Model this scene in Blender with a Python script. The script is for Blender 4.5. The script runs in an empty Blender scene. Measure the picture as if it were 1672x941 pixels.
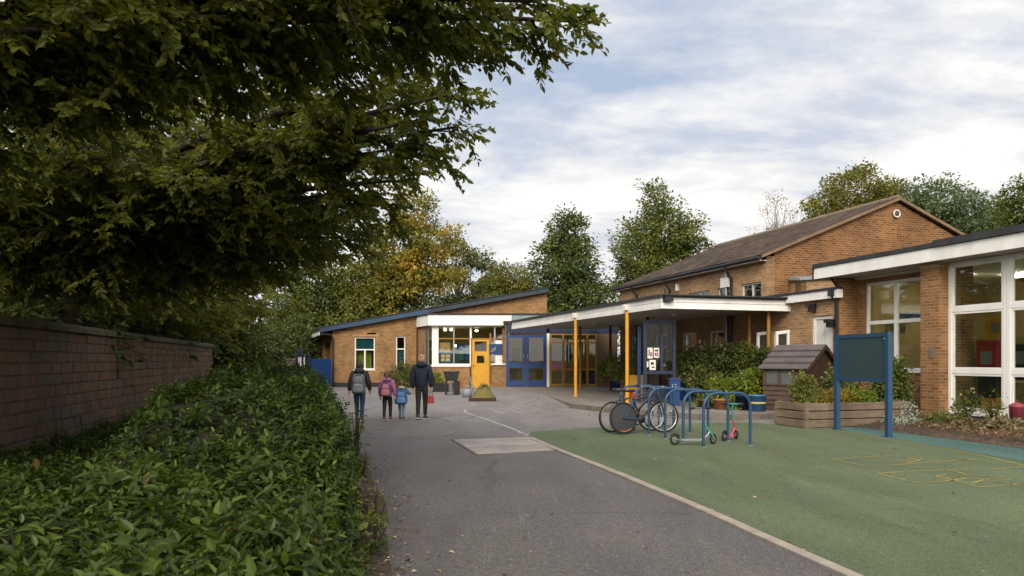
import bpy, math, random
import numpy as np
from mathutils import Vector, Matrix
R = math.radians
random.seed(7)
scene = bpy.context.scene
COL = scene.collection
F, HC, CX, HY = 1200.0, 1.55, 836.0, 588.0

def G(px, py, h=0.0):
    """ground point seen at photo pixel"""
    Y = (HC - h) * F / (py - HY)
    return ((px - CX) * Y / F, Y)
def P(px, py, Y):
    return ((px - CX) * Y / F, Y, HC + (HY - py) * Y / F)
SC, SS = 0.958, 0.287
def S(v, u):
    """school grid (v to the right, u away) to world"""
    return (SC * v - SS * u, SS * v + SC * u)
SCHOOL = (0.0, 0.0, math.atan2(SS, SC))

# ------------------------------------------------------------------ mesh builder
class MB:
    def __init__(s, fr=None):
        s.v = []; s.f = []; s.uv = []; s.mi = []; s.sm = []
        if fr:
            c, n = math.cos(fr[2]), math.sin(fr[2])
            s.T = lambda p: (fr[0] + c*p[0] - n*p[1], fr[1] + n*p[0] + c*p[1], p[2])
        else:
            s.T = lambda p: tuple(p)
    def face(s, pts, mi=0, uv=None):
        if uv is None:
            a, b, c = Vector(pts[0]), Vector(pts[1]), Vector(pts[2])
            n = (b - a).cross(c - a)
            if n.length < 1e-12 and len(pts) > 3: n = (c - a).cross(Vector(pts[3]) - a)
            if n.length < 1e-12: n = Vector((0, 0, 1))
            n.normalize()
            if abs(n.z) > .985: uv = [(p[0], p[1]) for p in pts]
            else:
                h = Vector((0, 0, 1)).cross(n).normalized(); t = n.cross(h)
                uv = [(Vector(p).dot(h), Vector(p).dot(t)) for p in pts]
        k = len(s.v)
        s.v += [s.T(p) for p in pts]
        s.f.append(tuple(range(k, k + len(pts)))); s.uv.append(uv); s.mi.append(mi); s.sm.append(False)
    def hexa(s, b, t, mi=0):
        """bottom loop b and top loop t (ccw from above)"""
        n = len(b)
        s.face(list(reversed(b)), mi); s.face(list(t), mi)
        for i in range(n):
            j = (i + 1) % n
            s.face([b[i], b[j], t[j], t[i]], mi)
    def box(s, x0, y0, z0, x1, y1, z1, mi=0):
        if x1 < x0: x0, x1 = x1, x0
        if y1 < y0: y0, y1 = y1, y0
        if z1 < z0: z0, z1 = z1, z0
        q = [(x0, y0), (x1, y0), (x1, y1), (x0, y1)]
        s.hexa([(a, b, z0) for a, b in q], [(a, b, z1) for a, b in q], mi)
    def bbox(s, x0, y0, z0, x1, y1, z1, c=.01, mi=0):
        """box with chamfered edges on top and along verticals"""
        q = lambda i: [(x0+i+c, y0+i), (x1-i-c, y0+i), (x1-i, y0+i+c), (x1-i, y1-i-c), (x1-i-c, y1-i), (x0+i+c, y1-i), (x0+i, y1-i-c), (x0+i, y0+i+c)]
        lay = [[(a, b, z0) for a, b in q(0)], [(a, b, z1 - c) for a, b in q(0)], [(a, b, z1) for a, b in q(c)]]
        s.face(list(reversed(lay[0])), mi); s.face(lay[2], mi)
        for k in range(2):
            for i in range(8):
                j = (i+1) % 8
                s.face([lay[k][i], lay[k][j], lay[k+1][j], lay[k+1][i]], mi)
    def prism(s, poly, z0, z1, mi=0):
        s.hexa([(a, b, z0) for a, b in poly], [(a, b, z1) for a, b in poly], mi)
    def obox(s, c, ax, ay, az, mi=0):
        """oriented box, centre + three half vectors"""
        c, ax, ay, az = map(Vector, (c, ax, ay, az))
        b = [c-ax-ay-az, c+ax-ay-az, c+ax+ay-az, c-ax+ay-az]
        t = [p + 2*az for p in b]
        s.hexa([tuple(p) for p in b], [tuple(p) for p in t], mi)
    def grid(s, rows, mi=0, closed=False, smooth=True):
        """rows of points (shared verts)"""
        k = len(s.v); n = len(rows[0]); 
        for r in rows: s.v += [s.T(p) for p in r]
        for i in range(len(rows) - 1):
            for j in range(n if closed else n - 1):
                a, b = k + i*n + j, k + i*n + (j+1) % n
                s.f.append((a, b, b + n, a + n)); s.mi.append(mi); s.sm.append(smooth)
                s.uv.append([(j/n, i), ((j+1)/n, i), ((j+1)/n, i+1), (j/n, i+1)])
    def tube(s, pts, rads, n=8, mi=0, closed=False, caps=True):
        pts = [Vector(p) for p in pts]
        rads = [float(q) for q in (rads if hasattr(rads, '__len__') else [rads] * len(pts))]
        m = len(pts); rows = []; up = None
        for i in range(m):
            if closed: d = pts[(i+1) % m] - pts[i-1]
            else: d = pts[min(i+1, m-1)] - pts[max(i-1, 0)]
            if d.length < 1e-9: d = Vector((0, 0, 1))
            d.normalize()
            if up is None:
                up = Vector((0, 0, 1)) if abs(d.z) < .9 else Vector((1, 0, 0))
            x = d.cross(up)
            if x.length < 1e-6: x = d.cross(Vector((0, 1, .3)))
            x.normalize(); y = x.cross(d); up = y
            rows.append([tuple(pts[i] + rads[i]*(math.cos(2*math.pi*k/n)*x + math.sin(2*math.pi*k/n)*y)) for k in range(n)])
        if closed: rows.append(rows[0])
        s.grid([list(reversed(r)) for r in rows], mi, closed=True)
        if caps and not closed:
            s.face(list(rows[0]), mi); s.face(list(reversed(rows[-1])), mi)
    def cyl(s, c, r, z0, z1, n=16, mi=0, r2=None):
        r2 = r if r2 is None else r2
        s.tube([(c[0], c[1], z0), (c[0], c[1], z1)], [r, r2], n, mi)
    def lathe(s, prof, c=(0, 0, 0), n=20, mi=0):
        rows = [[(c[0] + r*math.cos(2*math.pi*k/n), c[1] + r*math.sin(2*math.pi*k/n), c[2] + z) for k in range(n)] for r, z in prof]
        s.grid(rows, mi, closed=True)
    def ell(s, c, r, nu=14, nv=9, mi=0, fn=None):
        rows = []
        for i in range(nv + 1):
            th = math.pi * i / nv
            row = []
            for k in range(nu):
                ph = 2*math.pi*k/nu
                d = (math.sin(th)*math.cos(ph), math.sin(th)*math.sin(ph), -math.cos(th))
                q = fn(d) if fn else 1.0
                if not hasattr(q, '__len__'): q = (q*d[0], q*d[1], q*d[2])
                row.append((c[0] + r[0]*q[0], c[1] + r[1]*q[1], c[2] + r[2]*q[2]))
            rows.append(row)
        s.grid(rows, mi, closed=True)
    # ---- walls: p0 -> p1 is left to right seen from outside
    def wall(s, p0, p1, z0, top, t, ops=(), mi=0):
        d = Vector((p1[0]-p0[0], p1[1]-p0[1])); L = d.length; d /= L
        n = Vector((-d.y, d.x))
        topf = top if callable(top) else (lambda q: top)
        if not callable(top): ops = [(o[0], o[1], o[2], min(o[3], top)) for o in ops]
        ss = sorted(set([0, L] + [round(x, 4) for o in ops for x in o[:2]]))
        zs = sorted(set([z0] + [round(x, 4) for o in ops for x in o[2:4] if callable(top) or x < top - 1e-4])) + ['T']
        def pt(q, dep, z):
            zz = topf(q) if z == 'T' else z
            return (p0[0] + d.x*q + n.x*dep, p0[1] + d.y*q + n.y*dep, zz)
        def solid(i, j):
            if i < 0 or j < 0 or i >= len(ss)-1 or j >= len(zs)-1: return False
            sm = (ss[i]+ss[i+1])/2; zb = zs[j]; zt = zs[j+1] if zs[j+1] != 'T' else (1e9 if callable(top) else top)
            for o in ops:
                if o[0] < sm < o[1] and o[2] <= zb + 1e-6 and zt <= o[3] + 1e-6: return False
            return True
        for i in range(len(ss)-1):
            for j in range(len(zs)-1):
                if not solid(i, j): continue
                a, b, c, e = ss[i], ss[i+1], zs[j], zs[j+1]
                za0 = topf(a) if e == 'T' else e; zb0 = topf(b) if e == 'T' else e
                s.face([pt(a, 0, c), pt(b, 0, c), pt(b, 0, e), pt(a, 0, e)], mi, [(a, c), (b, c), (b, zb0), (a, za0)])
                s.face([pt(b, t, c), pt(a, t, c), pt(a, t, e), pt(b, t, e)], mi, [(b, c), (a, c), (a, za0), (b, zb0)])
                if not solid(i-1, j): s.face([pt(a, t, c), pt(a, 0, c), pt(a, 0, e), pt(a, t, e)], mi, [(t, c), (0, c), (0, za0), (t, za0)])
                if not solid(i+1, j): s.face([pt(b, 0, c), pt(b, t, c), pt(b, t, e), pt(b, 0, e)], mi, [(0, c), (t, c), (t, zb0), (0, zb0)])
                if not solid(i, j-1): s.face([pt(a, t, c), pt(b, t, c), pt(b, 0, c), pt(a, 0, c)], mi, [(a, t), (b, t), (b, 0), (a, 0)])
                if not solid(i, j+1): s.face([pt(a, 0, e), pt(b, 0, e), pt(b, t, e), pt(a, t, e)], mi, [(a, 0), (b, 0), (b, t), (a, t)])
    def wbox(s, p0, p1, s0, s1, n0, n1, z0, z1, mi=0):
        """box in the coordinates of a wall (along, depth inwards, height)"""
        d = Vector((p1[0]-p0[0], p1[1]-p0[1])).normalized(); n = Vector((-d.y, d.x))
        q = [(p0[0]+d.x*a+n.x*b, p0[1]+d.y*a+n.y*b) for a, b in ((s0, n0), (s1, n0), (s1, n1), (s0, n1))]
        s.prism(q, z0, z1, mi)
    def build(s, name, mats, parent=None, org=(0, 0, 0)):
        me = bpy.data.meshes.new(name)
        o0 = ORG.get(parent.name, (0, 0, 0)) if parent else org
        me.from_pydata([(a-o0[0], b-o0[1], c-o0[2]) for a, b, c in s.v], [], s.f)
        if not isinstance(mats, (list, tuple)): mats = [mats]
        for m in mats: me.materials.append(m)
        me.polygons.foreach_set('material_index', s.mi)
        me.polygons.foreach_set('use_smooth', s.sm)
        ul = me.uv_layers.new(name='UVMap')
        ul.data.foreach_set('uv', [x for f in s.uv for p in f for x in p])
        me.update()
        return link(name, me, parent, o0)
ORG = {}
def link(name, me, parent=None, o0=(0, 0, 0)):
    o = bpy.data.objects.new(name, me); COL.objects.link(o)
    if parent: o.parent = parent
    else: o.location = o0
    ORG[o.name] = o0
    return o
def thing(name, label, cat, loc, group=None):
    o = bpy.data.objects.new(name, None); COL.objects.link(o)
    o.empty_display_size = .3
    loc = tuple(loc) + ((0,) if len(loc) == 2 else ())
    o.location = loc; ORG[o.name] = loc
    return tag(o, label, cat, group)
def tag(o, label, cat, group=None):
    o['label'] = label; o['category'] = cat
    if group: o['group'] = group
    return o
def struct(o, kind='structure'):
    o['kind'] = kind; return o
def dup(root, loc, rz=0, label=None, scale=None):
    r = root.copy(); COL.objects.link(r); r.location = loc; r.rotation_euler = (0, 0, rz)
    if scale: r.scale = (scale,)*3 if not hasattr(scale, '__len__') else scale
    if label: r['label'] = label
    ORG[r.name] = tuple(loc)
    for ch in list(root.children):
        c = ch.copy(); COL.objects.link(c); c.parent = r
        for g in list(ch.children):
            e = g.copy(); COL.objects.link(e); e.parent = c
    return r

# ------------------------------------------------------------------ materials
def new_mat(name):
    m = bpy.data.materials.new(name); m.use_nodes = True
    nt = m.node_tree; nt.nodes.clear()
    out = nt.nodes.new('ShaderNodeOutputMaterial')
    return m, nt, out
def nd(nt, typ, ins=None, **kw):
    n = nt.nodes.new('ShaderNode' + typ)
    for k, v in kw.items(): setattr(n, k, v)
    for k, v in (ins or {}).items():
        if isinstance(v, bpy.types.NodeSocket): nt.links.new(v, n.inputs[k])
        else: n.inputs[k].default_value = v
    return n
def rgba(c): return (c[0], c[1], c[2], 1.0)
def mixc(nt, fac, a, b, blend='MIX'):
    n = nt.nodes.new('ShaderNodeMix'); n.data_type = 'RGBA'; n.blend_type = blend
    for i, v in ((0, fac), (6, a), (7, b)):
        if isinstance(v, bpy.types.NodeSocket): nt.links.new(v, n.inputs[i])
        else: n.inputs[i].default_value = v if i == 0 else (rgba(v) if len(v) == 3 else v)
    return n.outputs[2]
def ramp(nt, fac, stops, interp='LINEAR'):
    n = nt.nodes.new('ShaderNodeValToRGB'); n.color_ramp.interpolation = interp
    el = n.color_ramp.elements
    while len(el) < len(stops): el.new(.5)
    for e, (p, c) in zip(el, stops):
        e.position = p; e.color = rgba(c) if hasattr(c, '__len__') else (c, c, c, 1)
    nt.links.new(fac, n.inputs[0])
    return n.outputs[0]
def noise(nt, vec, scale, detail=4, rough=.55, dist=0):
    return nd(nt, 'TexNoise', {'Vector': vec, 'Scale': scale, 'Detail': detail, 'Roughness': rough, 'Distortion': dist}).outputs['Fac']
def M(name, col, rough=.6, var=.25, vs=3.0, bump=.0, bs=60.0, metal=0.0, spec=.4, col2=None, streak=False, grime=0.0):
    m, nt, out = new_mat(name)
    tc = nd(nt, 'TexCoord'); vec = tc.outputs['Object']
    if streak:
        mp = nd(nt, 'Mapping', {'Vector': vec, 'Scale': (1, 1, .12)}); v2 = mp.outputs[0]
    else: v2 = vec
    f = noise(nt, v2, vs, 5, .6)
    f = ramp(nt, f, [(.3, 0.0), (.7, 1.0)])
    c2 = col2 or tuple(x*(1-var) for x in col)
    c = mixc(nt, f, col, c2)
    if grime:
        g = ramp(nt, noise(nt, vec, vs*.35, 6, .65), [(.5, 0.0), (.75, grime)])
        c = mixc(nt, g, c, (.06, .055, .04))
    rr = nd(nt, 'MapRange', {'Value': f, 'To Min': max(.05, rough-.08), 'To Max': min(1, rough+.1)}).outputs[0]
    b = nd(nt, 'BsdfPrincipled', {'Base Color': c, 'Roughness': rr, 'Metallic': metal, 'Specular IOR Level': spec})
    if bump:
        bn = noise(nt, vec, bs, 3, .6)
        nt.links.new(nd(nt, 'Bump', {'Height': bn, 'Strength': bump, 'Distance': .01}).outputs[0], b.inputs['Normal'])
    nt.links.new(b.outputs[0], out.inputs[0])
    return m
def brick_mat(name, c1, c2, mortar, bw=.225, rh=.075, ms=.01, dark=.3):
    m, nt, out = new_mat(name)
    uv = nd(nt, 'TexCoord').outputs['UV']; ob = nd(nt, 'TexCoord').outputs['Object']
    br = nd(nt, 'TexBrick', {'Vector': uv, 'Color1': rgba(c1), 'Color2': rgba(c2), 'Mortar': rgba(mortar), 'Scale': 1.0, 'Mortar Size': ms,
                             'Mortar Smooth': .2, 'Bias': -.1, 'Brick Width': bw, 'Row Height': rh})
    br2 = nd(nt, 'TexBrick', {'Vector': uv, 'Color1': (1, 1, 1, 1), 'Color2': (dark, dark*.85, dark*.8, 1), 'Mortar': (1, 1, 1, 1), 'Scale': 1.0, 'Mortar Size': ms,
                              'Mortar Smooth': .2, 'Bias': -.55, 'Brick Width': bw, 'Row Height': rh}, offset_frequency=2, squash=1.0)
    mp = nd(nt, 'Mapping', {'Vector': uv, 'Location': (bw*37, rh*46, 0)})
    nt.links.new(mp.outputs[0], br2.inputs['Vector'])
    c = mixc(nt, .8, br.outputs['Color'], br2.outputs['Color'], 'MULTIPLY')
    w = ramp(nt, noise(nt, ob, .7, 6, .65), [(.3, (.62, .6, .57)), (.7, (1.15, 1.12, 1.06))])
    c = mixc(nt, 1.0, c, w, 'MULTIPLY')
    fine = ramp(nt, noise(nt, ob, 38, 3, .6), [(.3, .8), (.7, 1.12)])
    c = mixc(nt, .7, c, fine, 'MULTIPLY')
    b = nd(nt, 'BsdfPrincipled', {'Base Color': c, 'Roughness': .85, 'Specular IOR Level': .25})
    h = nd(nt, 'Math', {0: br.outputs['Fac'], 1: -1.0}, operation='MULTIPLY')
    nt.links.new(nd(nt, 'Bump', {'Height': h.outputs[0], 'Strength': .5, 'Distance': .01}).outputs[0], b.inputs['Normal'])
    nt.links.new(b.outputs[0], out.inputs[0])
    return m
def glass_mat(name, tint=(.75, .82, .8), base=.05, gl=.95):
    m, nt, out = new_mat(name)
    fr = nd(nt, 'LayerWeight', {'Blend': .5}).outputs['Facing']      # same from both sides of the sheet
    f5 = nd(nt, 'Math', {0: fr, 1: 5.0}, operation='POWER').outputs[0]
    fac = nd(nt, 'Math', {0: nd(nt, 'Math', {0: f5, 1: .9}, operation='MULTIPLY').outputs[0], 1: base+.03}, operation='ADD')
    tr = nd(nt, 'BsdfTransparent', {'Color': rgba(tint)})
    bn = nd(nt, 'Bump', {'Height': noise(nt, nd(nt, 'TexCoord').outputs['Object'], 1.3, 2), 'Strength': .008, 'Distance': .05})
    gs = nd(nt, 'BsdfGlossy', {'Color': (gl, gl, gl, 1), 'Roughness': .015, 'Normal': bn.outputs[0]})
    mx = nd(nt, 'MixShader', {0: fac.outputs[0], 1: tr.outputs[0], 2: gs.outputs[0]})
    nt.links.new(mx.outputs[0], out.inputs[0])
    return m
def leaf_mat(name, stops, trans=.35, rough=.5, spec=.3):
    m, nt, out = new_mat(name)
    at = nd(nt, 'Attribute', attribute_name='tint')
    c = ramp(nt, at.outputs['Fac'], stops)
    n = ramp(nt, noise(nt, nd(nt, 'TexCoord').outputs['Object'], 1.1, 3), [(.3, .75), (.7, 1.2)])
    c = mixc(nt, 1.0, c, n, 'MULTIPLY')
    b = nd(nt, 'BsdfPrincipled', {'Base Color': c, 'Roughness': rough, 'Specular IOR Level': spec})
    ct = mixc(nt, 1.0, c, (1.25, 1.15, .5), 'MULTIPLY')
    t = nd(nt, 'BsdfTranslucent', {'Color': ct})
    mx = nd(nt, 'MixShader', {0: trans, 1: b.outputs[0], 2: t.outputs[0]})
    nt.links.new(mx.outputs[0], out.inputs[0])
    return m
def emit_mat(name, col, st):
    m, nt, out = new_mat(name)
    e = nd(nt, 'Emission', {'Color': rgba(col), 'Strength': st}); nt.links.new(e.outputs[0], out.inputs[0]); return m
def ground_mat(name, cols, specks, rough=.85, big=.25, bump=.4, dusty_sunlit=None, fs=90):
    m, nt, out = new_mat(name)
    ob = nd(nt, 'TexCoord').outputs['Object']
    c = ramp(nt, noise(nt, ob, big, 7, .62), [(.32, cols[0]), (.68, cols[1])])
    if dusty_sunlit:      # paler dusty tarmac further into the yard, sunlit brightness mixed into its colour
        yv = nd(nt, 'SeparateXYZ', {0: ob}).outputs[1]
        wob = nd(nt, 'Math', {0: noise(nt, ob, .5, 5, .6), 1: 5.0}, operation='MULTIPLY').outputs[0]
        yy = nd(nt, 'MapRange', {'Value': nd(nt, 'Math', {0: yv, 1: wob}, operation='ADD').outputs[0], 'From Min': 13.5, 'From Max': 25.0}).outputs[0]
        c = mixc(nt, yy, c, dusty_sunlit)
    f = noise(nt, ob, fs, 2, .7)
    c = mixc(nt, 1.0, c, ramp(nt, f, [(.3, .45), (.5, 1.0), (.72, 1.5)]), 'MULTIPLY')
    f3 = noise(nt, ob, fs*.28, 3, .7)
    c = mixc(nt, 1.0, c, ramp(nt, f3, [(.3, .82), (.7, 1.18)]), 'MULTIPLY')
    vo = nd(nt, 'TexVoronoi', {'Vector': ob, 'Scale': fs*.35})
    sp = ramp(nt, vo.outputs['Distance'], [(.08, 1.0), (.14, 0.0)])
    rnd = ramp(nt, nd(nt, 'SeparateColor', {0: vo.outputs['Color']}).outputs[0], [(.82, 0.0), (.86, 1.0)])
    k = nd(nt, 'Math', {0: sp, 1: rnd}, operation='MULTIPLY').outputs[0]
    c = mixc(nt, k, c, specks)
    # wear: long soft stains
    st = ramp(nt, noise(nt, nd(nt, 'Mapping', {'Vector': ob, 'Scale': (1.4, .35, 1)}).outputs[0], .9, 5, .6, .6), [(.35, .84), (.65, 1.1)])
    c = mixc(nt, 1.0, c, st, 'MULTIPLY')
    b = nd(nt, 'BsdfPrincipled', {'Base Color': c, 'Roughness': rough, 'Specular IOR Level': .35})
    h = nd(nt, 'Math', {0: f, 1: f3}, operation='ADD').outputs[0]
    nt.links.new(nd(nt, 'Bump', {'Height': h, 'Strength': bump, 'Distance': .006}).outputs[0], b.inputs['Normal'])
    nt.links.new(b.outputs[0], out.inputs[0])
    return m
def wood_mat(name, col, dark, rough=.8):
    m, nt, out = new_mat(name)
    uv = nd(nt, 'TexCoord').outputs['UV']
    g = noise(nt, nd(nt, 'Mapping', {'Vector': uv, 'Scale': (1.2, 22, 1)}).outputs[0], 2.2, 6, .65, .5)
    c = ramp(nt, g, [(.3, dark), (.65, col)])
    st = ramp(nt, noise(nt, nd(nt, 'TexCoord').outputs['Object'], 2.5, 5), [(.3, .7), (.7, 1.15)])
    c = mixc(nt, 1.0, c, st, 'MULTIPLY')
    b = nd(nt, 'BsdfPrincipled', {'Base Color': c, 'Roughness': rough, 'Specular IOR Level': .25})
    nt.links.new(nd(nt, 'Bump', {'Height': g, 'Strength': .3, 'Distance': .004}).outputs[0], b.inputs['Normal'])
    nt.links.new(b.outputs[0], out.inputs[0])
    return m

def surface_wear(m, k):
    """hairline cracks and darker repair patches in a laid surface"""
    nt = m.node_tree; b = [n for n in nt.nodes if n.type == 'BSDF_PRINCIPLED'][0]; src = b.inputs['Base Color'].links[0].from_socket
    ob = nd(nt, 'TexCoord').outputs['Object']
    wv = nd(nt, 'TexNoise', {'Vector': ob, 'Scale': .9, 'Detail': 4.0}).outputs['Color']
    v2 = mixc(nt, .35, ob, wv, 'ADD')
    vo = nd(nt, 'TexVoronoi', {'Vector': v2, 'Scale': .23}, feature='DISTANCE_TO_EDGE').outputs['Distance']
    cr = ramp(nt, vo, [(.0, 1.0), (.006, .8), (.011, 0.0)])
    gate = ramp(nt, noise(nt, ob, .35, 3), [(.45, 0.0), (.6, k)])
    c = mixc(nt, nd(nt, 'Math', {0: cr, 1: gate}, operation='MULTIPLY').outputs[0], src, (.03, .028, .026))
    pv = nd(nt, 'TexVoronoi', {'Vector': nd(nt, 'Mapping', {'Vector': ob, 'Rotation': (0, 0, .3), 'Scale': (.35, .14, 1)}).outputs[0], 'Scale': 1.0}, distance='CHEBYCHEV').outputs['Color']
    ps = ramp(nt, nd(nt, 'SeparateColor', {0: pv}).outputs[0], [(.0, 1-.16*k*2), (.25, 1.0), (.8, 1.0), (1.0, 1+.1*k)])
    c = mixc(nt, 1.0, c, ps, 'MULTIPLY')
    sc = ramp(nt, noise(nt, nd(nt, 'Mapping', {'Vector': ob, 'Rotation': (0, 0, 1.1), 'Scale': (3.5, .25, 1)}).outputs[0], 1.5, 6, .7), [(.6, 0.0), (.72, .28)])
    c = mixc(nt, sc, c, (.26, .25, .22))
    nt.links.new(c, b.inputs['Base Color'])
K = {}
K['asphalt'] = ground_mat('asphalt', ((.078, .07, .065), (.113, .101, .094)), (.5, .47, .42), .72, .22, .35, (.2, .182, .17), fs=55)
surface_wear(K['asphalt'], .5)
K['green'] = ground_mat('green_rubber', ((.07, .092, .044), (.096, .118, .058)), (.25, .27, .16), .9, .3, .4, fs=80)
surface_wear(K['green'], .22)
K['teal'] = ground_mat('teal_rubber', ((.045, .095, .085), (.062, .12, .105)), (.2, .26, .22), .9, .5, .4, fs=80)
K['soil'] = ground_mat('soil', ((.04, .026, .016), (.1, .066, .042)), (.26, .19, .12), .95, 2.2, 1.6, fs=22)
K['grass'] = ground_mat('rough_grass', ((.035, .05, .015), (.06, .08, .025)), (.12, .12, .05), .95, .4, .5, fs=30)
K['patio'] = ground_mat('patio_tarmac', ((.15, .13, .115), (.2, .175, .155)), (.4, .37, .33), .85, .5, .3, fs=60)
K['kerb'] = M('kerb_concrete', (.34, .29, .24), .85, .35, 4, .4, 50)
K['kerbdark'] = M('kerb_concrete_weathered', (.17, .145, .115), .9, .4, 4, .4, 50)
K['whiteline'] = M('worn_white_paint', (.5, .47, .43), .8, .5, 6, col2=(.2, .185, .175))
K['yellowline'] = M('worn_yellow_paint', (.42, .3, .06), .8, .5, 9, col2=(.19, .18, .06))
K['brick'] = brick_mat('brick_golden', (.33, .18, .072), (.2, .1, .04), (.30, .21, .12))
K['brickhall'] = brick_mat('brick_pale', (.38, .235, .125), (.26, .15, .075), (.42, .31, .2))
K['brickgable'] = brick_mat('brick_brown', (.215, .1, .038), (.105, .045, .019), (.26, .16, .085), dark=.3)
K['brickpier'] = brick_mat('brick_orange', (.3, .158, .068), (.18, .088, .038), (.33, .21, .12))
K['brickold'] = M('old_stone', (.15, .095, .056), .95, .5, 1.7, .9, 28, col2=(.075, .052, .035))
K['white'] = M('white_paint', (.76, .75, .72), .45, .16, 2.2, streak=True, grime=.22)
K['whiteold'] = M('white_paint_aged', (.66, .64, .6), .5, .2, 1.8, streak=True, grime=.25)
K['soffit'] = M('soffit_board', (.5, .45, .39), .7, .25, 1.2, grime=.2)
K['felt'] = M('roof_felt', (.035, .036, .038), .8, .4, 3, .4, 40)
K['slate'] = M('slate_fascia', (.02, .03, .046), .6, .4, .8, .2, 30)
K['bluefascia'] = M('blue_fascia', (.01, .055, .115), .5, .4, .6, col2=(.015, .03, .055))
K['blue'] = M('blue_paint', (.007, .042, .16), .42, .3, 2.5, grime=.1)
K['bluedark'] = M('blue_paint_dark', (.006, .016, .048), .45, .3, 2.5)
K['bluesteel'] = M('blue_steel', (.017, .06, .125), .38, .25, 5, .1, 30, grime=.12)
K['board'] = M('chalkboard', (.02, .045, .055), .6, .12, .8)
K['yellow'] = M('yellow_paint', (.6, .3, .015), .48, .2, 2.5, grime=.2)
K['yellowold'] = M('ochre_paint', (.3, .145, .025), .5, .3, 2.5, grime=.2)
K['brownpost'] = M('brown_paint', (.075, .035, .02), .6, .3, 3)
K['black'] = M('black_plastic', (.018, .018, .019), .5, .3, 5)
K['rubber'] = M('tyre_rubber', (.014, .014, .014), .75, .3, 9)
K['grey'] = M('grey_metal', (.3, .31, .31), .4, .2, 5, metal=.7)
K['lead'] = M('lead_flashing', (.22, .25, .27), .6, .3, 3)
K['steel'] = M('bare_steel', (.55, .55, .55), .3, .15, 9, metal=1.0)
K['glass'] = glass_mat('window_glass')
K['glassdk'] = glass_mat('window_glass_dark', (.6, .64, .6), .015, .8)
K['glassclear'] = glass_mat('screen_glass', (.86, .9, .88), .0, .3)
K['timber'] = wood_mat('weathered_timber', (.215, .165, .115), (.1, .075, .052))
K['shed'] = wood_mat('shed_boards', (.105, .068, .05), (.05, .032, .025))
K['sheddk'] = wood_mat('shed_boards_stained', (.065, .034, .023), (.03, .016, .012))
K['shedroof'] = M('shed_roof_felt', (.105, .085, .086), .75, .3, 3, .3, 40)
K['bark'] = M('bark', (.055, .042, .03), .95, .5, 4, .8, 25)
K['barkpale'] = M('bark_pale', (.13, .11, .085), .9, .4, 4, .6, 25)
K['twig'] = M('undergrowth', (.022, .026, .009), .95, .5, 9, .8, 30)
K['pot'] = M('terracotta', (.34, .13, .06), .8, .3, 5)
K['blueplastic'] = M('blue_tub', (.055, .16, .33), .5, .25, 4, grime=.15)
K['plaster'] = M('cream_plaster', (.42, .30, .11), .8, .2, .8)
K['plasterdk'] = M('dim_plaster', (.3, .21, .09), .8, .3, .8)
K['carpet'] = M('carpet', (.07, .065, .06), .95, .3, 8)
K['ceil'] = M('ceiling_tile', (.6, .58, .5), .8, .1, 2)
K['curtain'] = M('teal_curtain', (.03, .16, .17), .8, .5, 14, col2=(.015, .07, .08))
K['lamp'] = emit_mat('lamp_glow', (1.0, .8, .5), 18.0)
K['striplamp'] = emit_mat('strip_lamp_glow', (1.0, .84, .58), 34.0)
K['red'] = M('red_paint', (.3, .022, .018), .45, .2, 4)
K['orange'] = M('orange_plastic', (.65, .2, .015), .45, .2, 4)
K['pinkcan'] = M('crimson_paint', (.27, .045, .07), .6, .35, 6)
K['paper'] = M('paper', (.68, .66, .6), .8, .1, 4)
K['navy'] = M('navy_cloth', (.008, .012, .028), .8, .4, 9, .3, 60)
K['charcoal'] = M('charcoal_cloth', (.028, .025, .024), .85, .4, 9, .3, 90)
K['denim'] = M('denim', (.022, .055, .12), .85, .4, 12, .3, 150)
K['denimpale'] = M('denim_pale', (.16, .25, .37), .85, .35, 14, .3, 150)
K['leggings'] = M('black_leggings', (.014, .013, .014), .75, .3, 9)
K['mauve'] = M('mauve_jacket', (.27, .1, .21), .7, .3, 8, .3, 60)
K['mauvedk'] = M('mauve_bag', (.22, .06, .17), .6, .35, 14)
K['bluebag'] = M('blue_bag', (.035, .14, .36), .6, .4, 16)
K['greybag'] = M('grey_bag', (.06, .065, .07), .55, .5, 18, col2=(.16, .17, .18))
K['bluecoat'] = M('blue_hoodie', (.07, .14, .25), .8, .3, 8)
K['skin'] = M('skin', (.5, .27, .18), .55, .15, 9)
K['hairdk'] = M('hair_dark', (.035, .018, .01), .6, .4, 30)
K['hairmid'] = M('hair_brown', (.1, .05, .022), .6, .4, 30)
K['hairfair'] = M('hair_fair', (.36, .22, .11), .6, .35, 30)
K['shoe'] = M('shoe_dark', (.03, .025, .025), .6, .3, 9)
K['shoered'] = M('shoe_maroon', (.16, .025, .03), .6, .3, 9)
K['sole'] = M('shoe_sole', (.5, .46, .42), .7, .2, 9)
K['teal_paint'] = M('teal_paint', (.04, .27, .25), .4, .2, 6)
K['pink_paint'] = M('pink_paint', (.5, .08, .11), .4, .25, 6)
K['hallroof'] = None
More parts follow.
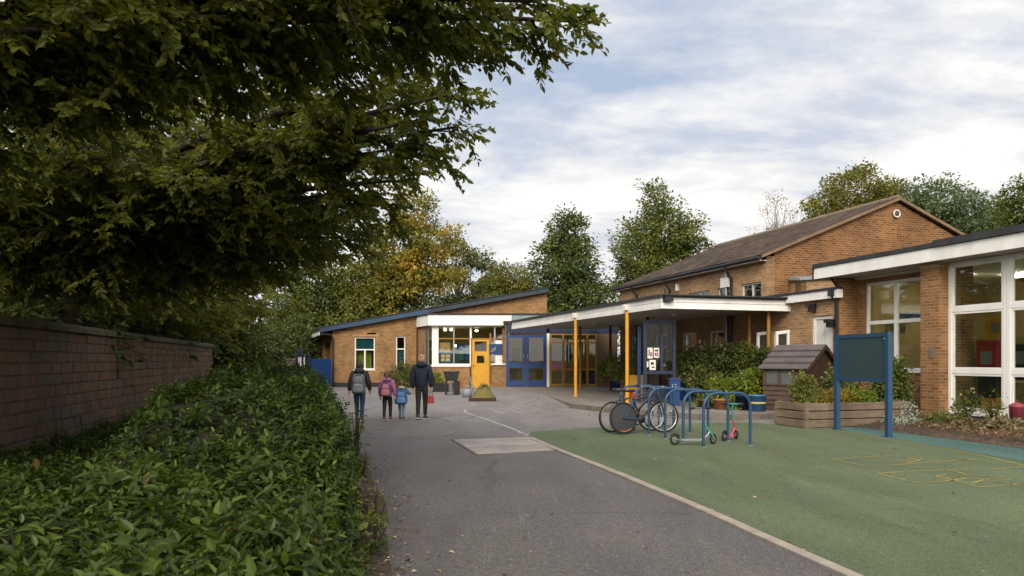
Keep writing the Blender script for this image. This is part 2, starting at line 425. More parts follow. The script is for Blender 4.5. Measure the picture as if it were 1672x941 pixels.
# hall roof: courses of tiles with moss
def tile_mat():
    m, nt, out = new_mat('roof_tiles')
    uv = nd(nt, 'TexCoord').outputs['UV']; ob = nd(nt, 'TexCoord').outputs['Object']
    br = nd(nt, 'TexBrick', {'Vector': uv, 'Color1': (.082, .057, .042, 1), 'Color2': (.046, .032, .025, 1), 'Mortar': (.03, .025, .02, 1), 'Scale': 1.0,
                             'Mortar Size': .012, 'Brick Width': .3, 'Row Height': .24})
    w = ramp(nt, noise(nt, ob, .9, 7, .7), [(.35, .65), (.65, 1.35)])
    c = mixc(nt, 1.0, br.outputs['Color'], w, 'MULTIPLY')
    moss = ramp(nt, noise(nt, ob, 2.6, 6, .7), [(.56, 0.0), (.68, .7)])
    c = mixc(nt, moss, c, (.15, .13, .09))
    b = nd(nt, 'BsdfPrincipled', {'Base Color': c, 'Roughness': .95, 'Specular IOR Level': .1})
    h = nd(nt, 'Math', {0: br.outputs['Fac'], 1: -1.0}, operation='MULTIPLY')
    nt.links.new(nd(nt, 'Bump', {'Height': h.outputs[0], 'Strength': .8, 'Distance': .03}).outputs[0], b.inputs['Normal'])
    nt.links.new(b.outputs[0], out.inputs[0]); return m
K['hallroof'] = tile_mat()

# =================================================================== GROUND
def sheet(name, poly, z, mat, org=None):
    b = MB(); b.face([(x, y, z(x, y) if callable(z) else z) for x, y in poly])
    return struct(b.build(name, mat))
g = MB(); g.face([(-900, -900, 0), (900, -900, 0), (900, 900, 0), (-900, 900, 0)]); struct(g.build('ground', K['grass']))
EDGE = [(-.05, 1.0), (-.3, 2.5), (-.86, 5.27), (-1.185, 6.84), (-1.73, 9.2), (-2.56, 12.24), (-3.82, 16.6), (-5.0, 20.5), (-6.5, 25.8), (-9.2, 34), (-13.5, 43)]
def edge_x(y):
    for (xa, ya), (xb, yb) in zip(EDGE, EDGE[1:]):
        if y <= yb: return xa + (xb-xa)*(y-ya)/(yb-ya)
    return EDGE[-1][0]
asp = [(0.0, -12), (16, -12), (16, 14), (14, 22), (8, 40), (2.2, 43), (-13.5, 43)] + EDGE[::-1][1:]
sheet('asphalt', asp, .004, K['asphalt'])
# green rubber surface
C1 = G(862, 714)
GE = [(3.6, -6), (2.95, 2.5), G(1390, 941), G(1280, 893), G(1150, 834), G(1010, 775), G(905, 733), C1, G(866, 706)]
# straighten: kerb line follows these points
green = GE[:1] + [(12, -6), (12, 11)] + [G(1672, 752), G(1490, 722), G(1375, 703), G(1290, 697), G(1240, 691), G(1160, 691), G(985, 698)] + GE[::-1][:-1]
sheet('play_surface', green, .008, K['green'])
tealp = [G(1360, 701), G(1375, 704), G(1490, 723), G(1672, 755), (8.1, 8.0), (9.9, 8.0), G(1672, 733), G(1440, 697)]
sheet('path', tealp, .012, K['teal'])
# soil bed by the classroom, gently humped
sb = MB(); rows = []
A0, A1 = G(1395, 698), G(1672, 734)
for i in range(81):
    t = i/80
    # from far end (planter side) to near end
    ax = A0[0] + (A1[0]-A0[0])*t*1.5; ay = A0[1] + (A1[1]-A0[1])*t*1.5
    if t < .2: v2, u2 = 15.5, 16.9 - 10*t*.55
    else: v2, u2 = 15.12, 15.8 - (t-.2)*8
    bx, by = S(v2, u2)
    row = []
    for j in range(29):
        q = j/28
        hgt = .016 + .13*math.sin(min(1, q*1.8)*math.pi/2) + random.uniform(-.022, .03)*(0 < j)
        row.append((ax+(bx-ax)*q + random.uniform(-.03, .03)*(j > 0), ay+(by-ay)*q, hgt + .03*math.sin(i*1.7+j*2.3)*(j > 0)))
    rows.append(row)
sb.grid(rows); struct(sb.build('flower_bed', K['soil']))
# soil strip along the hedge foot
sp = MB(); rows = []
for i in range(60):
    y = -4 + i*.52
    ex = edge_x(y)
    rows.append([(ex + .12*math.sin(i*.9)*.5 + (.02 if j == 0 else 0) - .55*j/5*2.2, y, .012 + .05*min(1, j/2) + random.uniform(-.012, .02)) for j in range(6)])
sp.grid([list(reversed(r)) for r in rows]); struct(sp.build('soil_strip', K['soil']))
# concrete edging along the green surface
def strip(b, pts, w, z, mi=0, off=0.0):
    n = len(pts)
    L = []; Rr = []
    for i in range(n):
        a = Vector(pts[max(0, i-1)]); c = Vector(pts[min(n-1, i+1)])
        d = (c-a).normalized(); nn = Vector((-d.y, d.x))
        p = Vector(pts[i])
        L.append(p + nn*(w/2+off)); Rr.append(p - nn*(w/2-off))
    for i in range(n-1):
        b.face([(Rr[i].x, Rr[i].y, z), (Rr[i+1].x, Rr[i+1].y, z), (L[i+1].x, L[i+1].y, z), (L[i].x, L[i].y, z)], mi)
kb = MB()
gp = GE[:-1]
# individual edging stones ~0.9 m with thin joints
def resample(pts, step):
    out = [Vector(pts[0])]; acc = 0
    for a, b in zip(pts, pts[1:]):
        a, b = Vector(a), Vector(b); L = (b-a).length; d = (b-a)/L; q = step-acc
        while q <= L:
            out.append(a + d*q); q += step
        acc = (L - (q-step))
    return out
rs = resample(gp, .9)
for a, b in zip(rs, rs[1:]):
    d = (b-a).normalized(); n = Vector((-d.y, d.x)); a2 = a + d*.006; b2 = b - d*.006
    w = .055; j = random.uniform(-.004, .004)
    kb.prism([tuple(a2-n*w+n*j), tuple(b2-n*w+n*j), tuple(b2+n*w+n*j), tuple(a2+n*w+n*j)], -.05, .022+j)
struct(kb.build('kerb_edging', K['kerb']))
# raised patio under the canopy with its kerb, and a ramp of asphalt on the left
PZ = .14
patio = [G(934, 667), G(1006, 675), S(10.2, 16.45), S(11.6, 16.5), S(15.0, 16.8), S(15.0, 37.5), (2.9, 40.5), (-.4, 40.5), (-.4, 38.6), (1.3, 30)]
pb = MB(); pb.prism(patio, -.02, PZ); struct(pb.build('patio', K['patio']))
kk = MB()
front = [patio[9], patio[0], patio[1], patio[2], patio[3], patio[4]]
rs = resample(front[1:], .91)
for a, b in zip(rs, rs[1:]):
    d = (b-a).normalized(); n = Vector((-d.y, d.x)); a2 = a + d*.004; b2 = b - d*.004
    kk.prism([tuple(a2-n*.075), tuple(b2-n*.075), tuple(b2+n*.05), tuple(a2+n*.05)], -.05, PZ+.012)
struct(kk.build('kerb', K['kerbdark']))
rm = MB()
ra = [G(934, 667), (1.3, 30), (-.4, 38.6)]; rb = [(1.35, 23.9), (-1.2, 30), (-3.2, 38.6)]
for i in range(2):
    rm.face([rb[i]+(.003,), ra[i]+(PZ+.003 if i else .02,), ra[i+1]+(PZ+.003,), rb[i+1]+(.003,)])
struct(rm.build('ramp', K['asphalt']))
# painted lines
ln = MB()
def pline(pts, w): strip(ln, [G(*p) for p in pts], w, .009)
pline([(862, 712), (848, 706), (838, 701), (790, 684), (768, 677), (758, 672), (760, 669.5), (772, 668), (800, 667.4), (884, 669)], .07)
pline([(560, 714), (600, 713), (680, 711.5), (725, 709.5), (740, 706.5), (730, 704.3), (690, 703.6), (640, 704.5), (575, 706.5)], .035)
pline([(570, 720), (640, 717.5)], .03)
pline([(690, 679), (715, 682), (740, 686)], .04); pline([(660, 684), (690, 680)], .05)
pline([(800, 668), (822, 676)], .045); pline([(830, 668.5), (856, 677)], .045); pline([(770, 660), (776, 662.5)], .06)
pline([(540, 665), (610, 664.5)], .05); pline([(575, 694), (562, 700)], .03); pline([(640, 708.5), (700, 707.5)], .03)
struct(ln.build('ground_marking', K['whiteline']))
ly = MB()
def yline(pts, w=.028): strip(ly, [G(*p) for p in pts], w, .012)
yline([(1360, 751), (1412, 762.5), (1470, 760), (1560, 753), (1600, 751)]); yline([(1360, 751), (1420, 747.5), (1468, 744.5)])
yline([(1412, 752), (1450, 755.5), (1505, 751)]); yline([(1482, 751), (1507, 748.5), (1500, 753), (1480, 757)]); yline([(1482, 763), (1510, 764)])
yline([(1433, 775), (1496, 789.5), (1540, 787.5), (1580, 782)]); yline([(1433, 775), (1480, 771), (1582, 767.5)])
yline([(1527, 779), (1560, 786), (1598, 797), (1660, 792.5), (1600, 783), (1527, 779)]); yline([(1527, 779), (1545, 775.5), (1580, 777), (1560, 771), (1537, 768)])
yline([(1585, 791), (1606, 785)]); yline([(1610, 783), (1652, 785)]); yline([(1620, 767), (1690, 762)]); yline([(1360, 703.5), (1430, 714), (1490, 724), (1600, 744), (1700, 768)], .03)
yline([(1540, 755), (1590, 751)]); yline([(1650, 793), (1662, 794)]); yline([(1580, 777), (1640, 780)])
struct(ly.build('hopscotch_marking', K['yellowline']))
# drain cover panel: weathered slabs in a frame
dq = [G(741, 719), G(868, 714.5), G(905, 737), G(781, 743.5)]
dv = [Vector(p) for p in dq]
dc = MB()
cv = thing('access_cover', 'long pale slab cover set flush in the asphalt beside the green surface', 'access cover', tuple((dv[0]+dv[2])/2) + (0,))
def lerp(a, b, t): return a + (b-a)*t
for i in range(5):
    t0, t1 = i/5+.006, (i+1)/5-.006
    a, b = lerp(dv[0], dv[3], t0), lerp(dv[1], dv[2], t0); c, e = lerp(dv[1], dv[2], t1), lerp(dv[0], dv[3], t1)
    dc.prism([tuple(e), tuple(c), tuple(b), tuple(a)], -.02, .012 + random.uniform(0, .006))
dc.build('slab', M('slab_weathered', (.36, .32, .28), .85, .4, 1.2, .3, 40, col2=(.2, .175, .155)), cv)
df = MB()
for a, b in ((0, 1), (1, 2), (2, 3), (3, 0)):
    d = (dv[b]-dv[a]).normalized(); n = Vector((-d.y, d.x))
    df.prism([tuple(dv[a]-n*.0-d*.04), tuple(dv[a]+n*.05-d*.04), tuple(dv[b]+n*.05+d*.04), tuple(dv[b]-n*.0+d*.04)][::-1], -.02, .016)
df.build('frame', K['kerbdark'], cv)

# =================================================================== helpers for windows
def win(parent, p0, p1, s0, s1, z0, z1, dep, mat, glass, fw=.06, mull=(), trans=(), sub=(), name='window', fd=.07, sill=None):
    """frame with bars; sub = extra bars (s0,s1,z) / pane child"""
    b = MB()
    b.wbox(p0, p1, s0, s0+fw, dep, dep+fd, z0, z1); b.wbox(p0, p1, s1-fw, s1, dep, dep+fd, z0, z1)
    b.wbox(p0, p1, s0+fw, s1-fw, dep, dep+fd, z0, z0+fw); b.wbox(p0, p1, s0+fw, s1-fw, dep, dep+fd, z1-fw, z1)
    for q, w in mull: b.wbox(p0, p1, q-w/2, q+w/2, dep+.003, dep+fd-.003, z0+fw, z1-fw)
    ms = [s0+fw/2] + [q for q, w in mull] + [s1-fw/2]
    for z, w in trans:
        b.wbox(p0, p1, s0+fw, s1-fw, dep+.006, dep+fd-.006, z-w/2, z+w/2)
    if sill: b.wbox(p0, p1, s0-.05, s1+.05, dep-sill, dep+fd, z0-.05, z0-.002)
    o = b.build(name, mat, parent)
    gl = MB(); gl.wbox(p0, p1, s0+fw*.5, s1-fw*.5, dep+fd*.45, dep+fd*.55, z0+fw*.5, z1-fw*.5)
    gl.build('pane', glass, o)
    return o
def P2(px, Y): return ((px-CX)*Y/F, Y)

# =================================================================== LEFT BLOCK (low brick block with a mono pitch roof)
LY = 42.0; BY = 40.0
xl, xr = (543-CX)*LY/F, 2.0
LB = thing('school_block', 'low brick school block with sloping dark blue roof edge and glazed white bay', 'school building', (-4.1, 42, 0))
b = MB()
p0, p1 = (xl, LY), (xr, LY)
topL = lambda s: 3.22 + (5.38-3.22)*s/(xr-xl)
sx = lambda px: (px-CX)*LY/F - xl
wa = (sx(578.5), sx(612), 1.0, 2.86); wb = (sx(646), sx(661.5), .82, 2.9)
bx0, bx1 = sx(684), sx(834)
b.wall(p0, p1, 0, topL, .3, [wa, wb, (bx0+.1, bx1-.1, .0, 3.3)])
lp = (xl-1.58*1.3, LY+4*1.3)
b.wall(lp, p0, 0, lambda s: 3.22, .3, [(2.2, 4.4, .95, 2.6)])
b.wall((xr, LY+.302), (xr, LY+5.2), 0, 5.38, .3)
b.wall((xr, LY+5.2), (lp[0], LY+5.2), 0, lambda s: 5.36 - 2.14*s/(xr-lp[0]), .3)
b.build('wall', K['brick'], LB)
pl = MB(); pl.wbox(p0, p1, -.02, bx0, -.025, .0, 0, .26); pl.build('plinth', K['black'], LB)
# roof slab with fascia
rf = MB()
xe = xl - .62
def rz(x): return 3.22 + (x-xl)*(5.38-3.22)/(xr-xl)
ye0, ye1 = LY-.35, LY+5.5
rx = xr + .08
a = [(xe, ye0), (rx, ye0), (rx, ye1), (xe-2.1, ye1)]
rf.hexa([(x, y, rz(max(x, xe))+.02) for x, y in a], [(x, y, rz(max(x, xe))+.26) for x, y in a])
r1 = rf.build('roof', K['slate'], LB)
fs = MB()
fx = (700-CX)*LY/F
fs.hexa([(xe-.02, ye0-.03, rz(xe)), (fx, ye0-.03, rz(fx)), (fx, ye0-.003, rz(fx)), (xe-.02, ye0-.003, rz(xe))],
        [(xe-.02, ye0-.03, rz(xe)+.24), (fx, ye0-.03, rz(fx)+.24), (fx, ye0-.003, rz(fx)+.24), (xe-.02, ye0-.003, rz(xe)+.24)])
fs.hexa([(fx+.003, ye0-.028, rz(fx)), (rx, ye0-.028, rz(rx)), (rx, ye0-.003, rz(rx)), (fx+.003, ye0-.003, rz(fx))],
        [(fx+.003, ye0-.028, rz(fx)+.22), (rx, ye0-.028, rz(rx)+.22), (rx, ye0-.003, rz(rx)+.22), (fx+.003, ye0-.003, rz(fx)+.22)], 1)
fs.build('fascia', [K['bluefascia'], K['slate']], r1)
ft = MB(); ft.hexa([(x, y, rz(max(x, xe))+.262) for x, y in [(xe-.05, ye0-.06), (rx+.02, ye0-.06), (rx+.02, ye0+.2), (xe-.05, ye0+.2)]],
                   [(x, y, rz(max(x, xe))+.31) for x, y in [(xe-.05, ye0-.06), (rx+.02, ye0-.06), (rx+.02, ye0+.2), (xe-.05, ye0+.2)]])
ft.build('verge_trim', K['felt'], r1)
ev = MB(); ev.hexa([(xe-.06, ye0, rz(xe)-.16), (xe-.02, ye0, rz(xe)-.16), (xe-2.12, ye1, rz(xe)-.16), (xe-2.16, ye1, rz(xe)-.16)],
                   [(xe-.06, ye0, rz(xe)+.04), (xe-.02, ye0, rz(xe)+.04), (xe-2.12, ye1, rz(xe)+.04), (xe-2.16, ye1, rz(xe)+.04)])
ev.face([(xe-.02, ye0, rz(xe)-.02), (xl+.02, LY-.001, rz(xe)-.02), (lp[0], lp[1], rz(xe)-.02), (xe-1.8, lp[1], rz(xe)-.02)])
ev.build('eaves_board', K['whiteold'], r1)
win(LB, p0, p1, *wa, .08, K['white'], K['glass'], .075, [], [(2.14, .07)], sill=.12)
m = MB(); sm = (wa[0]+wa[1])/2; m.wbox(p0, p1, sm-.04, sm+.04, .085, .145, 1.07, 2.1); m.build('mullion', K['white'], LB)
win(LB, p0, p1, *wb, .08, K['white'], K['glass'], .065, [], [(2.18, .06)])
cu = MB()
for i in range(14):
    q = wa[0]+.05+i*(wa[1]-wa[0]-.1)/14
    cu.wbox(p0, p1, q, q+.075, .2+.02*(i % 2), .23+.02*(i % 2), 2.16, 2.84)
cu.build('curtain', K['curtain'], LB); cu = MB()
for i in range(5):
    q = wb[0]+.05+i*.09
    cu.wbox(p0, p1, q, q+.085, .2+.02*(i % 2), .23+.02*(i % 2), .9, 2.1)
cu.build('curtain', K['curtain'], LB)
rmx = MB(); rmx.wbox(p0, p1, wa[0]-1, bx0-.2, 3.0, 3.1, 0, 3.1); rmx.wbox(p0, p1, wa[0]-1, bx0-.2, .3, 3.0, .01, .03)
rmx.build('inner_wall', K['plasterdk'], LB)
lt = MB(); lt.wbox(p0, p1, wa[0]+.02, wa[1]-.3, .6, .64, 1.0, 2.05); lt.build('wall_display', M('lime_display', (.5, .5, .05), .7), LB)
lt = MB(); lt.wbox(p0, p1, wb[0], wb[1], 2.95, 2.99, 2.3, 2.7); lt.build('wall_display', K['yellowold'], LB)
lc = MB(); 
for px_ in (604, 618): lc.wbox(p0, p1, sx(px_)-.35-.3*(px_ > 610), sx(px_)+.35-.3*(px_ > 610), -.012, -.002, 3.02, 3.1)
lc.wbox(p0, p1, wa[0]-.1, wa[1]+.25, -.012, -.002, 2.9, 3.0)
lc.build('lintel', M('brick_lintel', (.42, .23, .1), .85, .3, 5), LB)
dp = MB(); q = sx(540)+.28; X0 = xl-.02
dp.tube([(xe-.02, LY-.3, rz(xe)-.1), (xl-.1, LY-.12, 3.0), (xl+.06, LY-.07, 2.8), (xl+.06, LY-.07, .05)], .045, 8)
dp.build('drainpipe', K['black'], LB)
dp = MB(); xx = sx(681)+xl; dp.tube([(xx, LY-.06, rz(xx)-.05), (xx, LY-.06, 1.2), (xx, LY-.06, .6)], .04, 8)
dp.build('drainpipe', K['brownpost'], LB)
# ---- bay
yb = BY
bl = ((705-CX)*BY/F, BY); br = ((832-CX)*BY/F, BY); wl = ((683-CX)*LY/F, LY); wr = ((832-CX)*BY/F, LY)
sill = 1.28; head = 3.42
bw = MB()
sb_ = lambda px: (px-CX)*BY/F - bl[0]
d0, d1 = sb_(771), sb_(798.5)
bw.wall(bl, br, 0, sill-.08, .25, [(d0-.02, d1+.02, 0, 3)])
bw.wall(wl, bl, 0, sill-.08, .25)
bw.wall((br[0], BY+.252), wr, 0, head, .25)
bw.wbox(bl, br, sb_(820), sb_(829.5), .02, .22, sill, head)
bw.wall(wl, ((693-CX)*41.05/F, 41.05), sill-.08, head, .25)
bw.build('bay_wall', K['brick'], LB)
# bay fascia & roof
fa = MB()
o = .3
fpts = [(wl[0]-.12, LY-.02), (bl[0]-.16, BY-o), (br[0]+.12, BY-o), (br[0]+.12, LY-.02)]
fa.prism([fpts[0], fpts[1], fpts[2], fpts[3]], head, head+.56)
fo = fa.build('bay_fascia', K['white'], LB)
fb = MB(); fb.prism([(fpts[0][0]-.04, LY-.02), (fpts[1][0]-.05, BY-o-.04), (fpts[2][0]+2.4, BY-o-.04), (fpts[2][0]+2.4, LY-.02)], head+.562, head+.65)
fb.build('bay_roof', K['felt'], LB)
# bay glazing: white corner post, bars
gz = MB()
def vb(px0, px1, z0, z1, mi=0, n0=0.0, n1=.09): gz.wbox(bl, br, sb_(px0), sb_(px1), n0, n1, z0, z1, mi)
vb(705.3, 716, sill, head-.002, 0, -.002, .12)                 # wide white post
vb(767, 770.3, .02, head-.004); vb(799.5, 802, .3, head-.4, 2); vb(809, 820, sill, 2.62, 0)
vb(716, 767, sill, sill+.07); vb(802, 830, sill-.004, sill+.08, 0, -.03, .1)
vb(705.3, 767, sill-.1, sill-.003, 0, -.05, .1)
vb(716, 822, 2.68, 2.74, 2, -.003, .09); vb(740, 742, sill+.07, head-.006, 3, .01, .08); vb(716, 820, head-.06, head-.001, 0, .004, .09)
vb(806.5, 809, sill+.05, 3.36, 3); vb(829.6, 831.5, .1, head-.008, 0, -.01, .1)
gz.wbox(wl, bl, 1.0, 1.06, 0, .08, sill, head-.01, 3); gz.wbox(wl, bl, 1.55, 1.6, 0, .08, sill, head-.01, 3); gz.wbox(wl, bl, .9, 2.0, 0, .08, 2.66, 2.72, 3)
gz.wbox(wl, bl, 0.2, 2.1, -.03, .1, sill-.09, sill-.003, 0)
bf = gz.build('bay_window', [K['white'], K['white'], K['yellowold'], K['grey']], LB)
gg = MB(); gg.wbox(bl, br, sb_(716), d0-.1, .04, .05, sill, head); gg.wbox(bl, br, d0-.05, sb_(820), .04, .05, 2.74, head); gg.wbox(bl, br, d1+.1, sb_(809), .04, .05, sill, 2.7)
gg.wbox(wl, bl, .9, 2.05, .04, .05, sill, head)
gg.build('pane', K['glass'], bf)
# yellow door
yd = MB()
yd.wbox(bl, br, d0, d0+.13, .0, .06, .03, 2.66); yd.wbox(bl, br, d1-.13, d1, .0, .06, .03, 2.66)
yd.wbox(bl, br, d0+.13, d1-.13, .0, .06, .03, 1.38); yd.wbox(bl, br, d0+.13, d1-.13, .0, .06, 1.78, 2.02); yd.wbox(bl, br, d0+.13, d1-.13, .0, .06, 2.56, 2.66)
yd.wbox(bl, br, d0+.13, d0+.25, .002, .058, 1.38, 1.78); yd.wbox(bl, br, d1-.25, d1-.13, .002, .058, 1.38, 1.78)
yd.wbox(bl, br, d0+.16, d1-.16, -.012, -.001, .3, 1.2); 
ydo = yd.build('door', K['yellow'], LB)
t = MB(); t.wbox(bl, br, d0+.13, d1-.13, .03, .035, 1.38, 2.56); t.build('pane', K['glassdk'], ydo)
t = MB(); t.wbox(bl, br, d0+.06, d0+.1, -.06, -.0, 1.18, 1.3); t.build('handle', K['black'], ydo)
t = MB(); t.wbox(bl, br, d0-.08, d0-.012, -.01, .1, .02, 2.68); t.wbox(bl, br, d1+.012, d1+.08, -.01, .1, .02, 2.68); t.build('door_frame', K['yellowold'], ydo)
# blue notice board on the bay
t = MB(); t.wbox(bl, br, sb_(799)+.0, sb_(820), -.09, -.02, 1.86, 2.42)
nb = t.build('notice_board', K['blue'], LB)
nm_ = M('notice_marks', (.5, .35, .1), .7)
for i in range(7):
    t = MB(); a_ = random.uniform(.15, .75); z_ = random.uniform(1.98, 2.25)
    t.wbox(bl, br, sb_(799)+a_*.6, sb_(799)+a_*.6+.05, -.096, -.091, z_, z_+.05); t.build('notice', nm_, nb)
# inside the bay: posters, lit ceiling, back wall
ins = MB(); ins.wbox(bl, br, -.6, sb_(830), 3.4, 3.5, 0, 3.4); ins.wbox(bl, br, -.6, sb_(830), .3, 3.4, .01, .04); ins.build('inner_wall', K['plaster'], LB)
cl = MB(); cl.wbox(bl, br, .05, sb_(828), .12, 3.4, 3.36, 3.41); cl.build('ceiling', K['ceil'], LB)
pcol = [M('poster_orange', (.9, .26, .05), .6, .5, 9, col2=(.85, .55, .3)), M('poster_teal', (.08, .4, .45), .6, .5, 8, col2=(.5, .4, .1)), M('poster_blue', (.02, .1, .3), .6)]
t = MB(); t.wbox(bl, br, sb_(718), sb_(735), .06, .075, 2.0, 2.5, 0); t.build('poster', pcol[:1], LB)
t = MB(); t.wbox(bl, br, sb_(717), sb_(738), .06, .075, 1.36, 1.96, 2); t.wbox(bl, br, sb_(719.5), sb_(735.5), .052, .059, 1.44, 1.9, 1)
for i in range(4):
    cx_ = sb_(723 + 8*(i % 2)); cz_ = 1.56 + .2*(i//2)
    t.wbox(bl, br, cx_-.09, cx_+.09, .046, .051, cz_-.06, cz_+.07, 0)
t.build('poster', pcol, LB)
t = MB()
t.wbox(bl, br, sb_(742), sb_(767), 1.2, 1.25, 1.5, 2.4, 0); t.wbox(bl, br, sb_(743), sb_(755), .9, .95, 1.3, 2.1, 1); t.wbox(bl, br, sb_(750), sb_(769), .7, 1.1, .8, 1.55, 2)
t.build('display_screen', [pcol[2], M('screen_green', (.05, .22, .17), .6, .4, 3), K['black']], LB)
for px_, z_ in ((723, 3.25), (733, 3.25), (727, 2.2), (741, 2.35), (776, 3.2)):
    t = MB(); t.ell((bl[0]+sb_(px_), BY+1.4, z_), (.09, .09, .06), 10, 6); t.build('ceiling_lamp', K['lamp'], LB)

# =================================================================== ENTRANCE LOBBY between block and hall
EY = 38.6
EN = thing('entrance_lobby', 'entrance lobby with blue glazed double doors and ochre framed screen under the canopy', 'building entrance', (2, EY, 0))
e0, e1 = (-.36, EY), (5.6, EY)
es = lambda px: (px-CX)*EY/F - e0[0]
w_ = MB(); w_.wbox(e0, e1, -.0, es(826), 0, .25, 0, 3.45); w_.wbox(e0, e1, es(893), es(897), 0, .25, 0, 3.3, 1); w_.wbox(e0, e1, es(826), 5.9, 0, .25, 2.95, 3.38, 2)
w_.wbox(e0, e1, es(975), 5.9, .02, .27, 0.14, 2.94, 3)
w_.build('wall', [K['brick'], K['white'], K['bluedark'], M('lobby_board', (.12, .075, .04), .7, .3, 1)], EN)
t = MB(); t.prism([(e0[0]-.1, EY-.1), (e1[0]+.5, EY-.1), (e1[0]+.5, 42), (e0[0]-.1, 42)], 3.46, 3.6); t.build('roof', K['felt'], EN)
for px_ in (840, 880, 920, 955):  # lamps added to light and warm the lobby interior
    t = MB(); t.ell((P2(px_, EY)[0], EY+1.6, 3.1), (.16, .16, .06), 12, 6); t.build('ceiling_lamp', K['lamp'], EN)
t = MB(); t.wbox(e0, e1, 0, 5.9, 3.2, 3.3, .1, 3.4); t.wbox(e0, e1, 0, 5.9, .3, 3.2, .141, .16); t.build('inner_wall', K['plaster'], EN)
def door_leaf(a_, b_, hside):
    t = MB(); z0, z1 = .17, 2.86; st = .15
    t.wbox(e0, e1, a_, a_+st, .03, .1, z0, z1); t.wbox(e0, e1, b_-st, b_, .03, .1, z0, z1)
    for q0, q1 in ((z0, z0+.3), (1.12, 1.42), (z1-.14, z1)): t.wbox(e0, e1, a_+st, b_-st, .03, .1, q0, q1)
    d = t.build('door', K['blue'], EN)
    t = MB(); t.wbox(e0, e1, a_+st, b_-st, .06, .07, z0+.3, z1-.14); t.build('pane', K['glassdk'], d)
    t = MB(); hx = e0[0] + (b_-.07 if hside else a_+.07)
    t.tube([(hx, EY+.03, 1.5), (hx, EY-.05, 1.52), (hx, EY-.05, 1.83), (hx, EY+.03, 1.85)], .018, 6); t.build('handle', K['grey'], d)
door_leaf(es(826.5), es(857.5), True); door_leaf(es(859), es(892), False)
# ochre screen
t = MB()
for px0, px1 in ((897.5, 900.5), (918, 921), (936, 939), (957, 961), (972, 975)): t.wbox(e0, e1, es(px0), es(px1), 0, .1, .16, 2.92)
for a_, b_ in ((900.5, 918), (921, 936), (939, 957), (961, 972)):
    for q0, q1 in ((.16, .3), (1.0, 1.1), (2.42, 2.5), (2.86, 2.92)): t.wbox(e0, e1, es(a_), es(b_), .005, .095, q0, q1)
sc_ = t.build('glazed_screen', K['yellowold'], EN)
t = MB(); t.wbox(e0, e1, es(898), es(975), .04, .05, .2, 2.9); t.build('pane', K['glassdk'], sc_)
t = MB(); t.wbox(e0, e1, es(900.5), es(918), .02, .08, 1.1, 1.42); t.build('panel', K['mauve'], sc_)
t = MB(); 
for a_, b_, n0_, z0_, z1_, mt_ in ((900, 940, 2.2, 1.5, 2.3, 'curtain'), (836, 850, 1.6, 1.5, 2.2, 'brownpost'), (868, 880, 2.6, 1.7, 2.3, 'curtain')):
    t = MB(); t.wbox(e0, e1, es(a_), es(b_), n0_, n0_+.05, z0_, z1_); t.build('wall_display', K[mt_], EN)
# sloping glass light above the link
t = MB(); zz0, zz1 = 3.3, 3.96
q = [(br[0]+.13, 37.0), (2.2, 38.0), (2.2, 41.9), (br[0]+.13, 41.9)]
t.face([(q[0][0], 38.9, 3.47), (q[1][0], 38.9, 3.52), (q[2][0], 39.6, 3.95), (q[3][0], 39.6, 3.95)]); t.build('roof_glass', M('roof_glazing', (.16, .22, .2), .25, .4, 1.5), EN)
# =================================================================== HALL (pitched roof)
HU0, HU1, HV, HW = 20.8, 32.1, 15.0, 25.4
EA, RI = 4.98, 7.1
HM = (HV+HW)/2 + .1
HL = thing('school_hall', 'tall brick hall with mossy pitched tile roof and brown gable', 'school hall', S(18, 25)+(0,))
p0, p1 = (HV, HU1), (HV, HU0)
su = lambda u: HU1-u
ups = [(su(22.25), su(21.1)), (su(23.75), su(22.95)), (su(25.75), su(24.25)), (su(28.2), su(26.9))]
los = [(su(24.3), su(23.2)), (su(26.35), su(25.2)), (su(28.6), su(27.6)), (su(31), su(30))]
b = MB(SCHOOL)
b.wall(p0, p1, 0, EA, .3, [(a, c, 3.35, 4.18) for a, c in ups] + [(a, c, 1.0, 2.62) for a, c in los])
b.build('wall', K['brickhall'], HL)
b = MB(SCHOOL)
def gtop(s): 
    v = HV+s
    return EA + (RI-EA)*(1-abs(v-HM)/(HM-HV)) if v < HM else RI - (RI-EA)*(v-HM)/(HW-HM)
for a, c in ((HV+.3, HM), (HM, HW)):
    b.wall((a, HU0), (c, HU0), 0, (lambda s, a=a: gtop(s+a-HV)), .3)
b.box(HV+.001, HU0, 0, HV+.299, HU0+.3, EA-.002)
b.box(HW-.3, HU0+.31, 0, HW, HU1, EA)
for a, c in ((HM, HV), (HW, HM)):
    b.wall((c if a > c else c, HU1), (a, HU1), 0, EA, .3) if False else None
b.face([(HW, HU1, 0), (HV, HU1, 0), (HV, HU1, EA), (HM, HU1, RI), (HW, HU1, EA)])
b.build('gable_wall', K['brickgable'], HL)
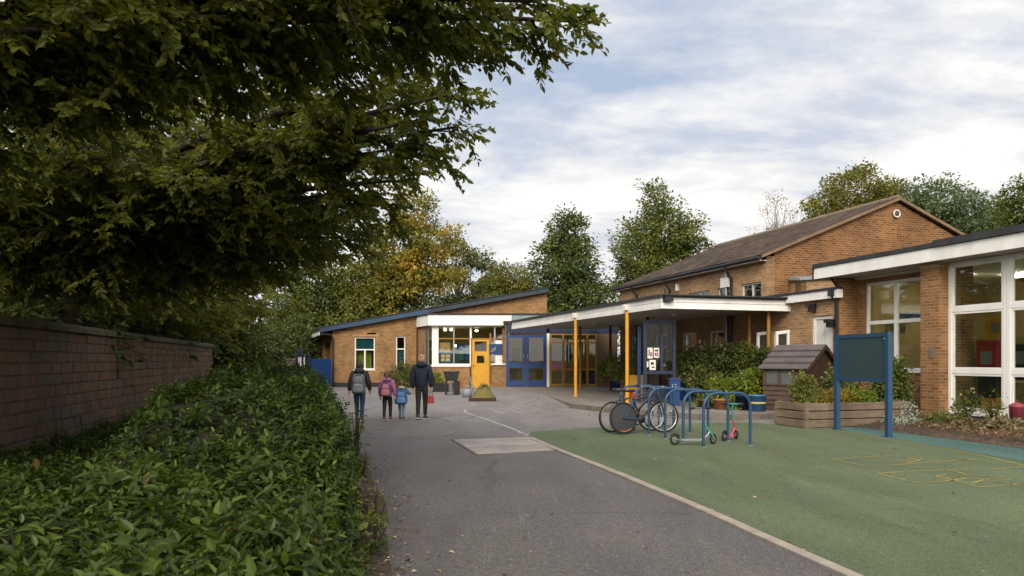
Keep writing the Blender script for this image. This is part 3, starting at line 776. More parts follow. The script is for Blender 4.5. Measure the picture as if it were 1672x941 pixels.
# sloping slabs
r_ = MB(SCHOOL)
oh = .3; ou = .14
def slope(v): return EA + (RI-EA)*(1-abs(v-HM)/(HM-HV))
NU = 24
def slab(va, vb):
    za, zb = slope(va), slope(vb)
    rows_t = []; rows_b = []
    for i in range(NU+1):
        u = HU1+ou + (HU0-ou-HU1-ou)*i/NU
        dz = .03*math.sin(i*.8)*.5 + .02*math.sin(i*2.1)
        rows_t.append([(va, u, za+.14+dz*.4), ((va+vb)/2, u, (za+zb)/2+.14-.03+dz), (vb, u, zb+.14+dz*.6)])
    for i in range(NU):
        for j in range(2):
            q = [rows_t[i][j], rows_t[i+1][j], rows_t[i+1][j+1], rows_t[i][j+1]]
            L = math.hypot(vb-va, zb-za)
            r_.face(q if va < vb else q[::-1], 0, [(x[1], abs(x[0]-va)*L/abs(vb-va)) for x in (q if va < vb else q[::-1])])
    # underside and edges
    A = [(va, HU1+ou), (va, HU0-ou), (vb, HU0-ou), (vb, HU1+ou)]
    z = [za, za, zb, zb]
    bt = [(p[0], p[1], k+.01) for p, k in zip(A, z)]; tp = [(p[0], p[1], k+.105) for p, k in zip(A, z)]
    if va > vb: bt, tp = bt[::-1], tp[::-1]
    r_.hexa(bt, tp)
slab(HV-oh, HM); slab(HW+oh, HM)
ro = r_.build('roof', K['hallroof'], HL)
t = MB(SCHOOL)
for i in range(26):
    u0 = HU0-ou+.02 + i*(HU1-HU0+2*ou)/26; 
    t.tube([(HM, u0, RI+.12), (HM, u0+.42, RI+.125)], [.1, .108], 8)
t.build('ridge_tile', M('ridge', (.2, .15, .11), .9, .4, 3), ro)
t = MB(SCHOOL)   # barge boards on the gable
for va, vb in ((HV-oh, HM), (HM, HW+oh)):
    za, zb = slope(va), slope(vb)
    t.hexa([(va, HU0-ou-.03, za+.03), (vb, HU0-ou-.03, zb+.03), (vb, HU0-ou-.002, zb+.03), (va, HU0-ou-.002, za+.03)],
           [(va, HU0-ou-.03, za+.13), (vb, HU0-ou-.03, zb+.13), (vb, HU0-ou-.002, zb+.13), (va, HU0-ou-.002, za+.13)])
t.build('barge_board', M('barge', (.2, .125, .07), .8, .4, 3), HL)
t = MB(SCHOOL)   # gutter
gu = []
t.tube([(HV-oh-.05, HU1+.1, slope(HV-oh)+.04), (HV-oh-.05, HU0-.1, slope(HV-oh)+.04)], .06, 8); t.build('gutter', K['black'], HL)
t = MB(SCHOOL); t.box(HV-oh+.05, HU0+.0, EA-.16, HV-.003, HU1, EA-.14); t.box(HV-oh-.0, HU0-.05, EA-.17, HV-oh+.05, HU1, slope(HV-oh)+.04); t.build('soffit', K['whiteold'], HL)
for u_, pl_ in ((22.75, 0), (23.05, 1), (27.2, 0), (30.2, 0)):
    t = MB(SCHOOL); zt = slope(HV-oh)
    if pl_: t.tube([(HV-.08, u_, 4.7), (HV-.08, u_, .14)], .06, 8)
    else: t.tube([(HV-oh-.05, u_, zt), (HV-oh-.05, u_, zt-.12), (HV-.07, u_, zt-.4), (HV-.07, u_, .14)], .045, 8)
    t.build('drainpipe', K['grey'] if pl_ else K['black'], HL)
t = MB(SCHOOL); t.box(HV-.16, 22.85, 4.15, HV-.01, 23.3, 4.5); t.build('vent_box', K['whiteold'], HL)
t = MB(SCHOOL); t.box(HV-.12, 26.5, 4.35, HV-.01, 26.62, 4.62); t.build('alarm_box', K['white'], HL)
t = MB(SCHOOL); t.tube([(HM-.05+.13*math.cos(q), HU0-.06, RI-.44+.12*math.sin(q)) for q in [2*math.pi*k/14 for k in range(14)]], .03, 6, closed=True); t.build('alarm_ring', K['whiteold'], HL)
t = MB(SCHOOL); t.ell((HM-.05, HU0-.05, RI-.44), (.11, .04, .1)); t.build('flood_light', K['brownpost'], HL)
t = MB(SCHOOL); t.tube([(HV-.01, 29.2, 4.2), (HV-.25, 29.2, 4.15)], .03, 6); t.ell((HV-.3, 29.2, 4.1), (.13, .13, .1)); t.build('wall_lamp', K['black'], HL)
for a, c in ups:
    win(HL, *[(S(*p0)), (S(*p1))], a, c, 3.35, 4.18, .07, K['whiteold'], K['glass'], .055, [((a+c)/2, .05)], sill=.08)
for a, c in los:
    win(HL, S(*p0), S(*p1), a, c, 1.0, 2.62, .07, K['white'], K['glass'], .06, [(a+(c-a)*.36, .05)], [(2.1, .05)], sill=.1)
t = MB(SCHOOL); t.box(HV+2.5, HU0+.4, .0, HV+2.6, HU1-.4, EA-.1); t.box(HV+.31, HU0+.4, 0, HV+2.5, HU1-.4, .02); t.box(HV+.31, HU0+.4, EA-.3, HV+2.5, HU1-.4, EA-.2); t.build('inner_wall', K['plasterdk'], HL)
for i, (z0, z1, u0, u1) in enumerate([(1.1, 1.9, 23.4, 24.2), (1.1, 1.7, 25.3, 26.2), (1.1, 1.8, 27.8, 28.5)]):
    t = MB(SCHOOL); t.box(HV+.6, u0, z0, HV+.62, u1, z1); t.build('wall_display', K[('curtain', 'blue')[i % 2]], HL)

# =================================================================== EXTENSION (flat roofed link between hall and classroom)
EX = thing('school_link', 'flat roofed brick link with white door between hall and classroom', 'school building', S(16.5, 19.3)+(0,))
XU0, XU1 = 17.62, 20.78
p0, p1 = (HV+.002, XU1), (HV+.002, XU0)
sx2 = lambda u: XU1-u
dr = (sx2(18.62), sx2(17.72)); w1 = (sx2(20.5), sx2(19.75)); 
b = MB(SCHOOL); b.wall(p0, p1, 0, 3.32, .3, [(dr[0], dr[1], .14, 2.86), (w1[0], w1[1], 1.0, 2.5)])
b.wall((HV+.9, XU1-.55), (HV+4.4, XU1-.55), 3.4, lambda s: 4.12+.085*s, .3); b.wall((HV+.9, XU1+.0), (HV+.9, XU1-.55), 3.4, 4.1, .2)
b.build('wall', K['brickhall'], EX)
t = MB(SCHOOL); t.hexa([(HV+.75, XU1-.68, 4.13), (HV+4.5, XU1-.68, 4.44), (HV+4.5, XU1-.1, 4.50), (HV+.75, XU1-.1, 4.2)], [(HV+.75, XU1-.68, 4.21), (HV+4.5, XU1-.68, 4.52), (HV+4.5, XU1-.1, 4.6), (HV+.75, XU1-.1, 4.29)])
t.build('flashing', K['lead'], EX)
t = MB(SCHOOL); t.box(HV-.2, 17.3, 3.322, HV-.004, HU0-.02, 3.56); t.box(HV-.003, 17.64, 3.323, HV+6, HU0-.02, 3.558); t.build('fascia', K['white'], EX)
t = MB(SCHOOL); t.box(HV-.24, 17.3, 3.562, HV-.004, HU0-.02, 3.63); t.box(HV-.003, 17.64, 3.563, HV+6, HU0-.02, 3.628); t.build('roof', K['felt'], EX)
t = MB(SCHOOL); t.wbox(p0, p1, dr[0]+.0, dr[0]+.09, .06, .15, .15, 2.85); t.wbox(p0, p1, dr[1]-.09, dr[1], .06, .15, .15, 2.85); t.wbox(p0, p1, dr[0]+.09, dr[1]-.09, .06, .15, 2.76, 2.85); t.build('door_frame', K['white'], EX)
t = MB(SCHOOL); mid = (dr[0]+dr[1])/2; t.wbox(p0, p1, dr[0]+.095, mid-.008, .09, .13, .16, 2.755); t.wbox(p0, p1, mid+.008, dr[1]-.095, .09, .13, .16, 2.755); t.build('door', K['whiteold'], EX)
win(EX, S(*p0), S(*p1), w1[0], w1[1], 1.0, 2.5, .06, K['white'], K['glass'], .06, [], [], sill=.1)
for u_ in (20.62, 19.66):
    t = MB(SCHOOL)   # opened sash leaning out
    t.box(HV-.5, u_-.03, 1.1, HV-.42, u_+.03, 2.42); t.box(HV-.09, u_-.03, 1.1, HV-.01, u_+.03, 2.42); t.box(HV-.42, u_-.028, 1.1, HV-.09, u_+.028, 1.2)
    t.hexa([(HV-.5, u_-.034, 2.34), (HV-.005, u_-.034, 2.40), (HV-.005, u_+.034, 2.40), (HV-.5, u_+.034, 2.34)], [(HV-.5, u_-.034, 2.44), (HV-.005, u_-.034, 2.5), (HV-.005, u_+.034, 2.5), (HV-.5, u_+.034, 2.44)])
    oc = t.build('open_casement', K['white'], EX)
    t = MB(SCHOOL); t.box(HV-.42, u_-.006, 1.2, HV-.09, u_+.006, 2.38); t.build('pane', K['glass'], oc)
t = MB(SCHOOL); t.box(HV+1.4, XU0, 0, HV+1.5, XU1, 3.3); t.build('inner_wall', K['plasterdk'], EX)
for u_, z_ in ((18.5, 3.12), (17.72, 2.62)):
    t = MB(SCHOOL); t.box(HV-.16, u_-.09, z_-.13, HV-.0, u_+.09, z_+.1); t.box(HV-.26, u_-.075, z_-.0, HV-.161, u_+.075, z_+.1); t.build('wall_lamp', K['black'], EX)
for u_ in (17.5, 20.72):
    t = MB(SCHOOL); t.tube([(HV-.22, u_, 3.55), (HV-.22, u_, 3.4), (HV-.06, u_, 3.2), (HV-.06, u_, .14)], .045, 8); t.box(HV-.3, u_-.08, 3.38, HV-.14, u_+.08, 3.54); t.build('drainpipe', K['black'], EX)

# =================================================================== CLASSROOM
WV, RV, FV = 15.14, 15.62, 14.6
CU0, PU0, PU1, CU1 = 7.0, 13.94, 14.48, 17.45
FB = 3.9
CR = thing('classroom', 'brick classroom with big white framed windows and deep white roof fascia', 'classroom building', S(17, 13)+(0,))
b = MB(SCHOOL)
# pier
b.box(14.86, PU0, 0, RV+.3, PU1, FB-.002)
b.build('pier', K['brickpier'], CR)
t = MB(SCHOOL); t.box(14.82, PU0-.03, FB-.12, RV, PU1-.02, FB-.003); t.build('pier_cap', M('pier_stone', (.35, .24, .13), .85, .3, 5), CR)
b = MB(SCHOOL)
rp0, rp1 = (RV, CU1), (RV, PU1)
sr = lambda u: CU1-u
rw = (sr(17.14), sr(PU1+.03))
b.wall(rp0, rp1, 0, FB, .28, [(rw[0], rw[1], 1.26, 3.72)])
b.box(HV+.01, CU1+.002, 0, RV+.28, CU1+.16, FB-.01)
wp0, wp1 = (WV, PU0), (WV, CU0)
b.wbox(wp0, wp1, 0, PU0-CU0, 0.02, .26, 0, .3)
b.build('wall', K['brickpier'], CR)
t = MB(SCHOOL); t.wbox(wp0, wp1, 0, PU0-CU0, -.03, .02, .12, .3); t.build('plinth', K['kerbdark'], CR)
t = MB(SCHOOL); t.box(FV, CU0, FB, 22, 17.96, FB+.02); t.box(FV+.02, CU0, FB+.021, 22, 17.94, FB+.32); t.build('roof', K['soffit'], CR)
t = MB(SCHOOL); t.box(FV-.03, CU0, FB-.0, FV-.002, 17.99, FB+.155); t.box(FV-.024, CU0, FB+.158, FV-.002, 17.99, FB+.31); t.box(FV-.024, 17.965, FB, 22, 17.99, FB+.31); t.build('fascia', K['white'], CR)
t = MB(SCHOOL); t.box(FV-.06, 13.8, FB+.322, 22, 18.03, FB+.43); t.box(FV-.09, CU0, FB+.322, 22, 13.797, FB+.475); t.box(FV-.062, 17.995, FB-.02, FV+.1, 18.03, FB+.32); t.build('roof_felt', K['felt'], CR)
t = MB(SCHOOL); t.tube([(FV+.2, CU1+.1, FB), (RV-.42, CU1+.05, 3.4), (RV-.42, CU1+.05, .1)], .04, 8); t.build('drainpipe', K['black'], CR)
# recess window
a0, a1 = rw
win(CR, S(*rp0), S(*rp1), a0, a1, 1.26, 3.72, .05, K['white'], K['glass'], .08, [(a0+1.05, .12), (a0+2.0, .1)], [(2.6, .1)], sill=.12)
# window wall, one window per bay
mulls = [13.94, 12.43, 10.92, 9.41, 7.9]
sw = lambda u: PU0-u
for i in range(4):
    s0, s1 = sw(mulls[i]), sw(mulls[i+1])
    win(CR, S(*wp0), S(*wp1), s0+.004, s1-.004, .31, FB-.015, .0, K['white'], K['glass'], .085, [], [(2.74, .1), (1.28, .1)], sill=.07, fd=.1)
    for z0, z1 in ((.395, 1.23), (1.33, 2.69), (2.79, FB-.1)):
        t = MB(SCHOOL); q = .05
        t.wbox(wp0, wp1, s0+.09, s0+.09+q, .02, .08, z0+.002, z1-.002); t.wbox(wp0, wp1, s1-.09-q, s1-.09, .02, .08, z0+.002, z1-.002)
        t.wbox(wp0, wp1, s0+.09+q, s1-.09-q, .02, .08, z0+.002, z0+q); t.wbox(wp0, wp1, s0+.09+q, s1-.09-q, .02, .08, z1-q, z1-.002)
        t.build('sash', K['white'], CR)
t = MB(SCHOOL); t.box(14.835, 14.1, 1.6, 14.858, 14.2, 1.85); t.build('key_box', K['grey'], CR)
# room
t = MB(SCHOOL)
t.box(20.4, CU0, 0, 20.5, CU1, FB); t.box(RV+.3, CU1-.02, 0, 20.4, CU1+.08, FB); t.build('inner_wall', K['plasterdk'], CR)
t = MB(SCHOOL); t.box(WV+.3, CU0, .0, 20.4, CU1-.1, .06); t.build('floor', K['carpet'], CR)
t = MB(SCHOOL); t.box(WV+.3, CU0, FB-.06, 20.4, CU1-.1, FB-.01); t.build('ceiling', K['ceil'], CR)
t = MB(SCHOOL); t.box(16.9, 11.9, .07, 17.0, 13.25, 3.02); t.build('partition', K['plaster'], CR)
t = MB(SCHOOL); t.box(16.85, 11.85, 3.02, 17.05, 13.3, 3.07); t.build('partition_cap', K['paper'], CR)
for (v, u, l) in ((17.3, 15.9, 1.2), (18.4, 11.5, 1.2), (18.4, 14.5, 1.2), (16.2, 9.5, 1.2)):  # more strips added beside the lit one to brighten the room
    t = MB(SCHOOL); t.box(v-.08, u-l/2, FB-.16, v+.08, u+l/2, FB-.08); t.build('strip_light', K['striplamp'], CR)
def inside(name, label, cat, mb, mat):
    o = mb.build(name, mat, None, S(16, 12)+(.06,)); return tag(o, label, cat)
t = MB(SCHOOL); t.bbox(15.75, 13.18, 1.32, 16.25, 13.72, 2.02); t.bbox(15.78, 13.2, .07, 16.25, 13.7, 1.318, .01, 2); t.box(15.74, 13.3, 1.45, 15.749, 13.6, 1.75, 1); t.box(15.735, 13.22, 1.36, 15.749, 13.68, 1.4, 2)
inside('cupboard', 'red cupboard with grey panel behind the classroom window nearest the brick pier', 'cupboard', t, [K['red'], K['grey'], K['black']])
t = MB(SCHOOL); t.box(16.2, 13.35, 2.08, 16.23, 13.85, 2.6); t.box(16.19, 13.5, 2.2, 16.199, 13.7, 2.45, 1)
t.box(16.2, 13.38, 2.02, 16.24, 13.42, 2.08); t.box(16.2, 13.78, 2.02, 16.24, 13.82, 2.08)
inside('display_board', 'yellow framed display board above the red cupboard inside the classroom', 'display board', t, [K['yellow'], K['grey']])
t = MB(SCHOOL)
t.bbox(15.9, 11.5, 1.02, 16.7, 13.0, 1.08)
for v, u in ((15.95, 11.55), (16.65, 11.55), (15.95, 12.93), (16.65, 12.93)): t.box(v-.025, u-.025, .06, v+.025, u+.025, 1.02)
inside('table', 'high table with dark top and thin legs behind classroom glass', 'table', t, K['plaster'])
t = MB(SCHOOL); t.bbox(16.0, 12.62, 1.082, 16.4, 13.0, 1.92, .03); t.box(15.99, 12.7, 1.45, 15.999, 12.95, 1.75, 1)
inside('printer', 'black cabinet printer standing on the classroom table', 'printer', t, [K['black'], K['grey']])
t = MB(SCHOOL); t.bbox(16.05, 12.05, 1.082, 16.5, 12.5, 1.7, .05); t.box(16.04, 12.12, 1.2, 16.049, 12.44, 1.6, 1)
inside('monitor', 'dark computer monitor on the classroom table behind the mullion', 'monitor', t, [K['black'], K['charcoal']])
def crate(v, u, w, d, h, z, mat, lab):
    t = MB(SCHOOL); t.hexa([(v+.02, u+.02, z), (v+d-.02, u+.02, z), (v+d-.02, u+w-.02, z), (v+.02, u+w-.02, z)], [(v, u, z+h), (v+d, u, z+h), (v+d, u+w, z+h), (v, u+w, z+h)])
    t.box(v-.015, u-.015, z+h-.03, v+d+.015, u+w+.015, z+h+.002)
    o = inside('storage_tray', lab, 'tray', t, mat)
t = MB(SCHOOL); t.box(WV+.32, 8, .06, WV+.8, 13.6, .44); inside('window_seat', 'low shelf running under the classroom windows', 'shelf', t, K['plasterdk'])
crate(WV+.36, 13.0, .4, .36, .2, .45, K['orange'], 'orange plastic tray on the low shelf behind classroom window')
crate(WV+.36, 12.6, .14, .3, .15, .45, K['red'], 'small red tray between the orange and blue trays in the classroom')
crate(WV+.36, 11.4, .85, .36, .2, .45, K['blueplastic'], 'long blue plastic tray on the low shelf behind the window mullion')
t = MB(SCHOOL); t.tube([(16.3, 12.05, .06), (16.3, 12.05, .6)], .03, 6); t.bbox(16.1, 11.8, .5, 16.55, 12.2, .56); t.bbox(16.5, 11.8, .56, 16.56, 12.2, 1.0)
for a in range(4): t.tube([(16.3, 12.05, .12), (16.3+.25*math.cos(a*1.57+.7), 12.05+.25*math.sin(a*1.57+.7), .07)], .02, 6)
inside('office_chair', 'wooden swivel chair inside the classroom by the second window', 'chair', t, K['timber'])
t = MB(SCHOOL); t.bbox(18.6, 15.0, .06, 19.1, 16.9, 2.2); 
for i in range(3): t.box(18.57, 15.03, .5+i*.55, 18.6, 16.87, .53+i*.55, 1)
inside('bookcase', 'tall green bookcase with blue files inside the recessed window', 'bookcase', t, [M('olive_case', (.12, .11, .03), .6), K['blueplastic']])
t = MB(SCHOOL)
for i in range(9): t.box(16.3, 15.1+i*.19, 2.67, 16.55, 15.26+i*.19, 2.86, i % 2)
t.box(16.2, 15.05, 2.62, 16.6, 16.9, 2.66)
inside('file_shelf', 'shelf of pale blue files seen through the recessed window', 'shelf', t, [K['blueplastic'], K['lead']])
t = MB(SCHOOL); t.box(16.1, 16.2, 2.28, 16.12, 16.9, 2.56); t.box(16.09, 16.25, 2.32, 16.099, 16.85, 2.52, 1); t.box(16.1, 16.5, 2.56, 16.11, 16.55, 2.62)
inside('picture_frame', 'small pale framed notice behind the recessed window', 'picture', t, [K['grey'], K['plaster']])

# =================================================================== CANOPY
CV0, CV1, QU0, QU1 = 10.5, 14.95, 19.62, 35.0
CB, CT = 3.08, 3.45
CN = thing('walkway_canopy', 'white flat roofed walkway canopy on slim yellow posts', 'canopy', S(12.7, 27)+(0,))
t = MB(SCHOOL); t.box(CV0+.04, QU0+.04, CB+.05, CV1, QU1, CB+.3); t.build('roof', K['soffit'], CN)
t = MB(SCHOOL)
for z0, z1, o_ in ((CB, CB+.18, .0), (CB+.2, CT-.03, .03)):
    t.box(CV0-.03+o_, QU0-.03+o_, z0, CV0+.035, QU1, z1); t.box(CV0+.036, QU0-.03+o_, z0, CV1+.1, QU0+.035, z1)
t.build('fascia', K['white'], CN)
t = MB(SCHOOL); t.box(CV0-.08, QU0-.08, CT-.028, CV1+.1, QU1, CT+.05); t.build('roof_felt', K['felt'], CN)
t = MB(SCHOOL); t.tube([(CV0-.0, QU0-.13, CT+.02), (CV1, QU0-.13, CT+.03)], .035, 6); t.tube([(CV0+.1, QU0-.05, CT), (CV0+.1, QU0-.05, CT+.22)], .02, 6); t.box(CV0+.03, QU0-.2, CT-.17, CV0+.3, QU0-.04, CT-.03)
t.build('gutter', K['black'], CN)
for v, u, mt, r, br_ in ((10.47, 21.87, 'yellow', .062, 1), (10.47, 26.4, 'yellow', .062, 1), (13.0, 32.2, 'yellowold', .06, 0), (14.0, 31.0, 'brownpost', .06, 0), (14.45, 19.95, 'yellowold', .06, 0), (14.4, 20.9, 'yellowold', .06, 0), (14.2, 26.6, 'bluedark', .06, 0), (12.6, 24.6, 'bluedark', .06, 0)):
    t = MB(SCHOOL); t.cyl((v, u), r, PZ+.008, CB+(.14 if br_ else .05), 14)
    po = t.build('post', K[mt], CN)
    t = MB(SCHOOL); t.cyl((v, u), .11, PZ, PZ+.018, 12); t.build('base_plate', K[mt], po)
    if br_:
        t = MB(SCHOOL); t.bbox(v-.13, u-.11, CB+.09, v+.1, u+.11, CB+.27); t.build('bracket', K['whiteold'], po)
for i, u in enumerate((22.5, 26, 29.5)):
    t = MB(SCHOOL); t.lathe([(0, -.02), (.14, -.02), (.16, .05)], (12.6, u, CB+.02), 14); t.build('ceiling_lamp', K['whiteold'], CN)

# blue glazed notice kiosk under the canopy
ky = 23.4; kx0, kx1 = (1051-CX)*ky/F, (1103.5-CX)*ky/F
KI = thing('notice_kiosk', 'tall dark blue glazed notice screen with papers under the canopy', 'notice kiosk', ((kx0+kx1)/2, ky, PZ))
t = MB(); kz = 2.83; w = kx1-kx0
def kf(a, b_, z0, z1, y0=0, y1=.1): t.box(kx0+a, ky+y0, z0, kx0+b_, ky+y1, z1)
kf(0, .1, PZ, kz); kf(w-.1, w, PZ, kz); kf(.1, w-.1, kz-.13, kz, .002, .098); kf(.1, w-.1, 1.1, 1.2, .002, .098); kf(.1, w-.1, .3, .62, .002, .098); kf(w*.52, w*.52+.09, 1.2, kz-.13, .004, .096)
kf(.1, w*.52, 1.95, 1.98, .02, .07)
t.build('frame', K['bluedark'], KI)
t = MB(); t.box(kx0+.1, ky+.045, .62, kx1-.1, ky+.055, kz-.13); t.build('pane', K['glassclear'], KI)
t = MB(); t.box(kx0-.03, ky+.9, PZ, kx0+.07, ky+1.0, kz-.15); t.build('post', K['blue'], KI)
for a, b_, z0, z1 in ((.13, .29, 1.6, 1.94), (.33, .5, 1.62, 1.94), (.19, .39, 1.23, 1.55), (.1, .16, 1.32, 1.5)):
    t = MB(); t.box(kx0+a, ky+.032, z0, kx0+b_, ky+.044, z1); no = t.build('notice', K['paper'], KI)
t = MB(); 
for a, b_, z0, z1, mi in ((.16, .2, 1.68, 1.88, 0), (.22, .26, 1.66, 1.8, 1), (.36, .47, 1.82, 1.88, 1), (.36, .42, 1.68, 1.78, 0), (.44, .47, 1.66, 1.79, 1), (.23, .33, 1.4, 1.48, 1), (.26, .35, 1.3, 1.34, 1)):
    t.box(kx0+a, ky+.026, z0, kx0+b_, ky+.031, z1, mi)
t.build('print', [K['red'], K['charcoal']], KI)
# =================================================================== FENCE, PIER at the left of the block
FYd = 40.6
FE = thing('fence', 'blue vertical board fence between the brick pier and the school block', 'fence', P2(512, FYd)+(0,))
fp0, fp1 = P2(505, 40.2), P2(541.5, 41.4)
t = MB(); L = math.dist(fp0, fp1); n = 9
for i in range(n):
    t.wbox(fp0, fp1, i*L/n+.008, (i+1)*L/n-.008, 0, .03, .08, 1.62+random.uniform(-.03, .03))
t.wbox(fp0, fp1, 0, L, .03, .08, .4, .5); t.wbox(fp0, fp1, 0, L, .03, .08, 1.2, 1.3)
t.build('board_panel', K['blue'], FE)
gp0, gp1 = P2(481, 39.8), P2(504, 40.2)
t = MB(); L = math.dist(gp0, gp1)
for i in range(8):
    q = i*L/8
    t.wbox(gp0, gp1, q+.01, q+.055, 0, .03, .1, 1.75+.25*(i in (0, 7)))
t.wbox(gp0, gp1, 0, L, .03, .07, .35, .45); t.wbox(gp0, gp1, 0, L, .03, .07, .75, .85); t.wbox(gp0, gp1, 0, L, .03, .07, 1.55, 1.62)
t.build('railing', K['bluedark'], FE)
t = MB()
for i in (2, 3, 5): t.wbox(gp0, gp1, i*L/8+.01, i*L/8+.065, -.03, -.001, .75, 1.7)
t.build('pale', K['whiteold'], FE)
for px_ in (489, 494, 505.5):
    t = MB(); x, y = P2(px_, 40.1); t.box(x-.045, y-.09, 0, x+.045, y-.0, 2.25 if px_ < 500 else 1.9); t.build('post', K['bluedark'], FE)
t = MB(); x, y = P2(476, 40); t.box(x-.24, y-.2, 0, x+.24, y+.2, 1.55); t.box(x-.28, y-.24, 1.55, x+.28, y+.24, 1.63)
o = t.build('gate_pier', K['kerbdark'], None, (x, y, 0)); tag(o, 'short grey masonry pier left of the blue fence', 'pier')

# =================================================================== SIGN BOARD
a = Vector(G(1367, 702)); c = Vector(G(1451, 714.5))
SB = thing('sign_board', 'blank dark chalkboard sign on two blue square posts', 'sign', (a.x, a.y, 0))
d = (c-a).normalized(); n = Vector((-d.y, d.x)); L = (c-a).length
def sbx(t, s0, s1, n0, n1, z0, z1):
    q = [tuple(a + d*s + n*m) for s, m in ((s0, n0), (s1, n0), (s1, n1), (s0, n1))]
    t.prism(q, z0, z1)
for s_ in (0, L):
    t = MB(); sbx(t, s_-.05, s_+.05, -.05, .05, 0, 2.1); p_ = t.build('post', K['bluesteel'], SB)
    t = MB(); sbx(t, s_-.054, s_+.054, -.054, .054, 2.101, 2.115); sbx(t, s_-.09, s_+.09, -.09, .09, .012, .02); t.build('cap_and_foot', K['bluesteel'], p_)
t = MB(); sbx(t, .05, L-.05, -.03, .03, 2.02, 2.1); sbx(t, .05, L-.05, -.03, .03, 1.1, 1.165); sbx(t, .05, .085, -.03, .03, 1.165, 2.02); sbx(t, L-.085, L-.05, -.03, .03, 1.165, 2.02)
t.build('frame', K['bluesteel'], SB)
t = MB(); sbx(t, .085, L-.085, -.012, .012, 1.165, 2.02); t.build('board', K['board'], SB)
t = MB(); q = a + d*(L-.065)
for z in (1.98, .42): t.ell((q.x - n.x*.05, q.y - n.y*.05, z), (.012, .012, .012), 8, 5)
t.build('bolt', K['steel'], SB)

# =================================================================== TIMBER PLANTER
pv0, pv1, pu0, pu1 = 11.1, 14.0, 14.0, 15.1
TP = thing('timber_planter', 'long weathered timber planter of stacked planks behind the sign board', 'planter', S(12.5, 14.5)+(0,))
t = MB(SCHOOL)
for k in range(3):
    z0 = .02+k*.19; z1 = z0+.165; j = random.uniform(-.006, .006)
    t.bbox(pv0+.05, pu0+j, z0, pv1, pu0+.045+j, z1, .006); t.bbox(pv0+.05, pu1-.045, z0, pv1, pu1, z1, .006)
    t.bbox(pv0+j, pu0+.01, z0, pv0+.045+j, pu1-.01, z1, .006); t.bbox(pv1+.002, pu0+.01, z0, pv1+.047, pu1-.01, z1, .006)
    for q in (11.2, 12.3, 13.0): t.box(pv0+q-11.0+.3, pu0+.046, z0, pv0+q-11.0+.36, pu0+.1, z1)
t.build('plank', K['timber'], TP)
for v, u in ((pv0+.02, pu0-.012), (pv0+.06, pu1-.12)):
    t = MB(SCHOOL); t.box(v, u, 0, v+.075, u+.07, .59); t.build('corner_post', K['timber'], TP)
t = MB(SCHOOL)
t.grid([[(pv0+.05+(pv1-pv0-.05)*i/14, pu0+.05+(pu1-pu0-.1)*j/6, .5+random.uniform(-.02, .03)) for i in range(15)] for j in range(7)]); t.build('compost', K['soil'], TP)

# =================================================================== SHED
sy = 19.9
sx0, sx1 = 0, 1.3
fr = (P2(1316, sy)[0], sy, math.radians(-52))   # local frame at the front right corner, x along front, y depth
SHD = thing('shed', 'small dark wooden playhouse shed with slatted roof and two little windows', 'shed', (fr[0], fr[1], PZ))
SW, SD = sx1-sx0, 1.65
ehs, rhs = 1.33, 1.9
fskew = .0   # the gable side runs off to the right
t = MB(fr)
def sh(x, y, z): return (x + fskew*y, y, z)
def shex(t, x0, y0, z0, x1, y1, z1, mi=0):
    t.hexa([sh(x0, y0, z0), sh(x1, y0, z0), sh(x1, y1, z0), sh(x0, y1, z0)], [sh(x0, y0, z1), sh(x1, y0, z1), sh(x1, y1, z1), sh(x0, y1, z1)], mi)
# front: shiplap boards below, window band above
for k in range(5):
    z0 = PZ+.02+k*.135
    t.hexa([sh(-SW, -.035, z0), sh(0, -.035, z0), sh(0, .03, z0), sh(-SW, .03, z0)], [sh(-SW, -.01, z0+.13), sh(0, -.01, z0+.13), sh(0, .03, z0+.13), sh(-SW, .03, z0+.13)])
for x0, x1 in ((-SW, -SW+.1), (-SW+.47, -SW+.55), (-SW+.92, -SW+1.0), (-.09, 0)): shex(t, x0, -.03, PZ+.7, x1, .03, ehs)
shex(t, -SW+.1, -.028, ehs-.06, -.09, .028, ehs-.002); shex(t, -SW+.1, -.05, PZ+.695, -.09, .028, PZ+.75)
shex(t, -SW+1.0, -.01, PZ+.75, -.09, .02, ehs-.06)
shex(t, -SW, .03, PZ, -SW+.04, SD, ehs); shex(t, -SW, SD-.04, PZ, 0, SD, ehs)
t.build('front_wall', K['shed'], SHD)
t = MB(fr); shex(t, -SW+.1, .0, PZ+.75, -SW+.47, .008, ehs-.06); shex(t, -SW+.55, .0, PZ+.75, -SW+.92, .008, ehs-.06); t.build('window', M('shed_window', (.12, .13, .13), .25, .3, 3), SHD)
t = MB(fr); nb_ = 13
for i in range(nb_):
    y0, y1 = i*SD/nb_+.006, (i+1)*SD/nb_-.004
    zt = lambda y: ehs + (rhs-ehs)*(1-abs(y-SD/2)/(SD/2))
    t.hexa([sh(-.04, y0, PZ), sh(.0, y0, PZ), sh(.0, y1, PZ), sh(-.04, y1, PZ)], [sh(-.04, y0, zt(y0)), sh(.0, y0, zt(y0)), sh(.0, y1, zt(y1)), sh(-.04, y1, zt(y1))])
t.build('gable_wall', K['sheddk'], SHD)
t = MB(fr)
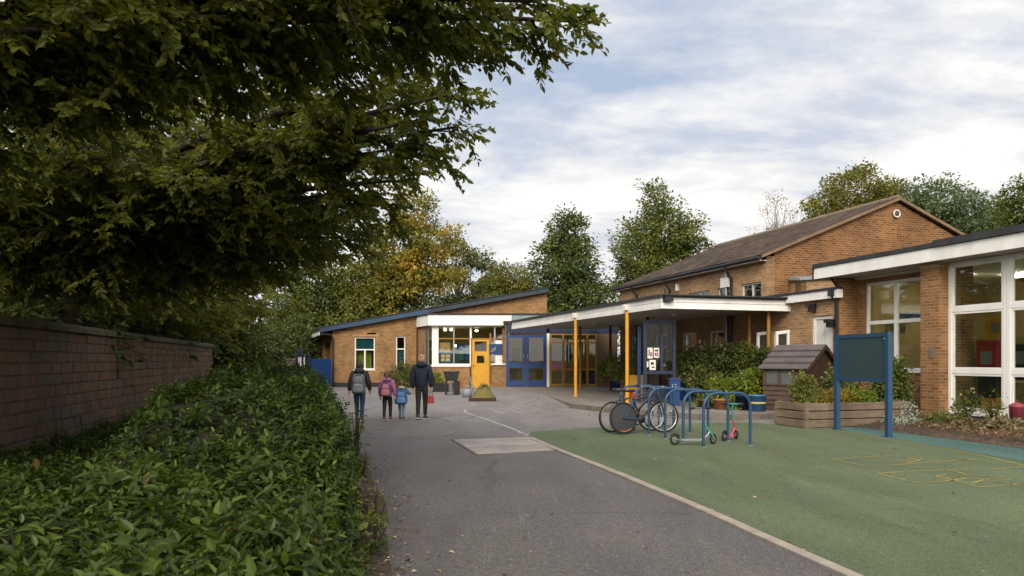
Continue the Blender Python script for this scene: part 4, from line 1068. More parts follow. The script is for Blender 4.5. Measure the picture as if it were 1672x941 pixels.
for sgn in (0, 1):
    for k in range(4):
        q0, q1 = k/4, (k+1)/4
        f0 = lambda q: (-.14 + (SD/2+.14)*q) if not sgn else (SD+.14 - (SD/2+.14)*q)
        z = lambda q: ehs-.06 + (rhs+.05-ehs+.06)*q
        y0, y1 = f0(q0), f0(q1 + .06 if k < 3 else 1.0)
        bt = [sh(-SW-.1, y0, z(q0)+.03), sh(.12, y0, z(q0)+.03), sh(.12, y1, z(q1)+.0), sh(-SW-.1, y1, z(q1)+.0)]
        tp = [(x, y, zz+.035) for x, y, zz in bt]
        if sgn: bt, tp = bt[::-1], tp[::-1]
        t.hexa(bt, tp)
t.build('roof', K['shedroof'], SHD)
t = MB(fr)
for (ya, za), (yb, zb) in (((-.14, ehs-.06), (SD/2, rhs+.04)), ((SD/2, rhs+.04), (SD+.14, ehs-.06))):
    t.hexa([sh(.1, ya, za-.09), sh(.125, ya, za-.09), sh(.125, yb, zb-.09), sh(.1, yb, zb-.09)], [sh(.1, ya, za+.03), sh(.125, ya, za+.03), sh(.125, yb, zb+.03), sh(.1, yb, zb+.03)])
t.build('barge_board', K['sheddk'], SHD)

# =================================================================== BIKE HOOPS
hv, hw = 6.94, .98
def hoop():
    h, r, R_ = .95, .026, .26
    pts = [(-hw/2, 0, 0), (-hw/2, 0, h-R_)]
    for k in range(1, 9):
        a_ = math.pi/2*k/8; pts.append((-hw/2+R_-R_*math.cos(a_), 0, h-R_+R_*math.sin(a_)))
    for k in range(0, 9):
        a_ = math.pi/2*k/8; pts.append((hw/2-R_+R_*math.sin(a_), 0, h-R_+R_*math.cos(a_)))
    pts.append((hw/2, 0, 0))
    return pts, r
LBL = ['nearest blue hoop cycle stand, its left leg in front of the teal scooter', 'blue hoop cycle stand second from the front, over the teal scooter deck', 'blue hoop cycle stand third from the front, before the bicycle front wheel',
       'blue hoop cycle stand beside the bicycle frame, fourth from the front', 'blue hoop cycle stand crossing the disc wheel bicycle, next to the farthest', 'farthest blue hoop cycle stand, behind the rear wheel of the bicycles']
rack_rot = math.atan2(.32, .93)
HP = []
def hpos(i): return (3.835 - .92*i/5, 13.10 + 3.68*i/5)
root = thing('cycle_stand', LBL[0], 'cycle stand', hpos(0)+(.008,), 'blue hoop cycle stands on the green surface')
pts, r = hoop(); t = MB(); t.tube(pts, r, 12)
bm = t.build('hoop', K['bluesteel'], None); bm.parent = root
for s_ in (-1, 1):
    t = MB(); t.cyl((s_*hw/2, 0), .07, 0, .012, 14); o = t.build('base_plate', K['grey'], None); o.parent = root
for i in range(1, 6): dup(root, hpos(i)+(.008,), rack_rot, LBL[i])
root.rotation_euler = (0, 0, rack_rot)

# =================================================================== BICYCLES (built along local x, rear wheel at origin)
def bicycle(label, loc, rz, disc, frame_mat, lean):
    B = bpy.data.objects.new('bicycle', None); COL.objects.link(B); B.location = loc; B.rotation_euler = (lean, 0, rz); ORG[B.name] = (0, 0, 0)
    tag(B, label, 'bicycle')
    wr, wb = .33, 1.0
    def wheel(x, dsc, steer=0):
        t = MB(); c = [(x + wr*.96*math.cos(q)*math.cos(steer), wr*.96*math.cos(q)*math.sin(steer), wr + wr*.96*math.sin(q)) for q in np.linspace(0, 2*math.pi, 33)[:-1]]
        t.tube(c, .022, 8, closed=True); w = t.build('tyre', K['rubber'], B)
        t = MB(); c = [(x + wr*.88*math.cos(q)*math.cos(steer), wr*.88*math.cos(q)*math.sin(steer), wr + wr*.88*math.sin(q)) for q in np.linspace(0, 2*math.pi, 33)[:-1]]
        t.tube(c, .011, 6, closed=True)
        for k in range(20):
            q = 2*math.pi*k/20; sgn = (-1)**k*.03
            t.tube([(x - math.sin(steer)*sgn, math.cos(steer)*sgn, wr), (x + wr*.88*math.cos(q)*math.cos(steer), wr*.88*math.cos(q)*math.sin(steer), wr + wr*.88*math.sin(q))], .0022, 4, caps=False)
        t.tube([(x+math.sin(steer)*.05, -.05*math.cos(steer), wr), (x-math.sin(steer)*.05, .05*math.cos(steer), wr)], .022, 8)
        t.build('rim', K['steel'] if not dsc else K['black'], w)
        if dsc:
            t = MB()
            for s_ in (-1, 1):
                rows = [[(x + rr*math.cos(q), s_*(.028 - .016*(rr/.29)), wr + rr*math.sin(q)) for q in np.linspace(0, 2*math.pi, 29)[:-1]] for rr in (.005, .1, .2, .29)]
                t.grid(rows if s_ < 0 else rows[::-1], 0, True)
            t.build('disc_cover', M('disc_cover', (.035, .037, .042), .45, .2, 4), w)
            t = MB(); c = [(x + .27*math.cos(q), -.022, wr + .27*math.sin(q)) for q in np.linspace(-1.9, -.9, 12)]; t.tube(c, .008, 5); t.build('stripe', K['orange'], w)
    wheel(0, disc); wheel(wb, False, -.25)
    bb = (.42, 0, .3); seat = (.24, 0, .78); head = (.86, 0, .83); hl = (.89, 0, .7)
    t = MB()
    t.tube([bb, seat], .02, 8); t.tube([(.27, 0, .7), head], .02, 8); t.tube([bb, hl], .023, 8); t.tube([head, hl], .024, 8)
    t.build('frame', frame_mat, B)
    t = MB()
    for s_ in (-.05, .05):
        t.tube([(.26, s_*.4, .7), (0, s_, wr)], .011, 6); t.tube([(bb[0], s_*.7, bb[2]), (0, s_, wr)], .013, 6)
    t.build('rear_stay', K['bluesteel'] if disc else frame_mat, B)
    t = MB()
    for s_ in (-.05, .05): t.tube([(.885, s_*.7, .7), (.93, s_, .6), (wb, s_, wr)], .014, 6)
    t.tube([head, (.85, 0, .93)], .016, 8); t.build('fork', K['black'], B)
    t = MB(); t.tube([(.80, -.29, .97), (.86, -.18, .95), (.86, 0, .93), (.86, .18, .95), (.80, .29, .97)], .013, 8); hb = t.build('handlebar', K['steel'], B)
    t = MB()
    for s_ in (-1, 1): t.tube([(.83, s_*.22, .965), (.77, s_*.31, .975)], .02, 8)
    t.build('grip', K['black'], hb)
    t = MB(); t.tube([(.27, 0, .7), (.215, 0, .88)], .013, 8); t.build('seat_post', K['steel'], B)
    t = MB(); t.ell((.19, 0, .9), (.14, .075, .035), 14, 8, fn=lambda q: (q[0], q[1]*(1.0 if q[0] < 0 else 1-.65*q[0]), q[2])); t.build('saddle', K['black'], B)
    t = MB(); t.lathe([(.005, -.008), (.085, -.008), (.085, .008), (.005, .008)], (0, 0, 0), 18); 
    t.v = [(bb[0]+x, z-.05, bb[2]+y) for x, y, z in t.v]
    t.tube([(bb[0], -.08, bb[2]), (bb[0]+.1, -.085, bb[2]-.13)], .012, 6); t.tube([(bb[0], .08, bb[2]), (bb[0]-.1, .085, bb[2]+.13)], .012, 6); t.tube([(bb[0], -.08, bb[2]), (bb[0], .08, bb[2])], .018, 8)
    cr = t.build('crank', K['black'], B)
    t = MB(); t.bbox(bb[0]+.06, -.17, bb[2]-.145, bb[0]+.15, -.09, bb[2]-.12, .004); t.bbox(bb[0]-.15, .09, bb[2]+.12, bb[0]-.06, .17, bb[2]+.145, .004); t.build('pedal', K['black'], cr)
    if disc:
        t = MB(); t.bbox(.2, -.03, .74, .28, .03, .86, .01); t.build('rear_light', K['red'], B)
        t = MB()
        t.tube([(-.32, 0, .55), (-.15, 0, .7), (.1, 0, .72)], .012, 6); t.build('mudguard', K['black'], B)
    else:
        t = MB()
        for k in range(5): t.tube([(.98+.03*k, -.12, .75-.02*k), (1.12, -.12+.06*k, .66)], .006, 4)
        t.build('cable', K['black'], B)
    return B
x, y = G(1019, 710); bicycle('blue and black bicycle with solid disc rear wheel leaning among the cycle stands', (x, y, .008), math.atan2(.42, .95), True, K['black'], R(-4))
x, y = G(1001, 708); bicycle('dark bicycle with open spoked wheels parked behind the disc wheel bicycle', (x, y+.15, .008), math.atan2(.42, .95), False, M('frame_graphite', (.05, .05, .055), .35, .2, 5), R(3))

# =================================================================== SCOOTERS
def scooter(label, loc, rz, deck_mat, stem_mat, lean, wr, L, h, steer, bar_mat):
    B = bpy.data.objects.new('kick_scooter', None); COL.objects.link(B); B.location = loc; B.rotation_euler = (lean, 0, rz); ORG[B.name] = (0, 0, 0)
    tag(B, label, 'kick scooter')
    for x in (0, L):
        st = steer if x else 0
        t = MB(); c = [(x+wr*.8*math.cos(q)*math.cos(st), wr*.8*math.cos(q)*math.sin(st), wr+wr*.8*math.sin(q)) for q in np.linspace(0, 2*math.pi, 25)[:-1]]
        t.tube(c, wr*.22, 8, closed=True); w = t.build('wheel', K['rubber'], B)
        t = MB(); c = [(x+wr*.5*math.cos(q)*math.cos(st), wr*.5*math.cos(q)*math.sin(st), wr+wr*.5*math.sin(q)) for q in np.linspace(0, 2*math.pi, 17)[:-1]]
        t.tube(c, wr*.1, 6, closed=True)
        for k in range(5):
            q = k*1.2566; t.tube([(x, 0, wr), (x+wr*.6*math.cos(q)*math.cos(st), wr*.6*math.cos(q)*math.sin(st), wr+wr*.6*math.sin(q))], wr*.06, 4)
        t.tube([(x+.03*math.sin(st), -.03*math.cos(st), wr), (x-.03*math.sin(st), .03*math.cos(st), wr)], wr*.2, 8); t.build('hub', K['grey'], w)
    t = MB(); t.bbox(.1, -.06, wr*.75, L-.17, .06, wr*.75+.035, .01); t.tube([(.12, 0, wr*.85), (0, -.04, wr)], .014, 6); t.tube([(.12, 0, wr*.85), (0, .04, wr)], .014, 6)
    t.tube([(L-.2, 0, wr*.9), (L-.1, 0, wr*1.8), (L-.07, 0, wr*2.4)], .018, 8)
    t.build('deck', deck_mat, B)
    t = MB(); c = [(wr*1.12*math.cos(q), 0, wr+wr*1.12*math.sin(q)) for q in np.linspace(.5, 2.3, 8)]; t.tube(c, .02, 6); t.build('mudguard', K['black'], B)
    t = MB(); t.tube([(L, -.04, wr), (L-.045, -.035, wr*2.15)], .011, 6); t.tube([(L, .04, wr), (L-.045, .035, wr*2.15)], .011, 6); t.tube([(L-.045, 0, wr*2.1), (L-.16, 0, h*.55)], .019, 8)
    s_ = t.build('stem', stem_mat, B)
    t = MB(); t.tube([(L-.155, 0, h*.53), (L-.24, 0, h)], .014, 8); t.build('inner_tube', K['steel'] if bar_mat is None else bar_mat, s_)
    t = MB(); c, sn = math.cos(steer), math.sin(steer); t.tube([(L-.24+.2*sn, -.2*c, h), (L-.24-.2*sn, .2*c, h)], .012, 8); hb = t.build('handlebar', K['steel'] if bar_mat is None else bar_mat, B)
    t = MB()
    for q in (-1, 1): t.tube([(L-.24-q*.12*sn, q*.12*c, h), (L-.24-q*.22*sn, q*.22*c, h)], .019, 8)
    t.build('grip', K['black'], hb); return B
a_ = G(1102, 727.5); c_ = G(1164.5, 726)
scooter('teal kick scooter with black wheels and grey deck lying along the nearest cycle stands', a_+(.008,), math.atan2(c_[1]-a_[1], c_[0]-a_[0]), K['grey'], K['teal_paint'], R(-3), .095, math.dist(a_, c_), .66, .5, None)
a_ = G(1182, 721); c_ = G(1209, 720.5)
scooter('pink kick scooter with teal handlebar inside the nearest cycle stand', a_+(.008,), R(48), K['pink_paint'], K['pink_paint'], R(4), .09, .5, .7, .9, K['teal_paint'])

# =================================================================== SMALL THINGS BY THE BAY
def tub(name, label, cat, x, y, z, r0, r1, h, mat, group=None, band=None):
    T = thing(name, label, cat, (x, y, z), group)
    t = MB(); t.lathe([(0.001, 0), (r0, 0), (r1, h), (r1*1.04, h), (r1*1.04, h+.02), (r1*.93, h+.02), (r1*.9, h-.05)], (x, y, z), 22); t.build('pot', mat, T)
    t = MB(); t.lathe([(r1*.91, h-.05), (.001, h-.03)], (x, y, z), 16); t.build('compost', K['soil'], T)
    if band:
        t = MB(); zc = h*.55; rr = r0+(r1-r0)*.55; t.lathe([(rr+.004, zc-.02), (rr+.008, zc), (rr+.004, zc+.03)], (x, y, z), 22); t.build('band', band, T)
    return T
x, y = G(738, 645)
CT_ = thing('play_stove', 'black plastic play trolley with legs standing by the bay wall', 'play trolley', (x, y, 0))
t = MB(); t.hexa([(x-.26, y-.2, .62), (x+.22, y-.2, .62), (x+.22, y+.2, .62), (x-.26, y+.2, .62)], [(x-.36, y-.24, 1.0), (x+.3, y-.24, 1.0), (x+.3, y+.24, 1.0), (x-.36, y+.24, 1.0)])
t.bbox(x-.4, y-.26, 1.0, x+.34, y+.26, 1.05, .01); t.build('tray', K['black'], CT_)
t = MB(); t.bbox(x-.3, y-.19, .02, x-.22, y+.19, .62); t.build('leg', K['black'], CT_)
t = MB(); t.bbox(x+.08, y-.19, .02, x+.34, y+.19, .62); t.build('cabinet', K['charcoal'], CT_)
t = MB(); t.bbox(x-.14, y-.15, .12, x+.04, y+.15, .55, .03); t.build('bottle_holder', K['greybag'], CT_)
t = MB(); t.tube([(x+.3, y, .5), (x+.5, y, .62), (x+.62, y, .85)], .025, 6); t.build('handle', K['pot'], CT_)
x, y = G(722, 640); t = MB(); t.hexa([(x-.5, y-.2, 0), (x+.5, y-.2, 0), (x+.5, y+.2, 0), (x-.5, y+.2, 0)], [(x-.6, y-.25, .42), (x+.55, y-.25, .42), (x+.55, y+.25, .42), (x-.6, y+.25, .42)])
TR = thing('planting_trough', 'low black planting trough against the bay wall beside the trolley', 'trough', (x, y, 0)); t.build('trough', K['black'], TR)
x, y = G(763, 649)
WC = thing('watering_can', 'pale blue plastic watering can on the ground left of the grassy mound', 'watering can', (x, y, 0))
t = MB(); t.lathe([(.001, 0), (.19, 0), (.2, .2), (.16, .34), (.05, .36), (.001, .36)], (x, y, 0), 16); t.build('body', K['lead'], WC)
t = MB(); t.tube([(x+.1, y, .12), (x+.22, y, .45), (x+.12, y, .8)], [.06, .045, .03], 8); t.lathe([(.03, 0), (.06, .08)], (x+.12, y, .78), 10); t.build('spout', K['lead'], WC)
t = MB(); t.tube([(x-.12, y, .3), (x-.02, y, .5), (x+.16, y, .42)], .02, 6); t.build('handle', K['lead'], WC)
xm, ym = G(788, 655)
MO = thing('mound_planter', 'low wooden tray heaped with a mossy grass mound before the yellow door', 'planter', (xm, ym, 0))
t = MB(); t.box(xm-.5, ym-.4, 0, xm+.5, ym-.35, .13); t.box(xm-.5, ym+.35, 0, xm+.5, ym+.4, .13); t.box(xm-.5, ym-.35, 0, xm-.45, ym+.35, .13); t.box(xm+.45, ym-.35, 0, xm+.5, ym+.35, .13); t.build('tray', K['sheddk'], MO)
t = MB()
rows = []
for i in range(9):
    q = i/8; rows.append([(xm+.05*math.sin(k*3)*q+.06*q+(.48-.4*q)*math.cos(k*.3142)*(1+.12*math.sin(k*2.3+i)), ym+(.37-.32*q)*math.sin(k*.3142), .06+(.56+.05*math.sin(k*1.7))*q**.9) for k in range(20)])
t.grid(rows, closed=True); t.face(rows[-1]); t.build('mound', M('mossy_mound', (.1, .115, .02), .95, .5, 7, .9, 22, col2=(.16, .11, .04)), MO)
# red lantern in the bed
x, y = S(14.6, 11.75)
PC = thing('lantern', 'crimson lidded lantern pot on a low stone in front of the classroom window', 'lantern', (x, y, .1))
t = MB(); t.lathe([(.001, .22), (.13, .22), (.135, .45), (.15, .46), (.15, .49), (.1, .53), (.03, .56), (.001, .58)], (x, y, .1), 20); t.build('body', K['pinkcan'], PC)
t = MB(); t.ell((x, y, .69), (.03, .03, .03), 8, 6); 
for k in range(12): 
    q = k*math.pi/6; t.tube([(x+.137*math.cos(q), y+.137*math.sin(q), .34), (x+.141*math.cos(q), y+.141*math.sin(q), .55)], .006, 4)
t.build('lattice', M('lattice_dark', (.12, .02, .03), .6), PC)
t = MB(); t.bbox(x-.22, y-.17, .0, x+.22, y+.17, .31, .04); t.build('stone', K['kerbdark'], PC)

# pots & planters under and in front of the canopy
def box_planter(label, px0, px1, pybase, pytop, d, mat, z=PZ, name='box_planter'):
    Y = (HC-z)*F/(pybase-HY); x0, x1 = (px0-CX)*Y/F, (px1-CX)*Y/F; h = (pybase-pytop)*Y/F
    T = thing(name, label, 'planter', ((x0+x1)/2, Y, z), 'blue planters on the patio')
    t = MB(); t.hexa([(x0+.02, Y+.02, z), (x1-.02, Y+.02, z), (x1-.02, Y+d-.02, z), (x0+.02, Y+d-.02, z)], [(x0, Y, z+h-.05), (x1, Y, z+h-.05), (x1, Y+d, z+h-.05), (x0, Y+d, z+h-.05)])
    t.build('box', mat, T)
    t = MB(); t.bbox(x0-.025, Y-.025, z+h-.05, x1+.025, Y+d+.025, z+h, .01); t.build('rim', mat, T)
    t = MB(); t.box(x0+.04, Y+.04, z+h, x1-.04, Y+d-.04, z+h+.012); t.build('compost', K['soil'], T)
    return (x0+x1)/2, Y+d/2, z+h, x1-x0
PLS = []
PLS.append(box_planter('bright blue square planter just right of the near slim post and glazed screen', 952, 975, 629, 603, .7, K['blue']))
PLS.append(box_planter('blue square planter holding a leafy bush, second of the row by the entrance', 997, 1022, 634, 612, .7, K['blue']))
PLS.append(box_planter('dark blue low planter between the two brighter square planters', 976, 995, 630, 613, .6, K['bluedark']))
PLS.append(box_planter('yellow box planter squeezed between the near yellow post and the kiosk', 1029, 1050, 650, 613, .45, K['yellow']))
PLS.append(box_planter('long blue planter bench to the right of the notice kiosk', 1104, 1160, 654, 622, .6, K['blue']))
PLS.append(box_planter('narrow blue box with a painted white number standing by the kiosk', 1094, 1111, 663, 618, .3, K['blue']))
xq, yq, zq, wq = PLS[-1]
t = MB(); yy = yq-.15-.02
for k, pts in enumerate((((0, .0), (0, .16)), ((.05, .16), (.13, .16), (.13, .09), (.06, .09), (.06, .0), (.14, .0)))):
    t.tube([(xq-.09+p[0], yy, zq-.35+p[1]) for p in pts], .007, 5)
o = t.build('painted_number', K['whiteold'], [q for q in scene.objects if q.name.startswith('box_planter') and not q.parent][-1])
def potpx(name, label, px, pyb, wpx, hpx, mat, z=PZ, band=None, grp='tubs and pots along the patio kerb'):
    Y = (HC-z)*F/(pyb-HY) + .1; x = (px-CX)*Y/F; r = wpx*Y/F/2; h = hpx*Y/F
    tub(name, label, 'plant pot', x, Y, z, r*.9, r, h, mat, grp, band)
    return x, Y, z+h, r
POT = []
POT.append(potpx('plant_tub', 'round blue tub with a pale yellow band beside the shed', 1236, 672, 29, 25, K['blueplastic'], band=M('band_yellow', (.5, .4, .12), .6, .3, 8)))
POT.append(potpx('plant_tub', 'darker blue tub to the left of the yellow banded tub', 1213, 670, 24, 23, K['bluedark']))
POT.append(potpx('plant_pot', 'terracotta pot overflowing with foliage seen through the cycle stands', 1178, 669, 26, 15, K['pot']))
POT.append(potpx('plant_pot', 'smaller brown pot at the left end of the row of pots', 1150, 668, 20, 13, K['brownpost']))
x, y = S(12.05, 19.6)
t = MB(SCHOOL); t.bbox(13.4, 20.6, PZ, 14.4, 21.5, .95, .01)
for k in range(4): t.box(13.39, 20.62, PZ+.03+k*.2, 13.398, 21.48, PZ+.2+k*.2)
o = t.build('timber_box', K['timber'], None, S(13.9, 21)+(PZ,)); tag(o, 'weathered timber planter box behind the tubs to the left of the shed', 'planter')
# =================================================================== PEOPLE
def skin(name, joints, bones, mats, parent, root, levels=2):
    """joints: {name: (x,y,z,r)}; one continuous skinned surface, baked to a mesh"""
    names = list(joints); idx = {k: i for i, k in enumerate(names)}
    me = bpy.data.meshes.new(name)
    me.from_pydata([joints[k][:3] for k in names], [(idx[a], idx[b]) for a, b in bones], [])
    tmp = bpy.data.objects.new(name + '_tmp', me); COL.objects.link(tmp)
    sk = tmp.modifiers.new('skin', 'SKIN'); sk.use_smooth_shade = True
    for k in names:
        v = me.skin_vertices[0].data[idx[k]]; r = joints[k][3]
        v.radius = r if hasattr(r, '__len__') else (r, r); v.use_root = (k == root)
    ss = tmp.modifiers.new('sub', 'SUBSURF'); ss.levels = levels; ss.render_levels = levels
    dg = bpy.context.evaluated_depsgraph_get()
    out = bpy.data.meshes.new_from_object(tmp.evaluated_get(dg))
    out.name = name
    bpy.data.objects.remove(tmp); 
    out.materials.clear()
    for m in (mats if isinstance(mats, (list, tuple)) else [mats]): out.materials.append(m)
    for p in out.polygons: p.use_smooth = True
    return link(name, out, parent)
def join_into(obj, mb, mats):
    """append a built shape to a body mesh so that it stays one mesh"""
    import bmesh
    t = mb.build('tmp_join', mats, None)
    bm = bmesh.new(); bm.from_mesh(obj.data); base = len(obj.data.materials)
    n0 = len(bm.faces); bm.from_mesh(t.data); bm.faces.ensure_lookup_table()
    for f in bm.faces[n0:]: f.material_index += base
    for m in mats: obj.data.materials.append(m)
    bm.to_mesh(obj.data); bm.free()
    me = t.data; bpy.data.objects.remove(t); bpy.data.meshes.remove(me)
EYE = M('eye_white', (.6, .58, .55), .3); IRIS = M('iris', (.03, .02, .015), .2)
def person(label, loc, h, rz, top, legs, hair, shoe, stride=1.0, coat_len=.47, coat_fat=1.0, child=0.0, hair_style='long', larm=None, rarm=None, hood=None, cuff=None, head_turn=0.0):
    B = bpy.data.objects.new('person', None); COL.objects.link(B); B.location = loc; B.rotation_euler = (0, 0, rz); ORG[B.name] = (0, 0, 0)
    tag(B, label, 'person', 'family walking to the school')
    k = h
    hs = 1.0 + child*.28                 # children: larger head
    hipz = (.5 - child*.03)*k; shz = (.815 - child*.035)*k; hc = (.928 - child*.018)*k
    sw = (.108 - child*.004)*k
    J = {}
    J['pelvis'] = (0, 0, hipz+.03*k, .045*k); J['waist'] = (0, .0, (hipz+shz)/2, .055*k); J['chest'] = (0, .0, shz-.05*k, (.062*k, .062*k)); J['neck'] = (0, .005*k, shz+.035*k, .03*k); J['skull'] = (0, .012*k, hc-.05*k*hs, .035*k)
    bones = [('pelvis', 'waist'), ('waist', 'chest'), ('chest', 'neck'), ('neck', 'skull')]
    C = {}
    for sd, nm, arm in ((-1, 'l', larm), (1, 'r', rarm)):
        st = stride*sd*.045*k
        J[nm+'hip'] = (sd*.052*k, 0, hipz-.02*k, .04*k); J[nm+'knee'] = (sd*.05*k, st*.6+.012*k, .285*k, .034*k); J[nm+'ankle'] = (sd*.048*k, st-.012*k, .05*k, .021*k)
        J[nm+'toe'] = (sd*.055*k, st+.07*k, .02*k, .016*k)
        bones += [('pelvis', nm+'hip'), (nm+'hip', nm+'knee'), (nm+'knee', nm+'ankle'), (nm+'ankle', nm+'toe')]
        A = arm or ((sd*.150*k, -.015*k - st*.4, shz-.165*k), (sd*.163*k, .015*k - st*.9, shz-.305*k))
        J[nm+'sho'] = (sd*sw, 0, shz-.012*k, .036*k); J[nm+'elb'] = A[0] + (.026*k,); J[nm+'wri'] = A[1] + (.018*k,)
        e, w = Vector(A[0]), Vector(A[1]); d = (w-e).normalized(); pm = w + d*.045*k
        J[nm+'palm'] = tuple(pm) + ((.022*k, .014*k),)
        bones += [('chest', nm+'sho'), (nm+'sho', nm+'elb'), (nm+'elb', nm+'wri'), (nm+'wri', nm+'palm')]
        fwd = Vector((0, 1, 0)); fwd = (fwd - d*fwd.dot(d)).normalized(); inn = Vector((-sd, 0, 0)); inn = (inn - d*inn.dot(d)).normalized()
        for i, (off, ln_) in enumerate(((.016, .036), (.0055, .042), (-.0055, .039), (-.016, .03))):
            b_ = pm + d*.012*k + fwd*off*k; m_ = b_ + d*ln_*.55*k + inn*.006*k; t_ = m_ + d*ln_*.4*k + inn*.018*k
            r_ = max(.0048*k, .0048)
            J['%sf%da' % (nm, i)] = tuple(b_) + (r_*1.15,); J['%sf%db' % (nm, i)] = tuple(m_) + (r_,); J['%sf%dc' % (nm, i)] = tuple(t_) + (r_*.85,)
            bones += [(nm+'palm', '%sf%da' % (nm, i)), ('%sf%da' % (nm, i), '%sf%db' % (nm, i)), ('%sf%db' % (nm, i), '%sf%dc' % (nm, i))]
        b_ = w + d*.02*k + fwd*.018*k; m_ = b_ + (fwd*.8+d*.7).normalized()*.022*k; t_ = m_ + (d + inn*.3).normalized()*.02*k
        J[nm+'tha'] = tuple(b_) + (.0065*k,); J[nm+'thb'] = tuple(m_) + (.006*k,); J[nm+'thc'] = tuple(t_) + (.0045*k,)
        bones += [(nm+'wri', nm+'tha'), (nm+'tha', nm+'thb'), (nm+'thb', nm+'thc')]
    body = skin('body', J, bones, K['skin'], B, 'pelvis', 1)
    # head as one shaped surface: brow, nose, lips, chin, ears
    hr = (.054*k*hs, .064*k*hs, .07*k*hs); hcx = (0, .012*k, hc)
    ct, sn = math.cos(head_turn), math.sin(head_turn)
    def face(q):
        x, y, z = q
        x2, y2 = x*ct + y*sn, -x*sn + y*ct      # face direction is +y turned
        jaw = 1 - .18*max(0, -z)*1.3
        nx, ny, nz = x2*jaw, y2*(.98 if y2 > 0 else 1.05), z
        g = math.exp(-((x2/.16)**2 + ((z+.12)/.22)**2)) if y2 > 0 else 0
        ny += .22*g
        ny += .07*math.exp(-((x2/.3)**2 + ((z+.48)/.1)**2)) * (y2 > 0) + .1*math.exp(-((x2/.3)**2 + ((z+.8)/.16)**2)) * (y2 > 0)
        ny -= .07*math.exp(-(((abs(x2)-.36)/.2)**2 + ((z-.05)/.13)**2)) * (y2 > 0)
        ea = math.exp(-(((y2+.05)/.16)**2 + ((z+.05)/.22)**2)) * (abs(x2) > .6)
        nx += math.copysign(.14*ea, x2)
        return (nx*ct - ny*sn, nx*sn + ny*ct, nz)
    t = MB(); t.ell(hcx, hr, 36, 26, fn=face)
    for s_ in (-1, 1):
        ex, ey = s_*.36*hr[0], .88*hr[1]
        t.ell((hcx[0]+ex*ct-ey*sn, hcx[1]+ex*sn+ey*ct, hc+.05*hr[2]), (.009*k*hs,)*3, 8, 6, 1)
        ey += .006*k*hs
        t.ell((hcx[0]+ex*ct-ey*sn, hcx[1]+ex*sn+ey*ct, hc+.05*hr[2]), (.005*k*hs,)*3, 8, 6, 2)
    join_into(body, t, [K['skin'], EYE, IRIS])
    # hair
    t = MB()
    def hf(q):
        x, y, z = q; y2 = -x*sn + y*ct; x2 = x*ct + y*sn
        wob = 1.11 + .03*math.sin(9*x2+5*z) + .025*math.sin(17*z + 6*y2)
        if y2 > .25 and z < .55: wob = .9
        return wob
    t.ell((hcx[0], hcx[1]-.006*k, hc+.008*k), hr, 26, 18, fn=hf)
    if hair_style == 'long':
        zb = -.155*k*hs
        rows = []
        for i in range(9):
            q = i/8; z = hc + .02*k + (zb-.0)*q
            wd = hr[0]*(1.12 - .22*q + .1*math.sin(q*5)); dp_ = hr[1]*(1.05-.45*q)
            rows.append([(hcx[0] + wd*math.cos(a)*(1+.05*math.sin(7*a+i)), hcx[1] - .015*k + dp_*.9*math.sin(a)*(1+.06*math.sin(9*a)), z + .012*k*math.sin(5*a)*q) for a in np.linspace(math.pi*.93, math.pi*2.07, 22)])
        rows2 = [[(x, y+.014*k, z) for x, y, z in r] for r in rows]
        t.grid(rows); t.grid([r[::-1] for r in rows2]); t.grid([rows[-1][::-1], rows2[-1][::-1]])
    elif hair_style == 'pony':
        t.tube([(0, hcx[1]-hr[1]*1.0, hc+.03*k), (0, hcx[1]-hr[1]*1.35, hc), (.012*k, hcx[1]-hr[1]*1.3, hc-.07*k), (.02*k, hcx[1]-hr[1]*1.1, hc-.14*k*hs)], [.018*k, .028*k, .024*k, .008*k], 10)
    elif hair_style == 'bun':
        t.ell((0, hcx[1]-hr[1]*.85, hc+.75*hr[2]), (.03*k, .03*k, .026*k), 12, 8)
    hm, hmat = t, hair
    hm.build('hair', hmat, B)
    # trousers
    T = {'pel': (0, 0, hipz+.05*k, .068*k)}
    tb = []
    for sd, nm in ((-1, 'l'), (1, 'r')):
        st = stride*sd*.045*k
        T[nm+'h'] = (sd*.053*k, 0, hipz-.03*k, .058*k); T[nm+'k'] = (sd*.05*k, st*.6+.012*k, .285*k, .041*k); T[nm+'c'] = (sd*.049*k, st*.85-.004*k, .17*k, .036*k); T[nm+'a'] = (sd*.048*k, st-.012*k, .06*k, .03*k)
        tb += [('pel', nm+'h'), (nm+'h', nm+'k'), (nm+'k', nm+'c'), (nm+'c', nm+'a')]
    skin('trousers', T, tb, legs, B, 'pel', 2)
    # coat: torso loft + sleeves as one skinned shape, hem built as a loft
    f = coat_fat
    D = {'hem': (0, 0, coat_len*k-.012*k, (.095*k*f, .072*k*f)), 'wst': (0, 0, (coat_len*k+shz)/2, (.09*k*f, .068*k*f)), 'chs': (0, 0, shz-.055*k, (.092*k*f, .066*k*f)), 'col': (0, .0, shz+.022*k, .045*k*f)}
    db = [('hem', 'wst'), ('wst', 'chs'), ('chs', 'col')]
    for sd, nm in ((-1, 'l'), (1, 'r')):
        a0 = J[nm+'sho']; a1 = J[nm+'elb']; a2 = J[nm+'wri']
        D[nm+'s'] = (a0[0]*1.02, a0[1], a0[2], .05*k*f); D[nm+'e'] = a1[:3] + (.041*k*f,); D[nm+'w'] = a2[:3] + (.032*k*f,)
        db += [('chs', nm+'s'), (nm+'s', nm+'e'), (nm+'e', nm+'w')]
    coat = skin('jacket', D, db, top, B, 'chs', 2)
    if hood:
        t = MB(); t.ell((0, -.05*k, shz+.035*k), (.085*k, .06*k, .05*k), 18, 10, fn=lambda q: 1+.06*math.sin(8*q[0]))
        t.build('hood', hood, coat)
